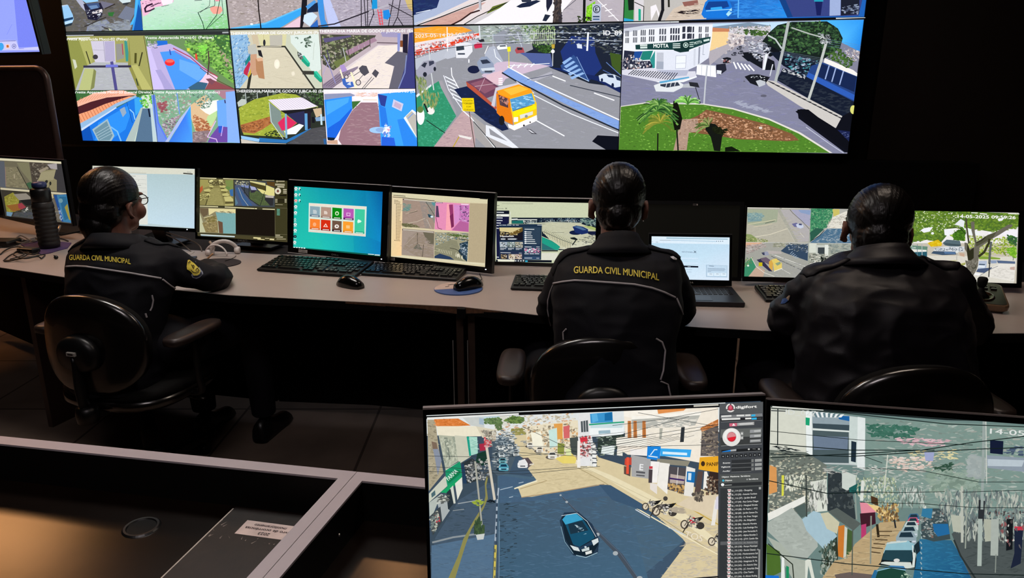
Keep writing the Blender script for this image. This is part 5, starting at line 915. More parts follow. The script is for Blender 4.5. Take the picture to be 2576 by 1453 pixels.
def pic_m3(d):
    d.full('#3c3a26');d.f(480,430,6.918)
    d.P('#8c8450',120,140,740,150,745,610,140,590);d.P('#a09858',130,150,330,150,320,260,210,300,140,290);d.P('#b85c34',135,310,205,250,210,330,150,400);d.P('#7c8c4c',590,160,735,160,740,340,640,300);d.P('#3c6ca0',670,330,738,310,740,440,690,430);d.P('#6c8848',620,260,690,280,670,350,600,300)
    d.P('#9c945c',365,300,500,300,580,600,275,595);d.S('#a89f64 #8f8752',120,40,8,370,310,495,310,560,590,290,590)
    for x0,y0,w in ((225,325,130),(250,400,90),(520,320,130),(545,400,130),(320,250,80),(500,255,110)): d.P('#c4bc78',x0,y0,x0 + w * .7,y0 - 20,x0 + w,y0 + 15,x0 + w * .8,y0 + 36,x0 + 10,y0 + 30);d.P('#544c28',x0 + 5,y0 + 32,x0 + w * .8,y0 + 38,x0 + w * .7,y0 + 58,x0 + 20,y0 + 50)
    d.P('#c8bf7c',575,445,690,440,740,490,740,530,600,530);d.P('#5c5430',600,530,740,530,740,565,600,570);d.P('#b4ac6c',590,572,745,565,745,600,590,605);d.P('#5c5434',300,160,600,160,590,250,320,250);d.P('#e0d898',320,150,390,150,390,195,320,195);d.P('#e0d898',490,150,555,150,555,195,490,195);d.S('#d8d088 #302c18 #8c8450',80,20,14,310,150,610,160,600,260,320,260);d.L('#38341c',12,310,420,260,590);d.S('#c8c07c #605830',70,30,14,150,420,300,400,280,500,160,520)
    # road beside a fence
    d.P('#40464c',755,160,1460,180,1465,630,770,605);d.P('#4c5874',770,250,860,230,960,420,1160,605,780,600);d.P('#3c5c88',775,300,830,280,1000,500,1080,605,900,605);d.L('#c8c8b0',6,830,290,900,470,1000,605);d.P('#5c7c90',770,430,825,560,775,600);d.P('#d8d090',1030,170,1300,210,1305,260,1030,190);d.P('#e0d88c',1310,240,1455,300,1460,430,1380,430,1240,390,1150,300,1310,340);d.P('#4c4420',1020,190,1300,262,1300,345,1050,250);d.P('#50603c',1020,360,1150,340,1300,420,1440,600,1200,600,1020,480);d.S('#5c6c44 #44502f',120,40,10,1030,370,1150,350,1300,430,1420,600,1210,590,1030,470)
    d.P('#a8acd0',1030,260,1120,280,1150,330,1060,340);d.P('#302c3c',1050,330,1150,330,1110,370,1050,380);d.P('#7888b8',880,220,1010,240,1010,300,880,270);d.P('#2c2c30',1290,450,1440,450,1430,600,1380,600,1290,500);d.P('#b8b0a8',1300,420,1450,430,1440,470,1300,460);d.S('#d8d4a8 #282c28 #a8a894',90,20,12,760,165,1010,190,1000,260,780,240);d.P('#58401c',1320,180,1460,190,1460,280,1330,240)
    for a in ((1015,230,1015,480),(1285,370,1210,600),(935,250,935,390),(880,280,1040,500,1200,600),(1310,220,1300,350)): d.L('#1c2020',9,*a)
    # blue wall camera
    d.P('#8c8464',120,630,785,650,785,1095,120,1070);d.P('#e4d8a0',310,650,780,665,780,740,430,700,320,770);d.P('#7cacac',435,715,780,735,785,1092,560,1085,555,890,470,860);d.P('#6c503c',470,862,556,890,566,1082,490,1075);d.P('#b8c0a0',455,850,475,860,495,1075,480,1072);d.P('#6c5c44',160,640,310,650,300,760,220,800,170,720);d.P('#c4c4a0',115,640,150,700,215,900,260,1065,120,1065);d.P('#7c7040',230,810,430,780,450,870,330,920);d.L('#e8dcac',9,235,815,380,775);d.P('#8c7c50',200,900,470,880,480,1070,260,1060);d.S('#9c8c60 #6c6040 #b8a878',120,40,12,220,820,440,800,470,1060,270,1050);d.S('#e8e0b8 #5c5030',60,40,8,420,690,770,715,770,740,440,720)
    d.P('#16100a',785,660,1465,680,1465,1135,785,1100)
    for a in ((90,118,450,128),(570,130,1155,148),(1250,150,1455,158),(110,608,480,622),(590,625,1160,655),(1255,660,1465,668)): d.L('#141008',24,*a);d.W('#e0d8a8',a[0],a[1],a[2],a[3],16,6)
    # side panel and taskbar
    d.P('#3c3920',1462,145,1680,150,1685,1240,1470,1180);d.E('#a8a080',1505,180,18,18);d.W('#a8a080',1530,178,1640,178,20,1); [d.W('#c8c0a0',1475,225 + k * 18,1640,230 + k * 20,12,3) for k in range(2)];d.W('#d8d0b0',1515,272,1630,278,18,2);d.E('#e0d8c0',1520,348,54,56);d.E('#504838',1520,348,20,24);d.E('#a03c38',1520,352,10,12); [d.L('#c8c0a4',16,1615,320 + k * 30,1668,322 + k * 30) for k in range(3)];d.P('#141008',1545,410,1670,415,1670,435,1545,430)
    [(d.L('#141008',14,1520,492 + k * 24,1635,496 + k * 24),d.W('#c8c0a0',1475,492 + k * 24,1512,493 + k * 24,10,1),d.L('#c8c0a0',12,1640,492 + k * 24,1668,493 + k * 24)) for k in range(3)]
    d.W('#a8a080',1480,580,1605,585,9,4);d.L('#8c8468',3,1470,640,1680,645);d.L('#8c8468',3,1468,660,1472,1100,1680,1105);d.L('#8c8468',3,1685,650,1688,1110); [d.W('#6cc0a8',1505,665 + k * 24,1555,668 + k * 24,11,1) for k in range(5)];d.W('#c8c0a0',1480,1115,1560,1117,14,1);d.W('#c8c0a0',1480,1145,1610,1148,14,2)
    d.P('#484228',120,1085,1470,1150,1690,1190,1690,1260,130,1150);d.P('#7890a0',180,1100,770,1130,770,1155,185,1128);d.W('#d8e4e0',180,1106,770,1138,17,12);d.W('#e8dca0',1100,1160,1220,1168,22,3);d.W('#e8dca0',1170,1186,1290,1192,12,2);d.W('#c8bc90',1300,1168,1370,1172,10,4);d.W('#e0d4a0',1385,1185,1455,1190,24,1);d.W('#b0a884',1500,1180,1660,1182,12,4)

def pic_m4(d):
    d.full('#1a9cb4');d.f(720,450,6.92)
    d.G(['#1bb4a8', '#0f8cb4', '#23c8b8', '#20c0b0'],120,120,1000,180,1000,1290,110,1180)
    d.G(['#12a0ac', '#0474b0', '#0c8cb8', '#20c4b8'],560,150,1690,225,1650,1350,640,1250)
    d.G(['#0c90b0', '#0060a4', '#0c80c0', '#10a0b8'],1150,180,1700,225,1640,1350,1180,1310);d.P('#0860a4',1500,210,1700,225,1660,700,1600,500)
    d.G(['#0c84b0', '#0058a0', '#0d88c8', '#0c90b8'],1380,200,1700,225,1645,1100,1400,1000)
    for k,(x,y) in enumerate(((170,165),(168,272),(168,376),(166,480),(162,585),(155,705),(158,790),(158,893),(155,1000),(148,1100))):
        d.E('#e8f0ec' if k not in (2,5,8) else ('#f4b8b0', '#b8e8e0', '#103038')[(2,5,8).index(k)],x,y,28 if k != 5 else 16,26);d.P('#6c8c90' if k != 2 else '#d83c40',x - 8,y - 8,x + 10,y - 6,x + 8,y + 10,x - 8,y + 8);d.W('#d8f0ec',x - 26,y + 36,x + 26,y + 38,6,2)
    for y in (170,275,376): d.E('#c8ece8',234,y,18,26);d.E('#104850',244,y + 14,10,16)
    # start panel
    d.P('#d8ece0',395,415,1402,478,1384,1002,388,920);d.P('#f0e0d0',402,425,1392,486,1390,520,402,462);d.P('#e8d8c8',400,892,1378,964,1376,996,396,915)
    cols = [('#8ca8b4', '#5c7488',415,470,588,668),('#b49484', '#947464',606,482,784,690),('#048a10', '#046408',804,495,970,704),('#b858b4', '#5c1060',998,508,1178,720),
            ('#fc8430', '#dc6418',415,690,590,890),('#d82c10', '#a01008',606,704,774,908),('#705444', '#2c0c18',802,720,968,926),('#fca030', '#e08c20',990,734,1168,944)]
    for c,c2,x0,y0,x1,y1 in cols:
        d.P(c,x0,y0,x1,y0 + 14,x1 - 3,y1,x0 - 3,y1 - 16);d.P(c2,x0 - 2,y1 - 52,x1 - 2,y1 - 36,x1 - 3,y1,x0 - 3,y1 - 16);d.L('#f0ece8',12,x0 + 32,y1 - 30,x1 - 30,y1 - 22)
    d.P('#40cca0',1198,520,1372,532,1362,956,1190,940);d.P('#24ac88',1192,905,1364,918,1362,956,1190,940);d.L('#d8f4e8',12,1215,930,1335,940)
    d.P('#c0ccd0',468,535,515,538,535,560,532,606,470,603);d.P('#e0d0c4',660,555,700,558,720,580,718,615,660,610);d.E('#d8f0c8',886,598,34,36);d.E('#0c8c14',886,600,18,20);d.P('#e8c0e4',1050,585,1120,590,1118,645,1050,640);d.P('#b858b4',1062,598,1108,601,1106,632,1062,628)
    d.E('#fcb07c',495,790,30,34);d.P('#fce0d0',690,770,728,838,645,832);d.P('#d82c10',690,795,708,826,668,822);d.E('#f4ece4',882,824,38,34);d.E('#705444',884,822,14,14);d.P('#fcc880',1045,805,1110,808,1108,862,1045,858);d.E('#e0fcf0',1270,735,30,26);d.P('#e0fcf0',1255,700,1290,720,1250,775,1240,740);d.P('#e0fcf0',1280,710,1315,735,1290,760)
    d.P('#0e5c50',110,1180,640,1225,1650,1320,1650,1360,110,1215); [d.P('#e8f4f0',128 + k * 44,1180 + k * 3,158 + k * 44,1182 + k * 3,156 + k * 44,1206 + k * 3,128 + k * 44,1204 + k * 3) for k in range(5)];d.W('#e8f0f0',1430,1306,1530,1314,12,3);d.W('#e8f0f0',1545,1320,1630,1325,16,2)

def pic_m5(d):
    d.full('#d8cca8');d.f(960,460,6.316)
    d.P('#e8d8b0',160,180,335,240,320,1150,150,1160);d.G(['#e4d4b0', '#e8d4ac', '#fcd49c', '#f0d4a0'],165,200,335,240,318,1160,152,1160);d.P('#b8a888',1400,320,1680,330,1640,1270,1370,1250);d.P('#dcd4b0',165,150,1685,255,1680,325,335,235,165,180);d.P('#e0d8b8',318,1155,1640,1280,1638,1305,150,1165)
    d.W('#605848',190,195,380,210,10,4);d.L('#302c24',9,180,222,320,232,840,282);d.P('#3c3834',1560,245,1680,252,1680,262,1560,254)
    for k in range(28): y = 268 + k * 23.6; x = 205 + (0 if k < 3 or k > 26 else 24);d.P('#302c24',x,y,x + 14,y,x + 14,y + 10,x,y + 10);d.W('#6c5c40',x + 20,y + 8,min(x + 60 + (k * 37) % 40,318),y + 12,7,1)
    d.P('#a48e80',335,245,858,300,838,735,328,690);d.P('#988c84',600,275,700,280,760,720,690,715);d.P('#8c8c84',690,285,858,300,845,640,760,500);d.P('#5c9098',790,300,855,305,850,370,810,350);d.P('#5c8c90',345,380,440,370,450,430,350,440);d.S('#b09888 #9c8878 #a8948c',200,60,8,340,300,840,330,830,710,340,680);d.S('#6c8c80 #88988c',60,40,14,345,330,470,340,450,440,350,450);d.L('#3c3834',7,705,300,790,430,845,520);d.L('#cfc4b0',7,420,640,560,615,690,560);d.L('#d0c0a8',5,380,490,560,440);d.L('#d0c8c0',5,720,580,790,720);d.L('#383028',7,440,480,570,445);d.S('#5c5c3c #70704c',70,40,14,335,640,520,660,620,705,335,690);d.P('#2c4c5c',730,490,800,510,790,555,750,545);d.E('#d8e8f0',800,535,22,16)
    d.P('#1c1814',340,255,858,295,856,310,340,268);d.W('#e0d8c8',360,263,850,302,10,8)
    d.P('#e890b8',862,300,1400,330,1385,778,845,735);d.P('#fca8b4',1040,330,1080,330,1110,750,1020,745);d.P('#d890cc',1150,340,1240,350,1240,600,1160,680);d.P('#c878b8',1240,350,1395,350,1385,640,1240,600);d.P('#b8649c',1120,750,1250,600,1385,640,1385,778);d.P('#98386c',1072,345,1135,340,1152,690,1112,715);d.P('#7c2858',1085,520,1140,480,1150,690,1110,715);d.P('#54405c',868,360,900,365,920,545,862,540);d.L('#6c2850',8,865,545,900,715,960,735);d.S('#5c3068 #4c2458 #e0b0dc',50,26,20,1240,370,1390,370,1385,620,1245,590);d.P('#4c1c40',862,298,975,305,972,325,862,318);d.W('#f0c8dc',868,308,968,315,10,3);d.W('#f8e0f0',1270,338,1385,345,14,3)
    d.P('#a49488',328,720,840,765,835,1195,320,1140);d.P('#988878',440,850,560,780,680,830,800,950,835,1190,560,1160,340,1040);d.P('#6c6654',660,780,838,800,832,990,740,960,700,880);d.P('#706c60',560,975,600,975,650,1060,500,1045);d.L('#50483c',10,572,790,572,965);d.S('#ac9c90 #94847c #a4948c',180,60,8,340,860,560,780,700,860,830,1000,820,1180,340,1130);d.L('#c0b0a0',4,560,800,380,980);d.L('#c0b0a0',4,600,960,830,1030);d.L('#3c342c',7,670,980,650,1170);d.P('#1c1814',330,735,835,775,834,790,330,748);d.W('#e0d8c8',345,742,830,782,10,9)
    d.P('#a09c80',845,780,1385,790,1362,1250,843,1190);d.S('#e8e4d0 #605c48 #a8a48c #d0ccb4 #3c3c30 #487c94',160,40,14,850,790,1380,800,1375,920,1100,900,850,990);d.P('#8c8a70',1100,900,1200,920,1300,1240,843,1140,845,1010);d.S('#9c9a80 #7c7a64',110,60,8,1090,920,1190,940,1280,1200,870,1110,860,1020);d.S('#5c7438 #445c28',90,26,14,1020,820,1200,810,1380,840,1370,860,1200,850);d.P('#1c3444',1240,960,1380,920,1362,1250,1300,1200,1220,1080,1260,1030);d.S('#1c3c50 #c8d4dc #2c5068',90,26,20,1250,960,1375,930,1360,1200,1260,1090);d.P('#283c5c',845,1160,930,1120,1090,1170,1160,1220,843,1192);d.S('#e0dcc4',20,12,46,1180,1090,1300,1190,1290,1220,1170,1150)
    for k in range(8): d.L('#ccc8a8',7,935 + k * 26,1050 + k * 5,915 + k * 28,1095 + k * 6)
    d.L('#c8c4a0',6,845,1070,900,1085,920,1050,870,1040);d.L('#28241c',7,1090,1030,1180,1050,1290,1120)
    d.P('#1c1c14',1230,880,1390,905,1388,915,1230,890)

def pic_m6(d):
    d.full('#c8ceae');d.f(1225,490,6.133)
    d.P('#bcc0a8',125,92,1800,100,1800,120,125,110);d.P('#d0d4b4',370,92,590,94,590,118,370,112);d.P('#ccd2b2',125,118,1800,128,1800,350,125,340);d.W('#50544c',150,163,195,164,7,1);d.L('#686c60',4,235,135,710,138);d.T('#50544c', 'SENTINEL',145,216,262,218,14,-.01);d.T('#30342c', 'X',280,220,312,220,24,.02)
    d.P('#0c1424',145,240,345,242,340,440,145,520);d.P('#14183c',140,340,340,340,340,445,195,450,190,990,150,990);d.P('#eceee4',142,296,342,296,340,334,142,332);d.L('#5c6458',5,165,316,212,316); [d.W('#e4e8ec',152,268 + y,152 + w,270 + y,12,2) for y,w in ((0,110),(86,90),(126,92),(164,62),(202,26),(246,28),(690,30))];d.L('#d8dcd0',8,360,260,362,440)
    # camera scene on the web page
    d.P('#101c2c',380,350,1800,350,1800,850,845,850,845,450,380,445);d.P('#1c6c64',385,400,560,395,560,440,385,440);d.W('#e4e8e0',385,378,470,374,20,2);d.W('#e4e8e0',475,382,775,382,13,5);d.S('#a8b8b8 #e0e4dc #283c48',60,26,14,560,400,780,400,780,440,580,440)
    d.P('#c4c4a8',680,440,1000,420,1400,430,1560,480,1700,560,1800,640,1700,760,1100,830,850,560,850,460);d.S('#ccccb0 #b4b49c #d4d4bc',220,70,8,860,470,1000,440,1400,450,1640,620,1500,700,1100,600);d.P('#0c182c',790,360,1480,360,1500,425,1000,410,790,430);d.S('#182c44 #0c1424 #48647c #8ca4a8',140,24,14,800,360,1480,362,1490,420,810,410);d.S('#e4e8e0',24,8,24,890,385,1420,390,1420,415,890,410);d.L('#b8bca8',16,660,445,1000,420,1460,436);d.L('#2c3c44',4,680,470,900,446)
    d.S('#6c8c80 #34545c #a8bcb0 #203848',150,34,14,1440,360,1700,370,1740,480,1560,470,1460,430);d.E('#101c40',1370,580,100,36);d.P('#182c64',1320,490,1380,470,1480,490,1560,530,1560,590,1460,610,1360,580,1340,530);d.P('#4c6c94',1340,490,1400,478,1470,500,1540,540,1480,545);d.P('#a8b870',1480,480,1600,480,1720,520,1720,560,1600,530);d.P('#141c3c',1560,560,1720,560,1760,610,1640,630,1560,600)
    d.P('#1f9c84',850,640,1010,700,1130,800,1100,850,850,850);d.P('#2c6c70',850,740,1060,850,850,850);d.P('#d0d0b8',1100,830,1500,700,1600,760,1300,850);d.S('#e4e4cc #50585c #1c242c',80,40,8,1380,700,1640,600,1700,700,1500,780)
    for k in range(17): x = 880 + k * 25; y = 560 + k * 12;d.L('#e4dcb4',9,x,y,x - 4 + k * .6,y + 34 + k * 5.2);d.L('#2c3c44',5,x + 10,y + 6,x + 8,y + 34 + k * 5);d.L('#6c6c50',4,x,y + 4,x + 28,y - 26 - k)
    d.L('#24343c',6,860,560,1150,690,1380,770);d.L('#50584c',4,860,640,1130,780);d.L('#f0e8c4',6,850,640,1000,700,1150,800);d.P('#141c20',1280,660,1350,650,1400,680,1390,700,1300,680);d.L('#141c20',16,1370,700,1320,770);d.L('#404844',4,1000,580,1190,580)
    # popup tiles
    d.P('#1c3048',190,450,845,450,835,1000,190,990);d.P('#2c4054',565,490,825,500,820,765,570,765);d.P('#2c4058',572,780,825,780,820,935,575,930);d.P('#304868',575,945,820,945,820,1000,575,1000); [d.W('#d8dce0',x,464,x + w,465,8,1) for x,w in ((190,40),(240,60),(312,70),(400,30),(448,45),(780,80))]
    d.P('#141420',190,500,555,500,555,700,195,700);d.P('#d8c890',190,502,552,502,380,580,200,560);d.P('#6c5424',380,580,552,505,552,560,450,610,340,620);d.S('#a88c44 #3c3020 #e0d098',50,26,12,200,560,380,580,500,540,480,620,200,640);d.T('#f0f0f0', 'Manhattan',208,648,416,644,22,.04);d.E('#5c6470',250,678,44,16);d.E('#5c6470',395,678,78,16);d.W('#e0e4e4',220,680,285,680,12,1);d.W('#e0e4e4',325,680,455,680,12,2)
    for k,c in enumerate(('#a8b4c0', '#8c9c98', '#b0a890')): x = 195 + k * 120;d.P(c,x,722,x + 118,724,x + 118,812,x + 8,808);d.S('#1c2834 #dce0e0 #506058',30,24,16,x + 10,730,x + 110,732,x + 110,806,x + 14,800);d.W('#d8dce0',x + 12,826,x + 105,828,9,2);d.W('#c8ccd0',x + 12,842,x + 70,842,6,1)
    d.P('#24304c',195,860,555,870,550,1000,200,995);d.W('#d8dce0',212,888,370,892,8,3);d.W('#d8dce0',495,895,540,896,6,1); [(d.P(c,x,912,x + 100,915,x + 100,990,x,985),d.S('#e8dccc #28242c #a88c5c',24,22,20,x + 6,920,x + 94,920,x + 94,985,x + 6,980)) for x,c in ((215, '#38342c'),(335, '#d8ccb8'),(440, '#c8b0a8'))]
    d.W('#e8ecec',585,527,735,530,10,2); [(d.E('#f0f4f4',596,568 + k * 29,18,10),d.W('#e8ecec',618,570 + k * 29.5,618 + (75,68,90,92,130,136,158)[k],572 + k * 29.5,9,1)) for k in range(7)];d.W('#e8ecec',585,800,690,802,9,2);d.W('#e8ecec',765,800,815,802,7,1);d.S('#e87cb0 #60c8d0 #f0f0f0 #c8ccd8 #e85890',60,34,14,580,820,820,825,815,890,585,880); [d.W('#e0e4e8',x,905,x + 64,906,10,2) for x in (582,662,742)];d.W('#e8ecec',580,972,700,972,8,2);d.W('#e8ecec',765,974,810,974,6,1)
    d.P('#dcdccc',842,896,1100,890,1060,1005,838,1005);d.L('#0c1018',18,850,860,1090,860);d.P('#0c1420',140,995,1000,1005,1000,1040,140,1030);d.P('#e8e8d4',165,990,430,996,425,1028,170,1026); [d.E('#e8ecec',445 + k * 40,1015,13,8) for k in range(4)];d.P('#2ca0c0',590,1008,630,1008,628,1034,592,1034)

def pic_m8(d):
    d.full('#b4b4ac');d.f(1860,505,6.757)
    d.P('#b8b4a4',130,130,1215,140,1180,710,100,695);d.P('#a8a89c',640,150,870,150,1190,500,1180,710,940,700,820,480);d.P('#b4b0b0',700,150,900,150,1190,460,1180,690,1000,700,860,440);d.P('#a8a8c0',880,150,1215,150,1195,440,1060,350);d.P('#8ca0c4',1000,150,1215,160,1205,240,1040,200);d.S('#c0bcac #a8a498 #b4b0a0',260,80,9,140,360,700,200,1150,600,960,690,200,600)
    d.P('#a4ac94',140,140,660,150,640,360,300,420,135,400);d.P('#7c9ca0',135,200,370,220,380,340,140,360);d.S('#8cacac #6c8c94 #a0b4a8',110,44,14,140,190,380,210,440,300,140,350);d.L('#48483c',7,860,150,910,210,1060,340,1190,480);d.L('#e0d4b0',6,240,440,420,420,560,390);d.L('#e8dcb4',7,150,400,620,320);d.L('#40443c',8,440,380,600,340);d.L('#e8e0c8',8,270,612,520,570,820,470);d.L('#d8d4c8',7,1030,540,1100,620);d.L('#d0ccc0',6,820,470,940,695)
    d.P('#6c6c98',890,390,970,370,1010,400,1000,450,930,440);d.P('#c8d0e4',960,400,1010,380,1085,410,1090,450,1040,470,980,450);d.P('#38406c',1010,385,1060,390,1060,415,1010,410);d.P('#8c9c64',110,560,200,570,300,640,300,700,100,695);d.S('#6c7c40 #9ca468 #505c34 #c8c88c',140,26,12,110,590,300,640,480,660,480,705,105,695)
    d.P('#3c8c60',1215,130,1600,130,1560,340,1200,690);d.S('#2c7454 #58a070 #1c5c48 #88b88c #4c9068',360,30,22,1220,140,1590,140,1560,330,1480,440,1205,640);d.P('#ccc068',1580,140,1700,140,1700,230,1600,280);d.P('#e4e0d4',1500,440,1580,280,1800,180,2350,130,2350,480,1500,480);d.S('#302c30 #f0ece4 #8c8880 #c8b8a0',240,50,9,1540,300,1840,200,2300,180,2300,460,1500,460)
    d.P('#4c708c',1500,470,2350,470,2350,720,1190,715,1350,600);d.S('#5c7c98 #a8b8c0 #3c5c74 #dce0dc',240,50,9,1400,590,1520,480,2300,480,2300,700,1240,700); car(d,1780,620,100, '#c8d0d8');d.P('#2c5c4c',1195,540,1300,460,1440,480,1210,690);d.L('#141c20',10,1200,690,1360,590,1440,500)
    # lower left: the junction with the lorry again
    d.P('#a4a49c',95,700,1170,715,1160,1310,75,1285);d.P('#dcae90',100,705,400,705,330,740,100,780);d.S('#e8e4e0 #8c5c54 #c8b8b0 #403c40',170,50,10,100,760,440,715,440,780,130,900);d.S('#e0dcc8 #606c50 #a8a890 #343c30',140,50,9,600,705,830,710,830,790,560,780);d.P('#344860',700,850,830,740,1165,740,1158,1020,760,880);d.S('#202830 #4c6484 #c8d0d4 #38443c',160,30,9,760,720,1165,725,1160,880,850,840)
    for k in range(5): d.L('#a8bcd0',8,860 + k * 22,900 + k * 18,900 + k * 24,860 + k * 25)
    d.P('#b8b0ac',460,840,700,860,720,900,480,900,470,960);d.L('#ecebe4',8,600,920,1160,1130);d.L('#2c3438',7,540,940,1090,1190);d.L('#e0e0d8',7,720,1160,860,1235);d.L('#c8ccc8',5,550,905,1160,1180);d.S('#b0b0a8 #98989c',120,70,9,700,960,1150,1100,1130,1290,600,1290)
    d.P('#3c8c68',80,1060,210,960,280,1120,150,1285,75,1285);d.S('#88a068 #58805c',60,20,18,85,970,230,950,230,1040,90,1120);d.P('#c4a894',150,1283,310,1100,430,1180,400,1290);d.L('#e4e0d4',9,200,960,280,1110,420,1220,590,1280);d.P('#34304c',290,1000,370,980,560,1200,500,1190,380,1090);d.P('#6c5c6c',350,975,450,955,520,1000,500,1080,380,1020)
    d.P('#d8a84c',500,1030,560,990,640,985,570,1060,560,1190,500,1130);d.P('#e4cc6c',540,1000,620,975,720,1060,720,1140,590,1195,570,1060);d.P('#8ca080',605,1060,690,1030,700,1070,640,1100);d.L('#f0e8cc',14,590,1195,722,1145);d.P('#c8b81c',325,1045,388,1045,388,1110,325,1108);d.P('#3c405c',370,880,430,870,460,920,400,920);d.P('#989cb0',420,860,480,860,505,920,430,930);d.E('#e8ece0',145,1100,18,16)
    # lower right
    d.P('#a8aca0',1170,715,2350,725,2350,1310,1160,1310);d.P('#d8dcd0',1175,720,1310,725,1300,880,1172,880);d.P('#3c4448',1330,790,1445,790,1440,900,1330,905);d.P('#e4e8e0',1445,745,1515,745,1505,930,1450,960);d.P('#c8ccc4',1295,750,1450,750,1450,790,1330,790,1325,910,1300,920);d.S('#5c6458 #e0e0d4 #2c3430 #8c9084 #b8b0a0',260,40,16,1180,900,1500,900,1480,1080,1180,1090);d.S('#8c9c98 #c8d0c8 #50605c #303c40',300,60,9,1520,730,2300,740,2300,880,1520,900);d.S('#a8b0a0 #607064 #d8d8c8 #38443c',300,50,14,1520,890,2300,900,2300,1290,1520,1200);d.S('#141c18',20,30,34,1380,950,1460,980,1450,1060,1390,1060);d.P('#f0ece4',1165,1080,1290,1030,1290,1050,1165,1110);d.P('#5c7c98',1180,1200,2350,1150,2350,1310,1160,1310)
    d.L('#d8d8d4',5,100,702,2350,728);d.L('#6c7c6c',4,1216,140,1180,710,1165,1300);d.P('#e0ddd0',135,104,2350,118,2350,130,135,118);d.W('#f4f0e4',135,116,680,122,14,6);d.W('#f4f0e4',720,124,1180,130,14,5);d.L('#1c1c1c',4,140,130,680,136,1215,142)

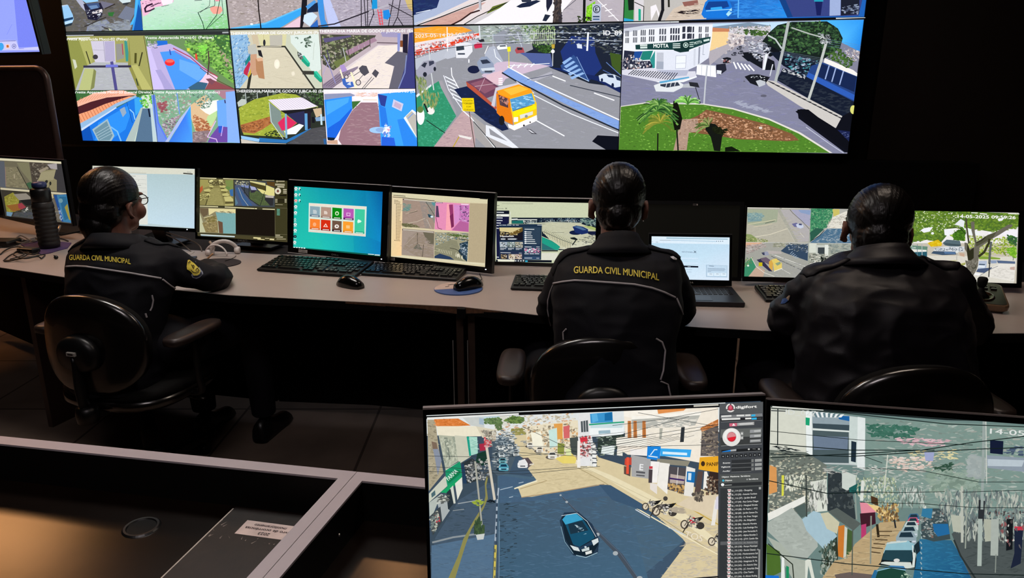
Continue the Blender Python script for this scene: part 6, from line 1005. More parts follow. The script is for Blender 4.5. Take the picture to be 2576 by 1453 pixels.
def pic_m9(d):
    d.full('#c8c0b0');d.f(2260,510,6.918)
    d.P('#f0ecec',-300,100,2150,180,2060,700,-300,700);d.P('#dcd8cc',-300,900,2060,940,2000,1450,-300,1400);d.S('#e8e0d0 #d4ccbc #e0dcd8',200,90,10,-280,920,1100,900,1160,1180,400,1180,-280,1300)
    d.P('#50702c',-300,90,2110,185,2080,420,1600,500,1000,400,850,560,740,690,500,640,100,700,-300,660)
    d.S('#587c20 #6c9828 #48681c #86a83c #3c5818 #648828 #98b04c',1500,52,26,-290,110,2100,190,2070,450,1700,520,1150,440,1050,440,800,560,700,690,500,650,80,720,-290,680)
    d.S('#e8ece0 #d8e0b8 #b8cc80',130,24,16,130,130,1150,160,1100,330,800,520,300,520,200,260);d.P('#f4f4fc',380,480,440,440,600,420,540,500,440,520);d.P('#f4f4f8',790,460,1000,440,880,580,800,560);d.P('#e8ecf0',970,380,1080,280,1150,320,1130,440,1060,400);d.P('#f0f4f4',1190,430,1260,460,1420,520,1420,560,1200,560);d.P('#f4f0f8',1740,540,1960,460,2075,480,2060,600,1900,560);d.P('#f0f4fc',1720,280,1850,250,1800,310,1740,320);d.E('#f0f4f4',590,530,26,22);d.E('#f4f4fc',1600,535,46,20,rot=.6);d.S('#a8c8e0 #f0f4f8 #88a8b8',50,34,20,130,130,220,130,200,240,140,240)
    d.S('#789c24 #90b838 #a8c840 #5c801c #c8d870',420,34,20,900,560,1140,560,1150,660,1000,640);d.S('#98b038 #b0c448 #78942c #c8d468 #607c24',620,36,22,1200,560,1500,580,1640,640,1900,580,2030,760,2030,950,1700,880,1400,950,1230,980);d.S('#406c1c #345818 #588c28',300,40,26,940,560,1080,430,1150,480,1140,660,960,640);d.S('#487c28 #2c5c34 #385040',160,40,26,1880,560,2060,600,2040,740,1920,700);d.S('#5c9c20 #78b030 #a0d040',200,44,20,1880,800,2040,760,2030,960,1900,880)
    d.P('#e0b810',500,700,680,640,750,700,740,750,560,765);d.S('#e8c828 #c89c08 #f0d840',60,44,12,510,700,680,650,745,700,730,745,560,760);d.P('#586c74',760,700,830,640,1060,660,1080,740,1000,780,800,740); [d.L('#2c3c44',4,780 + k * 10,700 + k * 8,1080,730 + k * 6) for k in range(5)]
    d.P('#d8dce0',620,800,780,760,1140,760,1140,850,820,850,600,830);d.S('#48545c #c8d0d8 #8c98a4',90,26,14,620,790,1130,770,1130,840,640,835);d.P('#40546c',600,840,980,850,1000,900,760,910,560,880);d.P('#5878a0',780,850,990,860,980,890,800,885);d.E('#e0e4e0',1010,852,24,24);d.L('#808888',6,1010,870,1005,990);d.P('#c8a890',1050,870,1140,880,1140,940,1060,920)
    d.P('#688c78',60,730,500,760,490,850,300,860,80,800);d.P('#285c6c',140,850,490,850,490,950,300,985,200,990);d.P('#4cb8c8',190,950,350,940,360,970,200,992);d.P('#88b850',140,860,290,890,280,940,180,930);d.P('#e8e8e0',140,800,480,820,480,850,200,860);d.L('#b0b8b8',14,400,720,405,970);d.L('#708088',10,320,720,320,930);d.E('#e0e4e4',380,965,22,24);d.S('#e0ece0 #a8b8c0 #5c7c5c',110,40,12,-290,700,300,730,290,800,-290,800);d.P('#98905c',345,1000,400,1005,395,1030,345,1030);d.L('#b8c0b0',5,60,712,500,708)
    d.P('#c8c49c',590,1125,900,1000,1040,990,980,1020,700,1110);d.L('#7c7c4c',10,600,1125,850,1035,960,1015);d.P('#dcd4a8',780,1150,1080,1050,1160,1030,1150,1080,960,1130);d.P('#a0a45c',1080,1060,1160,1040,1150,1080,1060,1090);d.P('#ecece8',900,1180,1160,1080,1180,1250,1090,1230);d.P('#a8b468',1400,900,1760,960,1760,985,1400,985);d.P('#80a03c',1380,930,1760,960,1760,980,1390,975)
    d.P('#a4b0cc',860,1130,880,1090,970,1080,1000,1120,1100,1110,1100,1180,1020,1195,870,1185);d.P('#384860',880,1095,960,1088,965,1110,885,1112);d.P('#e0e4f0',990,1120,1090,1115,1095,1150,1000,1165);d.P('#b4c0d4',1390,1010,1530,1010,1520,1120,1500,1170,1370,1150);d.P('#48586c',1400,1060,1500,1065,1490,1085,1385,1080);d.P('#e0e8f0',1385,1085,1500,1090,1490,1130,1375,1125);d.P('#8c9cb8',1590,1000,1700,1000,1700,1050,1600,1055)
    d.P('#485878',1370,1150,1560,1130,1640,1120,1480,1220,1340,1200);d.P('#566888',1700,1000,2020,1020,2020,1060,1720,1050);d.P('#e8e4dc',1620,1120,1760,1060,2020,1070,2005,1370,1560,1290);d.S('#dcd8d0 #c8c4bc',70,70,9,1650,1130,1980,1120,1980,1330,1600,1280);d.L('#404c5c',6,1410,1265,1560,1170,1720,1100);d.P('#c4a89c',1930,1120,2015,1110,2010,1170,1930,1160);d.P('#f4f4f4',1320,1215,1430,1230,1390,1265,1300,1255)
    # trunk and branches
    d.P('#6c685c',1150,1000,1200,1010,1220,980,1180,860,1140,800,1140,690,1190,700,1230,800,1310,770,1320,700,1260,480,1250,330,1310,330,1320,520,1350,680,1540,560,1700,500,1900,380,1980,380,1960,420,1740,560,1600,640,1400,780,1390,920,1370,1100,1340,1180,1290,1270,1150,1250,1180,1130)
    d.P('#2c2c1c',1190,700,1230,830,1300,780,1300,960,1250,1000,1200,1000,1180,860);d.P('#50503c',1320,520,1350,700,1520,580,1700,500,1640,600,1390,740,1340,760);d.S('#807c70 #5c584c #908c80',160,16,30,1170,1010,1370,1000,1340,1160,1290,1250,1170,1240);d.E('#4c4c40',1300,1110,44,40);d.E('#706c60',1295,1100,30,26)
    d.L('#4c4a38',30,1165,280,1180,450,1215,700);d.L('#34341f',40,1390,930,1480,860,1560,700,1570,640);d.L('#2c2c1c',16,1350,690,1430,660,1500,600);d.L('#20281c',10,840,440,1000,430,1060,440,1160,540);d.L('#5c6060',40,1600,690,1580,860,1570,1050);d.L('#2c2c2c',18,1575,1050,1560,1285);d.L('#3c4038',10,1990,940,1980,1000)
    d.P('#8c8c90',1570,700,1620,690,1600,1040,1560,1050) if False else None
    d.T('#f4f4f0', '14-05-2025 09:59:26',1020,262,2025,284,56,.03);d.L('#f4f4ec',14,1900,190,2095,196);d.W('#f0f0e8',1260,175,1370,178,14,2);d.W('#f0f0e8',1410,190,1530,200,18,2)

def pic_lt(d):
    d.full('#c4e0f4');d.f(1620,580,7.265)
    d.P('#e0f0fc',115,100,1560,130,1560,250,115,225);d.G(['#bcdcf0', '#c4e0f4', '#e0ecfc', '#d0ecfc'],115,225,1560,250,1555,910,110,880);d.P('#a4c4d4',410,120,1530,145,1530,165,410,145);d.P('#b8d4e8',490,165,1320,190,1320,205,490,180);d.L('#303c4c',5,290,174,485,176); [d.E('#50647c',1330 + k * 36,193,8,8) for k in range(4)];d.W('#607088',215,205,262,207,5,1);d.E('#8ca0b4',152,200,6,6)
    d.T('#5c6c88', 'SENTINEL',690,396,898,404,24,-.01);d.T('#2c3c54', 'X',905,406,958,408,42,.02);d.W('#90a4bc',660,468,694,470,5,1);d.P('#d4eafc',690,490,990,496,990,526,690,520);d.P('#d4eafc',690,575,990,582,990,612,690,606);d.L('#a8bcd0',2,690,522,990,528);d.L('#a8bcd0',2,690,608,990,614);d.P('#0c1424',600,632,992,645,992,674,600,664);d.W('#c8d8e8',800,656,855,658,7,1);d.W('#8c9cb4',770,711,885,713,5,2);d.W('#8c9cb4',790,753,872,755,5,2)
    d.P('#98b4cc',1134,622,1524,636,1520,852,1134,840);d.P('#c4dcf0',1142,628,1518,640,1514,844,1140,832);d.W('#50607c',1190,645,1280,648,8,2); [d.L('#7c90a8',6,1165,686 + k * 19,(1475,1488,1470,1225)[k],692 + k * 19) for k in range(4)]; [(d.P('#e0f0fc',x,770,x + 108,774,x + 106,828,x,824),d.W('#5c6c84',x + 40,790,x + 88,792,6,1)) for x in (1160,1280,1398)]
# ================================================================== ROOM
CEIL = 2.96
tag(MB().box((0, 1.6, -.05), (9.6, 8.8, .1)).build('floor', mat('dark_floor_tile', '#74655a', .8, spec=.08, var=(3, .25), bump=(30, .1))), kind='structure')
fl = MATS['dark_floor_tile'].node_tree; bt = fl.nodes.new('ShaderNodeTexBrick'); tc_ = [n for n in fl.nodes if n.type == 'TEX_COORD'][0]
bt.offset = 0; bt.inputs['Scale'].default_value = 1.0; bt.inputs['Brick Width'].default_value = .62; bt.inputs['Row Height'].default_value = .62; bt.inputs['Mortar Size'].default_value = .006
bt.inputs['Color1'].default_value = (1, 1, 1, 1); bt.inputs['Color2'].default_value = (.85, .85, .85, 1); bt.inputs['Mortar'].default_value = (.35, .35, .35, 1)
mx_ = fl.nodes.new('ShaderNodeMix'); mx_.data_type = 'RGBA'; mx_.blend_type = 'MULTIPLY'; mx_.inputs[0].default_value = 1
rp_ = [n for n in fl.nodes if n.type == 'VALTORGB'][0]
fl.links.new(tc_.outputs['Object'], bt.inputs['Vector']); fl.links.new(rp_.outputs['Color'], mx_.inputs[6]); fl.links.new(bt.outputs['Color'], mx_.inputs[7]); fl.links.new(mx_.outputs[2], fl.nodes['Principled BSDF'].inputs['Base Color'])
tag(MB().box((0, 1.6, CEIL + .05), (9.6, 8.8, .1)).build('ceiling', mat('dark_ceiling', '#0c0a09', .9, spec=.1)), kind='structure')
WY = math.radians(12.07)   # the video wall's yaw
wu = Vector((math.cos(WY), -math.sin(WY), 0)); wn = Vector((-math.sin(WY), -math.cos(WY), 0))
WC = Vector((-.547, 4.471, 1.447))
MW = Matrix.Rotation(-WY, 3, 'Z')
bc = WC - wn * .32; tag(MB().box((bc.x, bc.y, CEIL / 2), (9.2, .12, CEIL), MW).build('wall_back', M_wall), kind='structure')
tag(MB().box((-4.7, 1.6, CEIL / 2), (.1, 8.8, CEIL)).build('wall_left', M_wall), kind='structure')
tag(MB().box((4.3, 0.8, CEIL / 2), (.1, 7.2, CEIL)).build('wall_right', M_wall), kind='structure')
tag(MB().box((0, -2.75, CEIL / 2), (9.6, .1, CEIL)).build('wall_rear', M_wall), kind='structure')
# dark brown door leaf dimly seen right of the video wall
dq = WC + wu * 3.05; dm = MB(); dm.box(Vector((dq.x, dq.y, 1.1)) - wn * .22, (.95, .04, 2.2), MW)
dr = tag(dm.build('door_1', mat('dark_brown_door', '#120a06', .6, spec=.2)), kind='structure')
hb = MB(); hp = Vector((dq.x, dq.y, 1.02)) + wn * -.17 - wu * .4; hb.tube([hp, hp + wn * .05, hp + wn * .05 + wu * .1], .008); hb.build('door_handle', M_blkg, dr, off=(0, 0, 0))

for i, ((x, y), sx, sy, st, c) in enumerate(LAMPS):
    t = thing('ceiling_light', ['large warm panel light in the ceiling at the far left corner', 'small warm panel light in the ceiling just before the video wall', 'panel light in the ceiling above the seated person wearing glasses at the left',
              'panel light in the ceiling above the desks on the right', 'cool white panel light in the ceiling above the near console'][i], 'ceiling light', (x, y, CEIL - .03))
    f = MB(); f.box((x - sx / 2, y, CEIL - .02), (.03, sy + .03, .038)); f.box((x + sx / 2, y, CEIL - .02), (.03, sy + .03, .038)); f.box((x, y - sy / 2, CEIL - .02), (sx - .03, .03, .038)); f.box((x, y + sy / 2, CEIL - .02), (sx - .03, .03, .038)); f.build('frame', M_white, t)
    MB().box((x, y, CEIL - .012), (sx - .03, sy - .03, .01)).build('diffuser', mat('diffuser_%s' % 'abcde'[i], '#cccccc', .6, emit=('#%02x%02x%02x' % tuple(int(255 * (q / 12.92 if q <= .0031308 else 1.055 * q ** (1 / 2.4) - .055)) for q in c), st)), t)

# ================================================================== VIDEO WALL
def wall_u(x, y):
    r = ray(x, y); t = (WC - CAM).dot(wn) / r.dot(wn); q = CAM + r * t - WC; return q.dot(wu), q.z
UB = [wall_u(166.5, 87)[0], wall_u(592, 220)[0], wall_u(1046, 215)[0], wall_u(1562, 216)[0], wall_u(2174, 49)[0]]
ZB, ZM = -.3425, .3425 + .012
wl = ['showing four school cameras with a patio and a blue court', 'showing four school cameras with a tiled hall and a sunny yard', 'showing a yellow and orange lorry at a street junction', 'showing a corner shop and a planted roundabout',
      'with parked cars and a green lawn along its lower edge', 'with a sandy yard and a wire fence along its lower edge', 'with a sunlit road and a blue parking sign', 'with a blue car on a blue street']
for row in (0, 1):
    for c in range(4):
        u0, u1 = UB[c], UB[c + 1]; z0, z1 = (ZB, ZM) if row == 0 else (ZM, ZM + .685)
        w, h = u1 - u0, z1 - z0; ctr = WC + wu * ((u0 + u1) / 2) + Vector((0, 0, (z0 + z1) / 2))
        k = row * 4 + c
        t = thing('video_wall_panel', '%s row video wall screen %s' % ('lower' if row == 0 else 'upper', wl[k]), 'screen', ctr - wn * .05, 'screens of the video wall')
        cs = MB(); cs.box(ctr - wn * .034, (w, .06, h), MW); cs.build('casing', M_blk, t)
        b = .0022; f = MB()
        for du, dz, sx, sz in ((-w / 2 + b / 2, 0, b, h), (w / 2 - b / 2, 0, b, h), (0, h / 2 - b / 2, w - 2 * b, b), (0, -h / 2 + b / 2, w - 2 * b, b)): f.box(ctr + wu * du + Vector((0, 0, dz)) + wn * .001, (sx, .012, sz), MW)
        f.build('bezel', M_blkg, t)
        p = Pic(ctr - wn * .002, WY, 0, w - 2 * b, h - 2 * b, eps=1.6e-5, seed=k)
        [pic_w1, pic_w2, pic_w3, pic_w4, pic_t1, pic_t2, pic_t3, pic_t4][k](p); p.build(t, SCRW)
tag(MB().box(Vector((bc.x, bc.y, .56)) + wn * .19, (6.2, .16, 1.0), MW).build('video_wall_plinth', M_wall), 'black plinth wall under the video wall screens', 'panel')
for uu in (-1.9, -.6, .6, 1.9): sp = MB(); sp.box(WC + wu * uu + Vector((0, 0, .3)) - wn * .14, (.08, .14, 1.9), MW); sp.build('support_post', M_blkm, COL.objects['video_wall_plinth'], off=(0, 0, 0))

# ================================================================== MONITORS
def plane_text(name, txt, o, u, v, wid, hei, m, parent, bold=.01, label=None):
    vs, fs = text_geo(txt, bold); mb = MB(); mb.add([o + u * (a * wid) + v * (b * hei) for a, b in vs], fs); return mb.build(name, m, parent, label)
M_edge_sheen = mat('painted_edge_sheen', '#cfc8c6', .3)  # pale colour painted as the video wall's gleam on glossy black bezel edges
def rp(pos, k): return CAM + (Vector(pos) - CAM) * k
M_led = mat('white_led', '#ffffff', .5, emit=('#e8f0ff', 3.))
M_brand = mat('brand_print', '#8d8985', .4)
def monitor(name, label, pos, k, yaw, tilt, w, h, picf, bz=(.012, .012, .012, .02), thick=.035, base_z=.745, trim_or_sheen=None, brand=None, led=None, group='desk monitors', stand='plain', sticker=None, seed=1, foot=.1, bm=None):
    c = rp(pos, k); w *= k; h *= k; ya, ti = math.radians(yaw), math.radians(tilt)
    u = Vector((math.cos(ya), -math.sin(ya), 0)); n0 = Vector((-math.sin(ya), -math.cos(ya), 0)); v = Vector((0, 0, 1)) * math.cos(ti) - n0 * math.sin(ti); n = u.cross(v)
    M = rot_to(u, v, n); l, r, tp, bt_ = bz
    ft = c - n0 * foot; ft.z = base_z
    t = thing(name, label, 'monitor', ft, group)
    oc = c + u * ((r - l) / 2) + v * ((tp - bt_) / 2); W_, H_ = w + l + r, h + tp + bt_
    cs = MB(); hw, hh = W_ / 2, H_ / 2
    rings = []
    for sx, dz in ((.995, -.001), (1, -.006), (1, -.018), (.9, -thick * .8), (.7, -thick)): rings.append([oc + u * (a * hw * sx) + v * (b * hh * sx) + n * dz for a, b in ((-1, -1), (1, -1), (1, 1), (-1, 1))])
    cs.loft(rings); cs.build('casing', M_blk, t)
    f = MB()
    f.extrude([c - u * (w / 2 + l) - v * (h / 2 + bt_) - n * .002, c - u * (w / 2) - v * (h / 2 + bt_) - n * .002, c - u * (w / 2) + v * (h / 2 + tp) - n * .002, c - u * (w / 2 + l) + v * (h / 2 + tp) - n * .002], n * .006)
    f.extrude([c + u * (w / 2) - v * (h / 2 + bt_) - n * .002, c + u * (w / 2 + r) - v * (h / 2 + bt_) - n * .002, c + u * (w / 2 + r) + v * (h / 2 + tp) - n * .002, c + u * (w / 2) + v * (h / 2 + tp) - n * .002], n * .006)
    f.extrude([c - u * (w / 2) + v * (h / 2) - n * .002, c + u * (w / 2) + v * (h / 2) - n * .002, c + u * (w / 2) + v * (h / 2 + tp) - n * .002, c - u * (w / 2) + v * (h / 2 + tp) - n * .002], n * .006)
    f.extrude([c - u * (w / 2) - v * (h / 2 + bt_) - n * .002, c + u * (w / 2) - v * (h / 2 + bt_) - n * .002, c + u * (w / 2) - v * (h / 2) - n * .002, c - u * (w / 2) - v * (h / 2) - n * .002], n * .006)
    f.build('bezel', bm or M_blkg, t)
    if trim_or_sheen:  # metal strip on console monitors, painted bezel highlight on desk ones
        q = MB(); q.box(oc + v * (hh + .0010) - n * .002, (W_, .0028, .014), M); q.build('trim_or_sheen_strip', trim_or_sheen, t); q = MB(); q.box(oc - v * (hh + .0005) + n * .001, (W_, .0020, .007), M); q.build('trim_or_sheen_strip', trim_or_sheen, t)
    p = Pic(c, ya, ti, w, h, eps=.9e-5, seed=seed); picf(p); p.build(t, SCR)
    # stand
    mid = oc - n * (thick * .9); s = MB()
    top = mid + v * (-hh * .2)
    if stand == 'plain':
        s.loft([[Vector((top.x, top.y, top.z)) + u * a * .03 + n0 * b * .012 for a, b in ((-1, -1), (1, -1), (1, 1), (-1, 1))], [Vector((ft.x, ft.y, base_z + .012)) + u * a * .035 + n0 * b * .015 for a, b in ((-1, -1), (1, -1), (1, 1), (-1, 1))]]); s.build('stand_neck', M_blk, t)
        MB().box(ft + Vector((0, 0, .006)), (.2, .12, .012), Matrix.Rotation(-ya, 3, 'Z')).build('stand_base', M_blk, t, bevel=.003)
    else:
        for sx in (-1, 1):
            q = MB(); q.tube(smooth_path([top + u * sx * .012, top + u * sx * .015 + Vector((0, 0, -.09)), Vector((ft.x, ft.y, base_z + .05)) + u * sx * .02 + n0 * .01, Vector((ft.x, ft.y, base_z + .008)) + u * sx * .06 + n0 * .06]), .006); q.build('stand_leg', M_sil, t)
        MB().box(ft + Vector((0, 0, .004)), (.16, .1, .008), Matrix.Rotation(-ya, 3, 'Z')).build('stand_base', M_blk, t, bevel=.002)
    if brand: plane_text('brand_mark', brand, c - v * (h / 2 + bt_ * .68) - u * .018 + n * .0045, u, v, .036, .0065, M_brand, t)
    if led is not None:
        q = MB(); q.box(c + u * led[0] - v * led[1] + n * .0045, (.005, .003, .001), M); q.build('power_light', M_led, t)
    if sticker:
        q = MB(); q.box(c + u * sticker[0] + v * sticker[1] + n * .005, (sticker[2], sticker[3], .0008), M); st = q.build('asset_sticker', mat('sticker_paper', '#b5aca6', .6, var=(200, .4)), t)
        for j in range(3): q = MB(); q.box(c + u * (sticker[0] - .002) + v * (sticker[1] + (j - 1) * sticker[3] * .28) + n * .0056, (sticker[2] * .75, .001, .0003), M); q.build('printed_line', M_blk, st)
    return t, (c, u, v, n, w, h)
monitor('desk_monitor', 'monitor with school camera views behind the black bottle at far left', [-2.058, 3.089, 1.029], 1.13, 24.2, 0, .444, .259, pic_m0, bz=(.008, .008, .008, .012), stand='legs', seed=11, foot=.1)
monitor('desk_monitor', 'monitor mostly cut off by the left edge of the picture', [-2.50, 3.10, 1.0], 1.13, 35, 0, .444, .259, pic_mx, bz=(.01, .008, .01, .014), stand='legs', seed=12)
monitor('desk_monitor', 'monitor with a white and pale blue page behind the person wearing glasses', [-1.587, 3.087, 1.0], 1.05, 14.2, 10.7, .519, .25, pic_m2, bz=(.01, .01, .005, .016), seed=13, led=(.235, .137))
monitor('desk_monitor', 'monitor with yellow tinted camera views, second to the right of the person wearing glasses', [-1.109, 2.93, .972], 1.08, 17.1, 8, .438, .245, pic_m3, bz=(.01, .008, .008, .014), brand='DELL', seed=14)
monitor('desk_monitor', 'monitor with a turquoise desktop and coloured tiles', [-.726, 2.948, .921], 1.0, 22.8, 8.7, .439, .26, pic_m4, bz=(.026, .03, .026, .022), trim_or_sheen=M_edge_sheen, brand='DELL', sticker=(-.165, -.141, .046, .013), led=(.225, .14), seed=15)
monitor('desk_monitor', 'monitor with a cream window of four camera views, one of them pink', [-.29, 2.767, .921], 1.02, 24.6, 6.2, .428, .258, pic_m5, bz=(.026, .03, .024, .024), trim_or_sheen=M_edge_sheen, brand='DELL', sticker=(-.21, -.14, .028, .012), led=(.222, .14), seed=16)
monitor('desk_monitor', 'monitor with a pale green page and fenced yard, partly behind the middle person', [.13, 2.781, .903], 1.03, 7.3, 3.1, .394, .24, pic_m6, bz=(.008, .012, .016, .016), trim_or_sheen=M_edge_sheen, seed=17)
def pic_off(d): d.full('#0a0906')  # faint brown glow painted as the room's reflection in the dark screen
monitor('desk_monitor', 'large switched-off black monitor behind the laptop', [.577, 2.56, .918], 1.05, 4.6, 11, .48, .258, pic_off, bz=(.012, .014, .014, .014), led=(.225, .141), sticker=(.085, .136, .018, .006), seed=18, foot=.06, bm=M_blk)
monitor('desk_monitor', 'monitor with four pale street camera views left of the rightmost person', [1.083, 2.576, .904], 1.0, 5.7, 10.5, .448, .253, pic_m8, bz=(.004, .006, .008, .018), seed=19)
monitor('desk_monitor', 'monitor showing a big leafy tree beside the rightmost person', [1.583, 2.54, .9], 1.0, 7.3, 16, .444, .252, pic_m9, bz=(.006, .016, .006, .016), seed=20)
M_ntrim = mat('brushed_grey_trim', '#8a7d78', .4, metal=.3)
monitor('console_monitor', 'near monitor showing a shopping street with a dark saloon car and side control panel', [.136, 1.002, .824], .985, -5.6, 12, .53, .298, pic_n1, bz=(.005, .006, .009, .009), thick=.03, base_z=.655, trim_or_sheen=M_ntrim, group='near console monitors', seed=21, foot=.07)
monitor('console_monitor', 'near monitor at the right edge showing a hillside street with awnings and wires', [.682, 1.031, .795], .98, 10.3, 20.9, .51, .287, pic_n2, bz=(.006, .006, .010, .009), thick=.03, base_z=.655, trim_or_sheen=M_ntrim, group='near console monitors', seed=22, foot=.08)
# wall display and notice board at the far left
tv_br = at(102, 130, 4.2); ya = math.radians(20); ti = math.radians(-6); tu = Vector((math.cos(ya), -math.sin(ya), 0)); tn0 = Vector((-math.sin(ya), -math.cos(ya), 0)); tv_v = Vector((0, 0, 1)) * math.cos(ti) - tn0 * math.sin(ti); tn = tu.cross(tv_v)
TWW, THH = 1.0, .565; tc0 = tv_br - tu * TWW / 2 + tv_v * THH / 2
t = thing('wall_display', 'wall-mounted display with a lavender blue page above the brown notice board', 'screen', tc0 - tn * .1)
TM = rot_to(tu, tv_v, tn)
MB().box(tc0 - tn * .03, (TWW + .03, THH + .03, .05), TM).build('casing', M_blk, t, bevel=.004)
f = MB()
for a, b, sx, sy in ((-(TWW + .015) / 2, 0, .015, THH + .03), ((TWW + .015) / 2, 0, .015, THH + .03), (0, (THH + .015) / 2, TWW, .015), (0, -(THH + .015) / 2, TWW, .015)): f.box(tc0 + tu * a + tv_v * b + tn * .0, (sx, sy, .012), TM)
f.build('bezel', M_blk, t); p = Pic(tc0 - tn * .003, ya, ti, TWW, THH, seed=30); pic_tv(p); p.build(t, SCRW)
q = MB(); q.box(tc0 - tn * .2, (.3, .2, .3), TM); q.build('wall_bracket', M_blk, t)
# notice board: brown fabric with a rounded metal frame, standing behind the left monitors
nb = at(100, 172, 3.9); ny = math.radians(12); nu = Vector((math.cos(ny), -math.sin(ny), 0)); nn = Vector((-math.sin(ny), -math.cos(ny), 0)); nz = nb.z
t = thing('notice_board', 'dark brown partition board with rounded metal frame at far left', 'board', Vector((nb.x, nb.y, 0)) - nu * .5)
NM = Matrix.Rotation(-ny, 3, 'Z'); MB().box(Vector((nb.x, nb.y, (nz + .3) / 2)) - nu * .62, (1.3, .02, nz - .32), NM).build('board_panel', mat('brown_board_fabric', '#1f1210', .9, spec=.1, bump=(300, .2)), t)
e = Vector((nb.x, nb.y, 0)) + nu * .035; path = [e - nu * 1.38 + Vector((0, 0, nz)), e - nu * .06 + Vector((0, 0, nz))] + [e + nu * (-.06 + .06 * math.sin(a)) + Vector((0, 0, nz - .06 + .06 * math.cos(a))) for a in (.4, .8, 1.2, 1.57)] + [e + Vector((0, 0, .02))]
q = MB(); q.tube(path, .017, 10); q.build('frame', mat('board_frame_metal', '#4c3c38', .35, metal=.5), t, smooth=True)

# ================================================================== OPERATOR DESKS
FR = [(-3.3, 3.38), (-2.6, 3.08), (-2.091, 2.854), (-1.727, 2.694), (-1.376, 2.56), (-.995, 2.444), (-.571, 2.37), (-.169, 2.305), (.085, 2.213), (.32, 2.15), (.563, 2.092), (.756, 2.059), (1.05, 2.040), (1.423, 2.033), (1.8, 2.04), (2.6, 2.06)]
BK = [(-3.0, 4.1), (-2.5, 3.75), (-1.90, 3.40), (-1.65, 3.27), (-1.475, 3.185), (-1.05, 3.09), (-.62, 3.05), (.03, 2.92), (.4, 2.80), (.883, 2.68), (1.4, 2.64), (2.0, 2.62), (2.7, 2.66)]
RB = [(-2.8, 4.35), (-2.3, 4.0), (-1.7, 3.72), (-1.4, 3.62), (-.95, 3.5), (-.5, 3.4), (.12, 3.24), (.5, 3.14), (.95, 3.04), (1.45, 2.99), (2.05, 2.96), (2.75, 3.0)]
DZ = .745
def desk(label, fr, bk, rb, side_l, side_r, loc, clip=False):
    t = thing('operator_desk', label, 'desk', (*loc, 0), 'row of operator desks')
    MB().prism(fr + bk[::-1], DZ - .025, DZ).build('desktop', M_desk, t)
    # black edge band round the front
    e = MB()
    for a, b in zip(fr, fr[1:]):
        d = Vector((b[0] - a[0], b[1] - a[1], 0)); n = Vector((d.y, -d.x, 0)).normalized() * .003
        e.extrude([Vector((*a, DZ - .028)), Vector((*b, DZ - .028)), Vector((*b, DZ - .0015)), Vector((*a, DZ - .0015))], n)
    e.build('edge_band', M_blkm, t)
    MB().prism(bk + rb[::-1], DZ - .03, DZ - .006).build('cable_shelf', M_blkm, t)
    p = MB()
    for a, b in zip(bk, bk[1:]):
        d = Vector((b[0] - a[0], b[1] - a[1], 0)); n = Vector((-d.y, d.x, 0)).normalized() * -.02; o = Vector((-n.x, -n.y, 0)) * -3
        p.extrude([Vector((*a, .08)) + o, Vector((*b, .08)) + o, Vector((*b, DZ - .03)) + o, Vector((*a, DZ - .03)) + o], n)
    p.build('modesty_panel', M_dark, t)
    for s in (side_l, side_r):
        if s:
            (x0, y0), (x1, y1), m = s; d = Vector((x1 - x0, y1 - y0, 0)); n = Vector((d.y, -d.x, 0)).normalized() * .025
            q = MB(); q.extrude([Vector((x0, y0, .0)), Vector((x1, y1, .0)), Vector((x1, y1, DZ - .026)), Vector((x0, y0, DZ - .026))], n); lp = q.build('leg_panel', m, t)
            q = MB(); q.extrude([Vector((x0, y0, .0)), Vector((x0, y0, .0)) + n, Vector((x0, y0, DZ - .03)) + n, Vector((x0, y0, DZ - .03))], -d.normalized() * .002); q.build('edge_strip', mat('worn_edge_strip', '#3c2d26', .5), lp)
    return t
M_pan = mat('brown_leg_panel', '#2b1a12', .6, var=(5, .2))
desk('left operator desk under the bottle, with a brown end panel leg', FR[:3] + [], [BK[0], BK[1], BK[2]], RB[:3], None, ((-2.06, 2.92), (-1.93, 3.32), M_pan), (-2.5, 3.4))
dk2 = desk('long operator desk in front of the person wearing glasses', FR[2:8], BK[2:8], RB[2:8], None, ((-.19, 2.34), (-.02, 2.9), M_dark), (-1.1, 2.8))
dk3 = desk('operator desk in front of the middle person and the rightmost person', FR[7:], BK[7:], RB[7:], ((-.15, 2.335), (.03, 2.88), M_dark), ((2.5, 2.1), (2.52, 2.62), M_dark), (1.0, 2.4))
# worn chipboard where the edge band has come off, and the black cable box at the joint
def worn(parent, pts):
    q = MB()
    for a, b, h0, h1 in pts:
        d = Vector((b[0] - a[0], b[1] - a[1], 0)); n = Vector((d.y, -d.x, 0)).normalized()
        q.extrude([Vector((*a, DZ - .001 - h0)) + n * .0032, Vector((*b, DZ - .001 - h1)) + n * .0032, Vector((*b, DZ - .001)) + n * .0032, Vector((*a, DZ - .001)) + n * .0032], n * .001)
    q.build('worn_edge', M_chip, parent, 'bare brown chipboard edge')
def lerp2(a, b, t): return (a[0] + (b[0] - a[0]) * t, a[1] + (b[1] - a[1]) * t)
f6, f7, f8 = FR[6], FR[7], FR[8]
worn(dk2, [(lerp2(f6, f7, .0), lerp2(f6, f7, .35), .006, .010), (lerp2(f6, f7, .35), lerp2(f6, f7, .7), .008, .012), (lerp2(f6, f7, .7), lerp2(f6, f7, .97), .014, .024)])
worn(dk3, [(lerp2(f7, f8, .06), lerp2(f7, f8, .3), .020, .012), (lerp2(f7, f8, .3), lerp2(f7, f8, .55), .008, .002)])
q = MB(); q.box((-.169, 2.297, DZ - .02), (.03, .015, .036), Matrix.Rotation(-.2, 3, 'Z')); q.build('joint_bracket', M_blkm, dk3, bevel=.003)
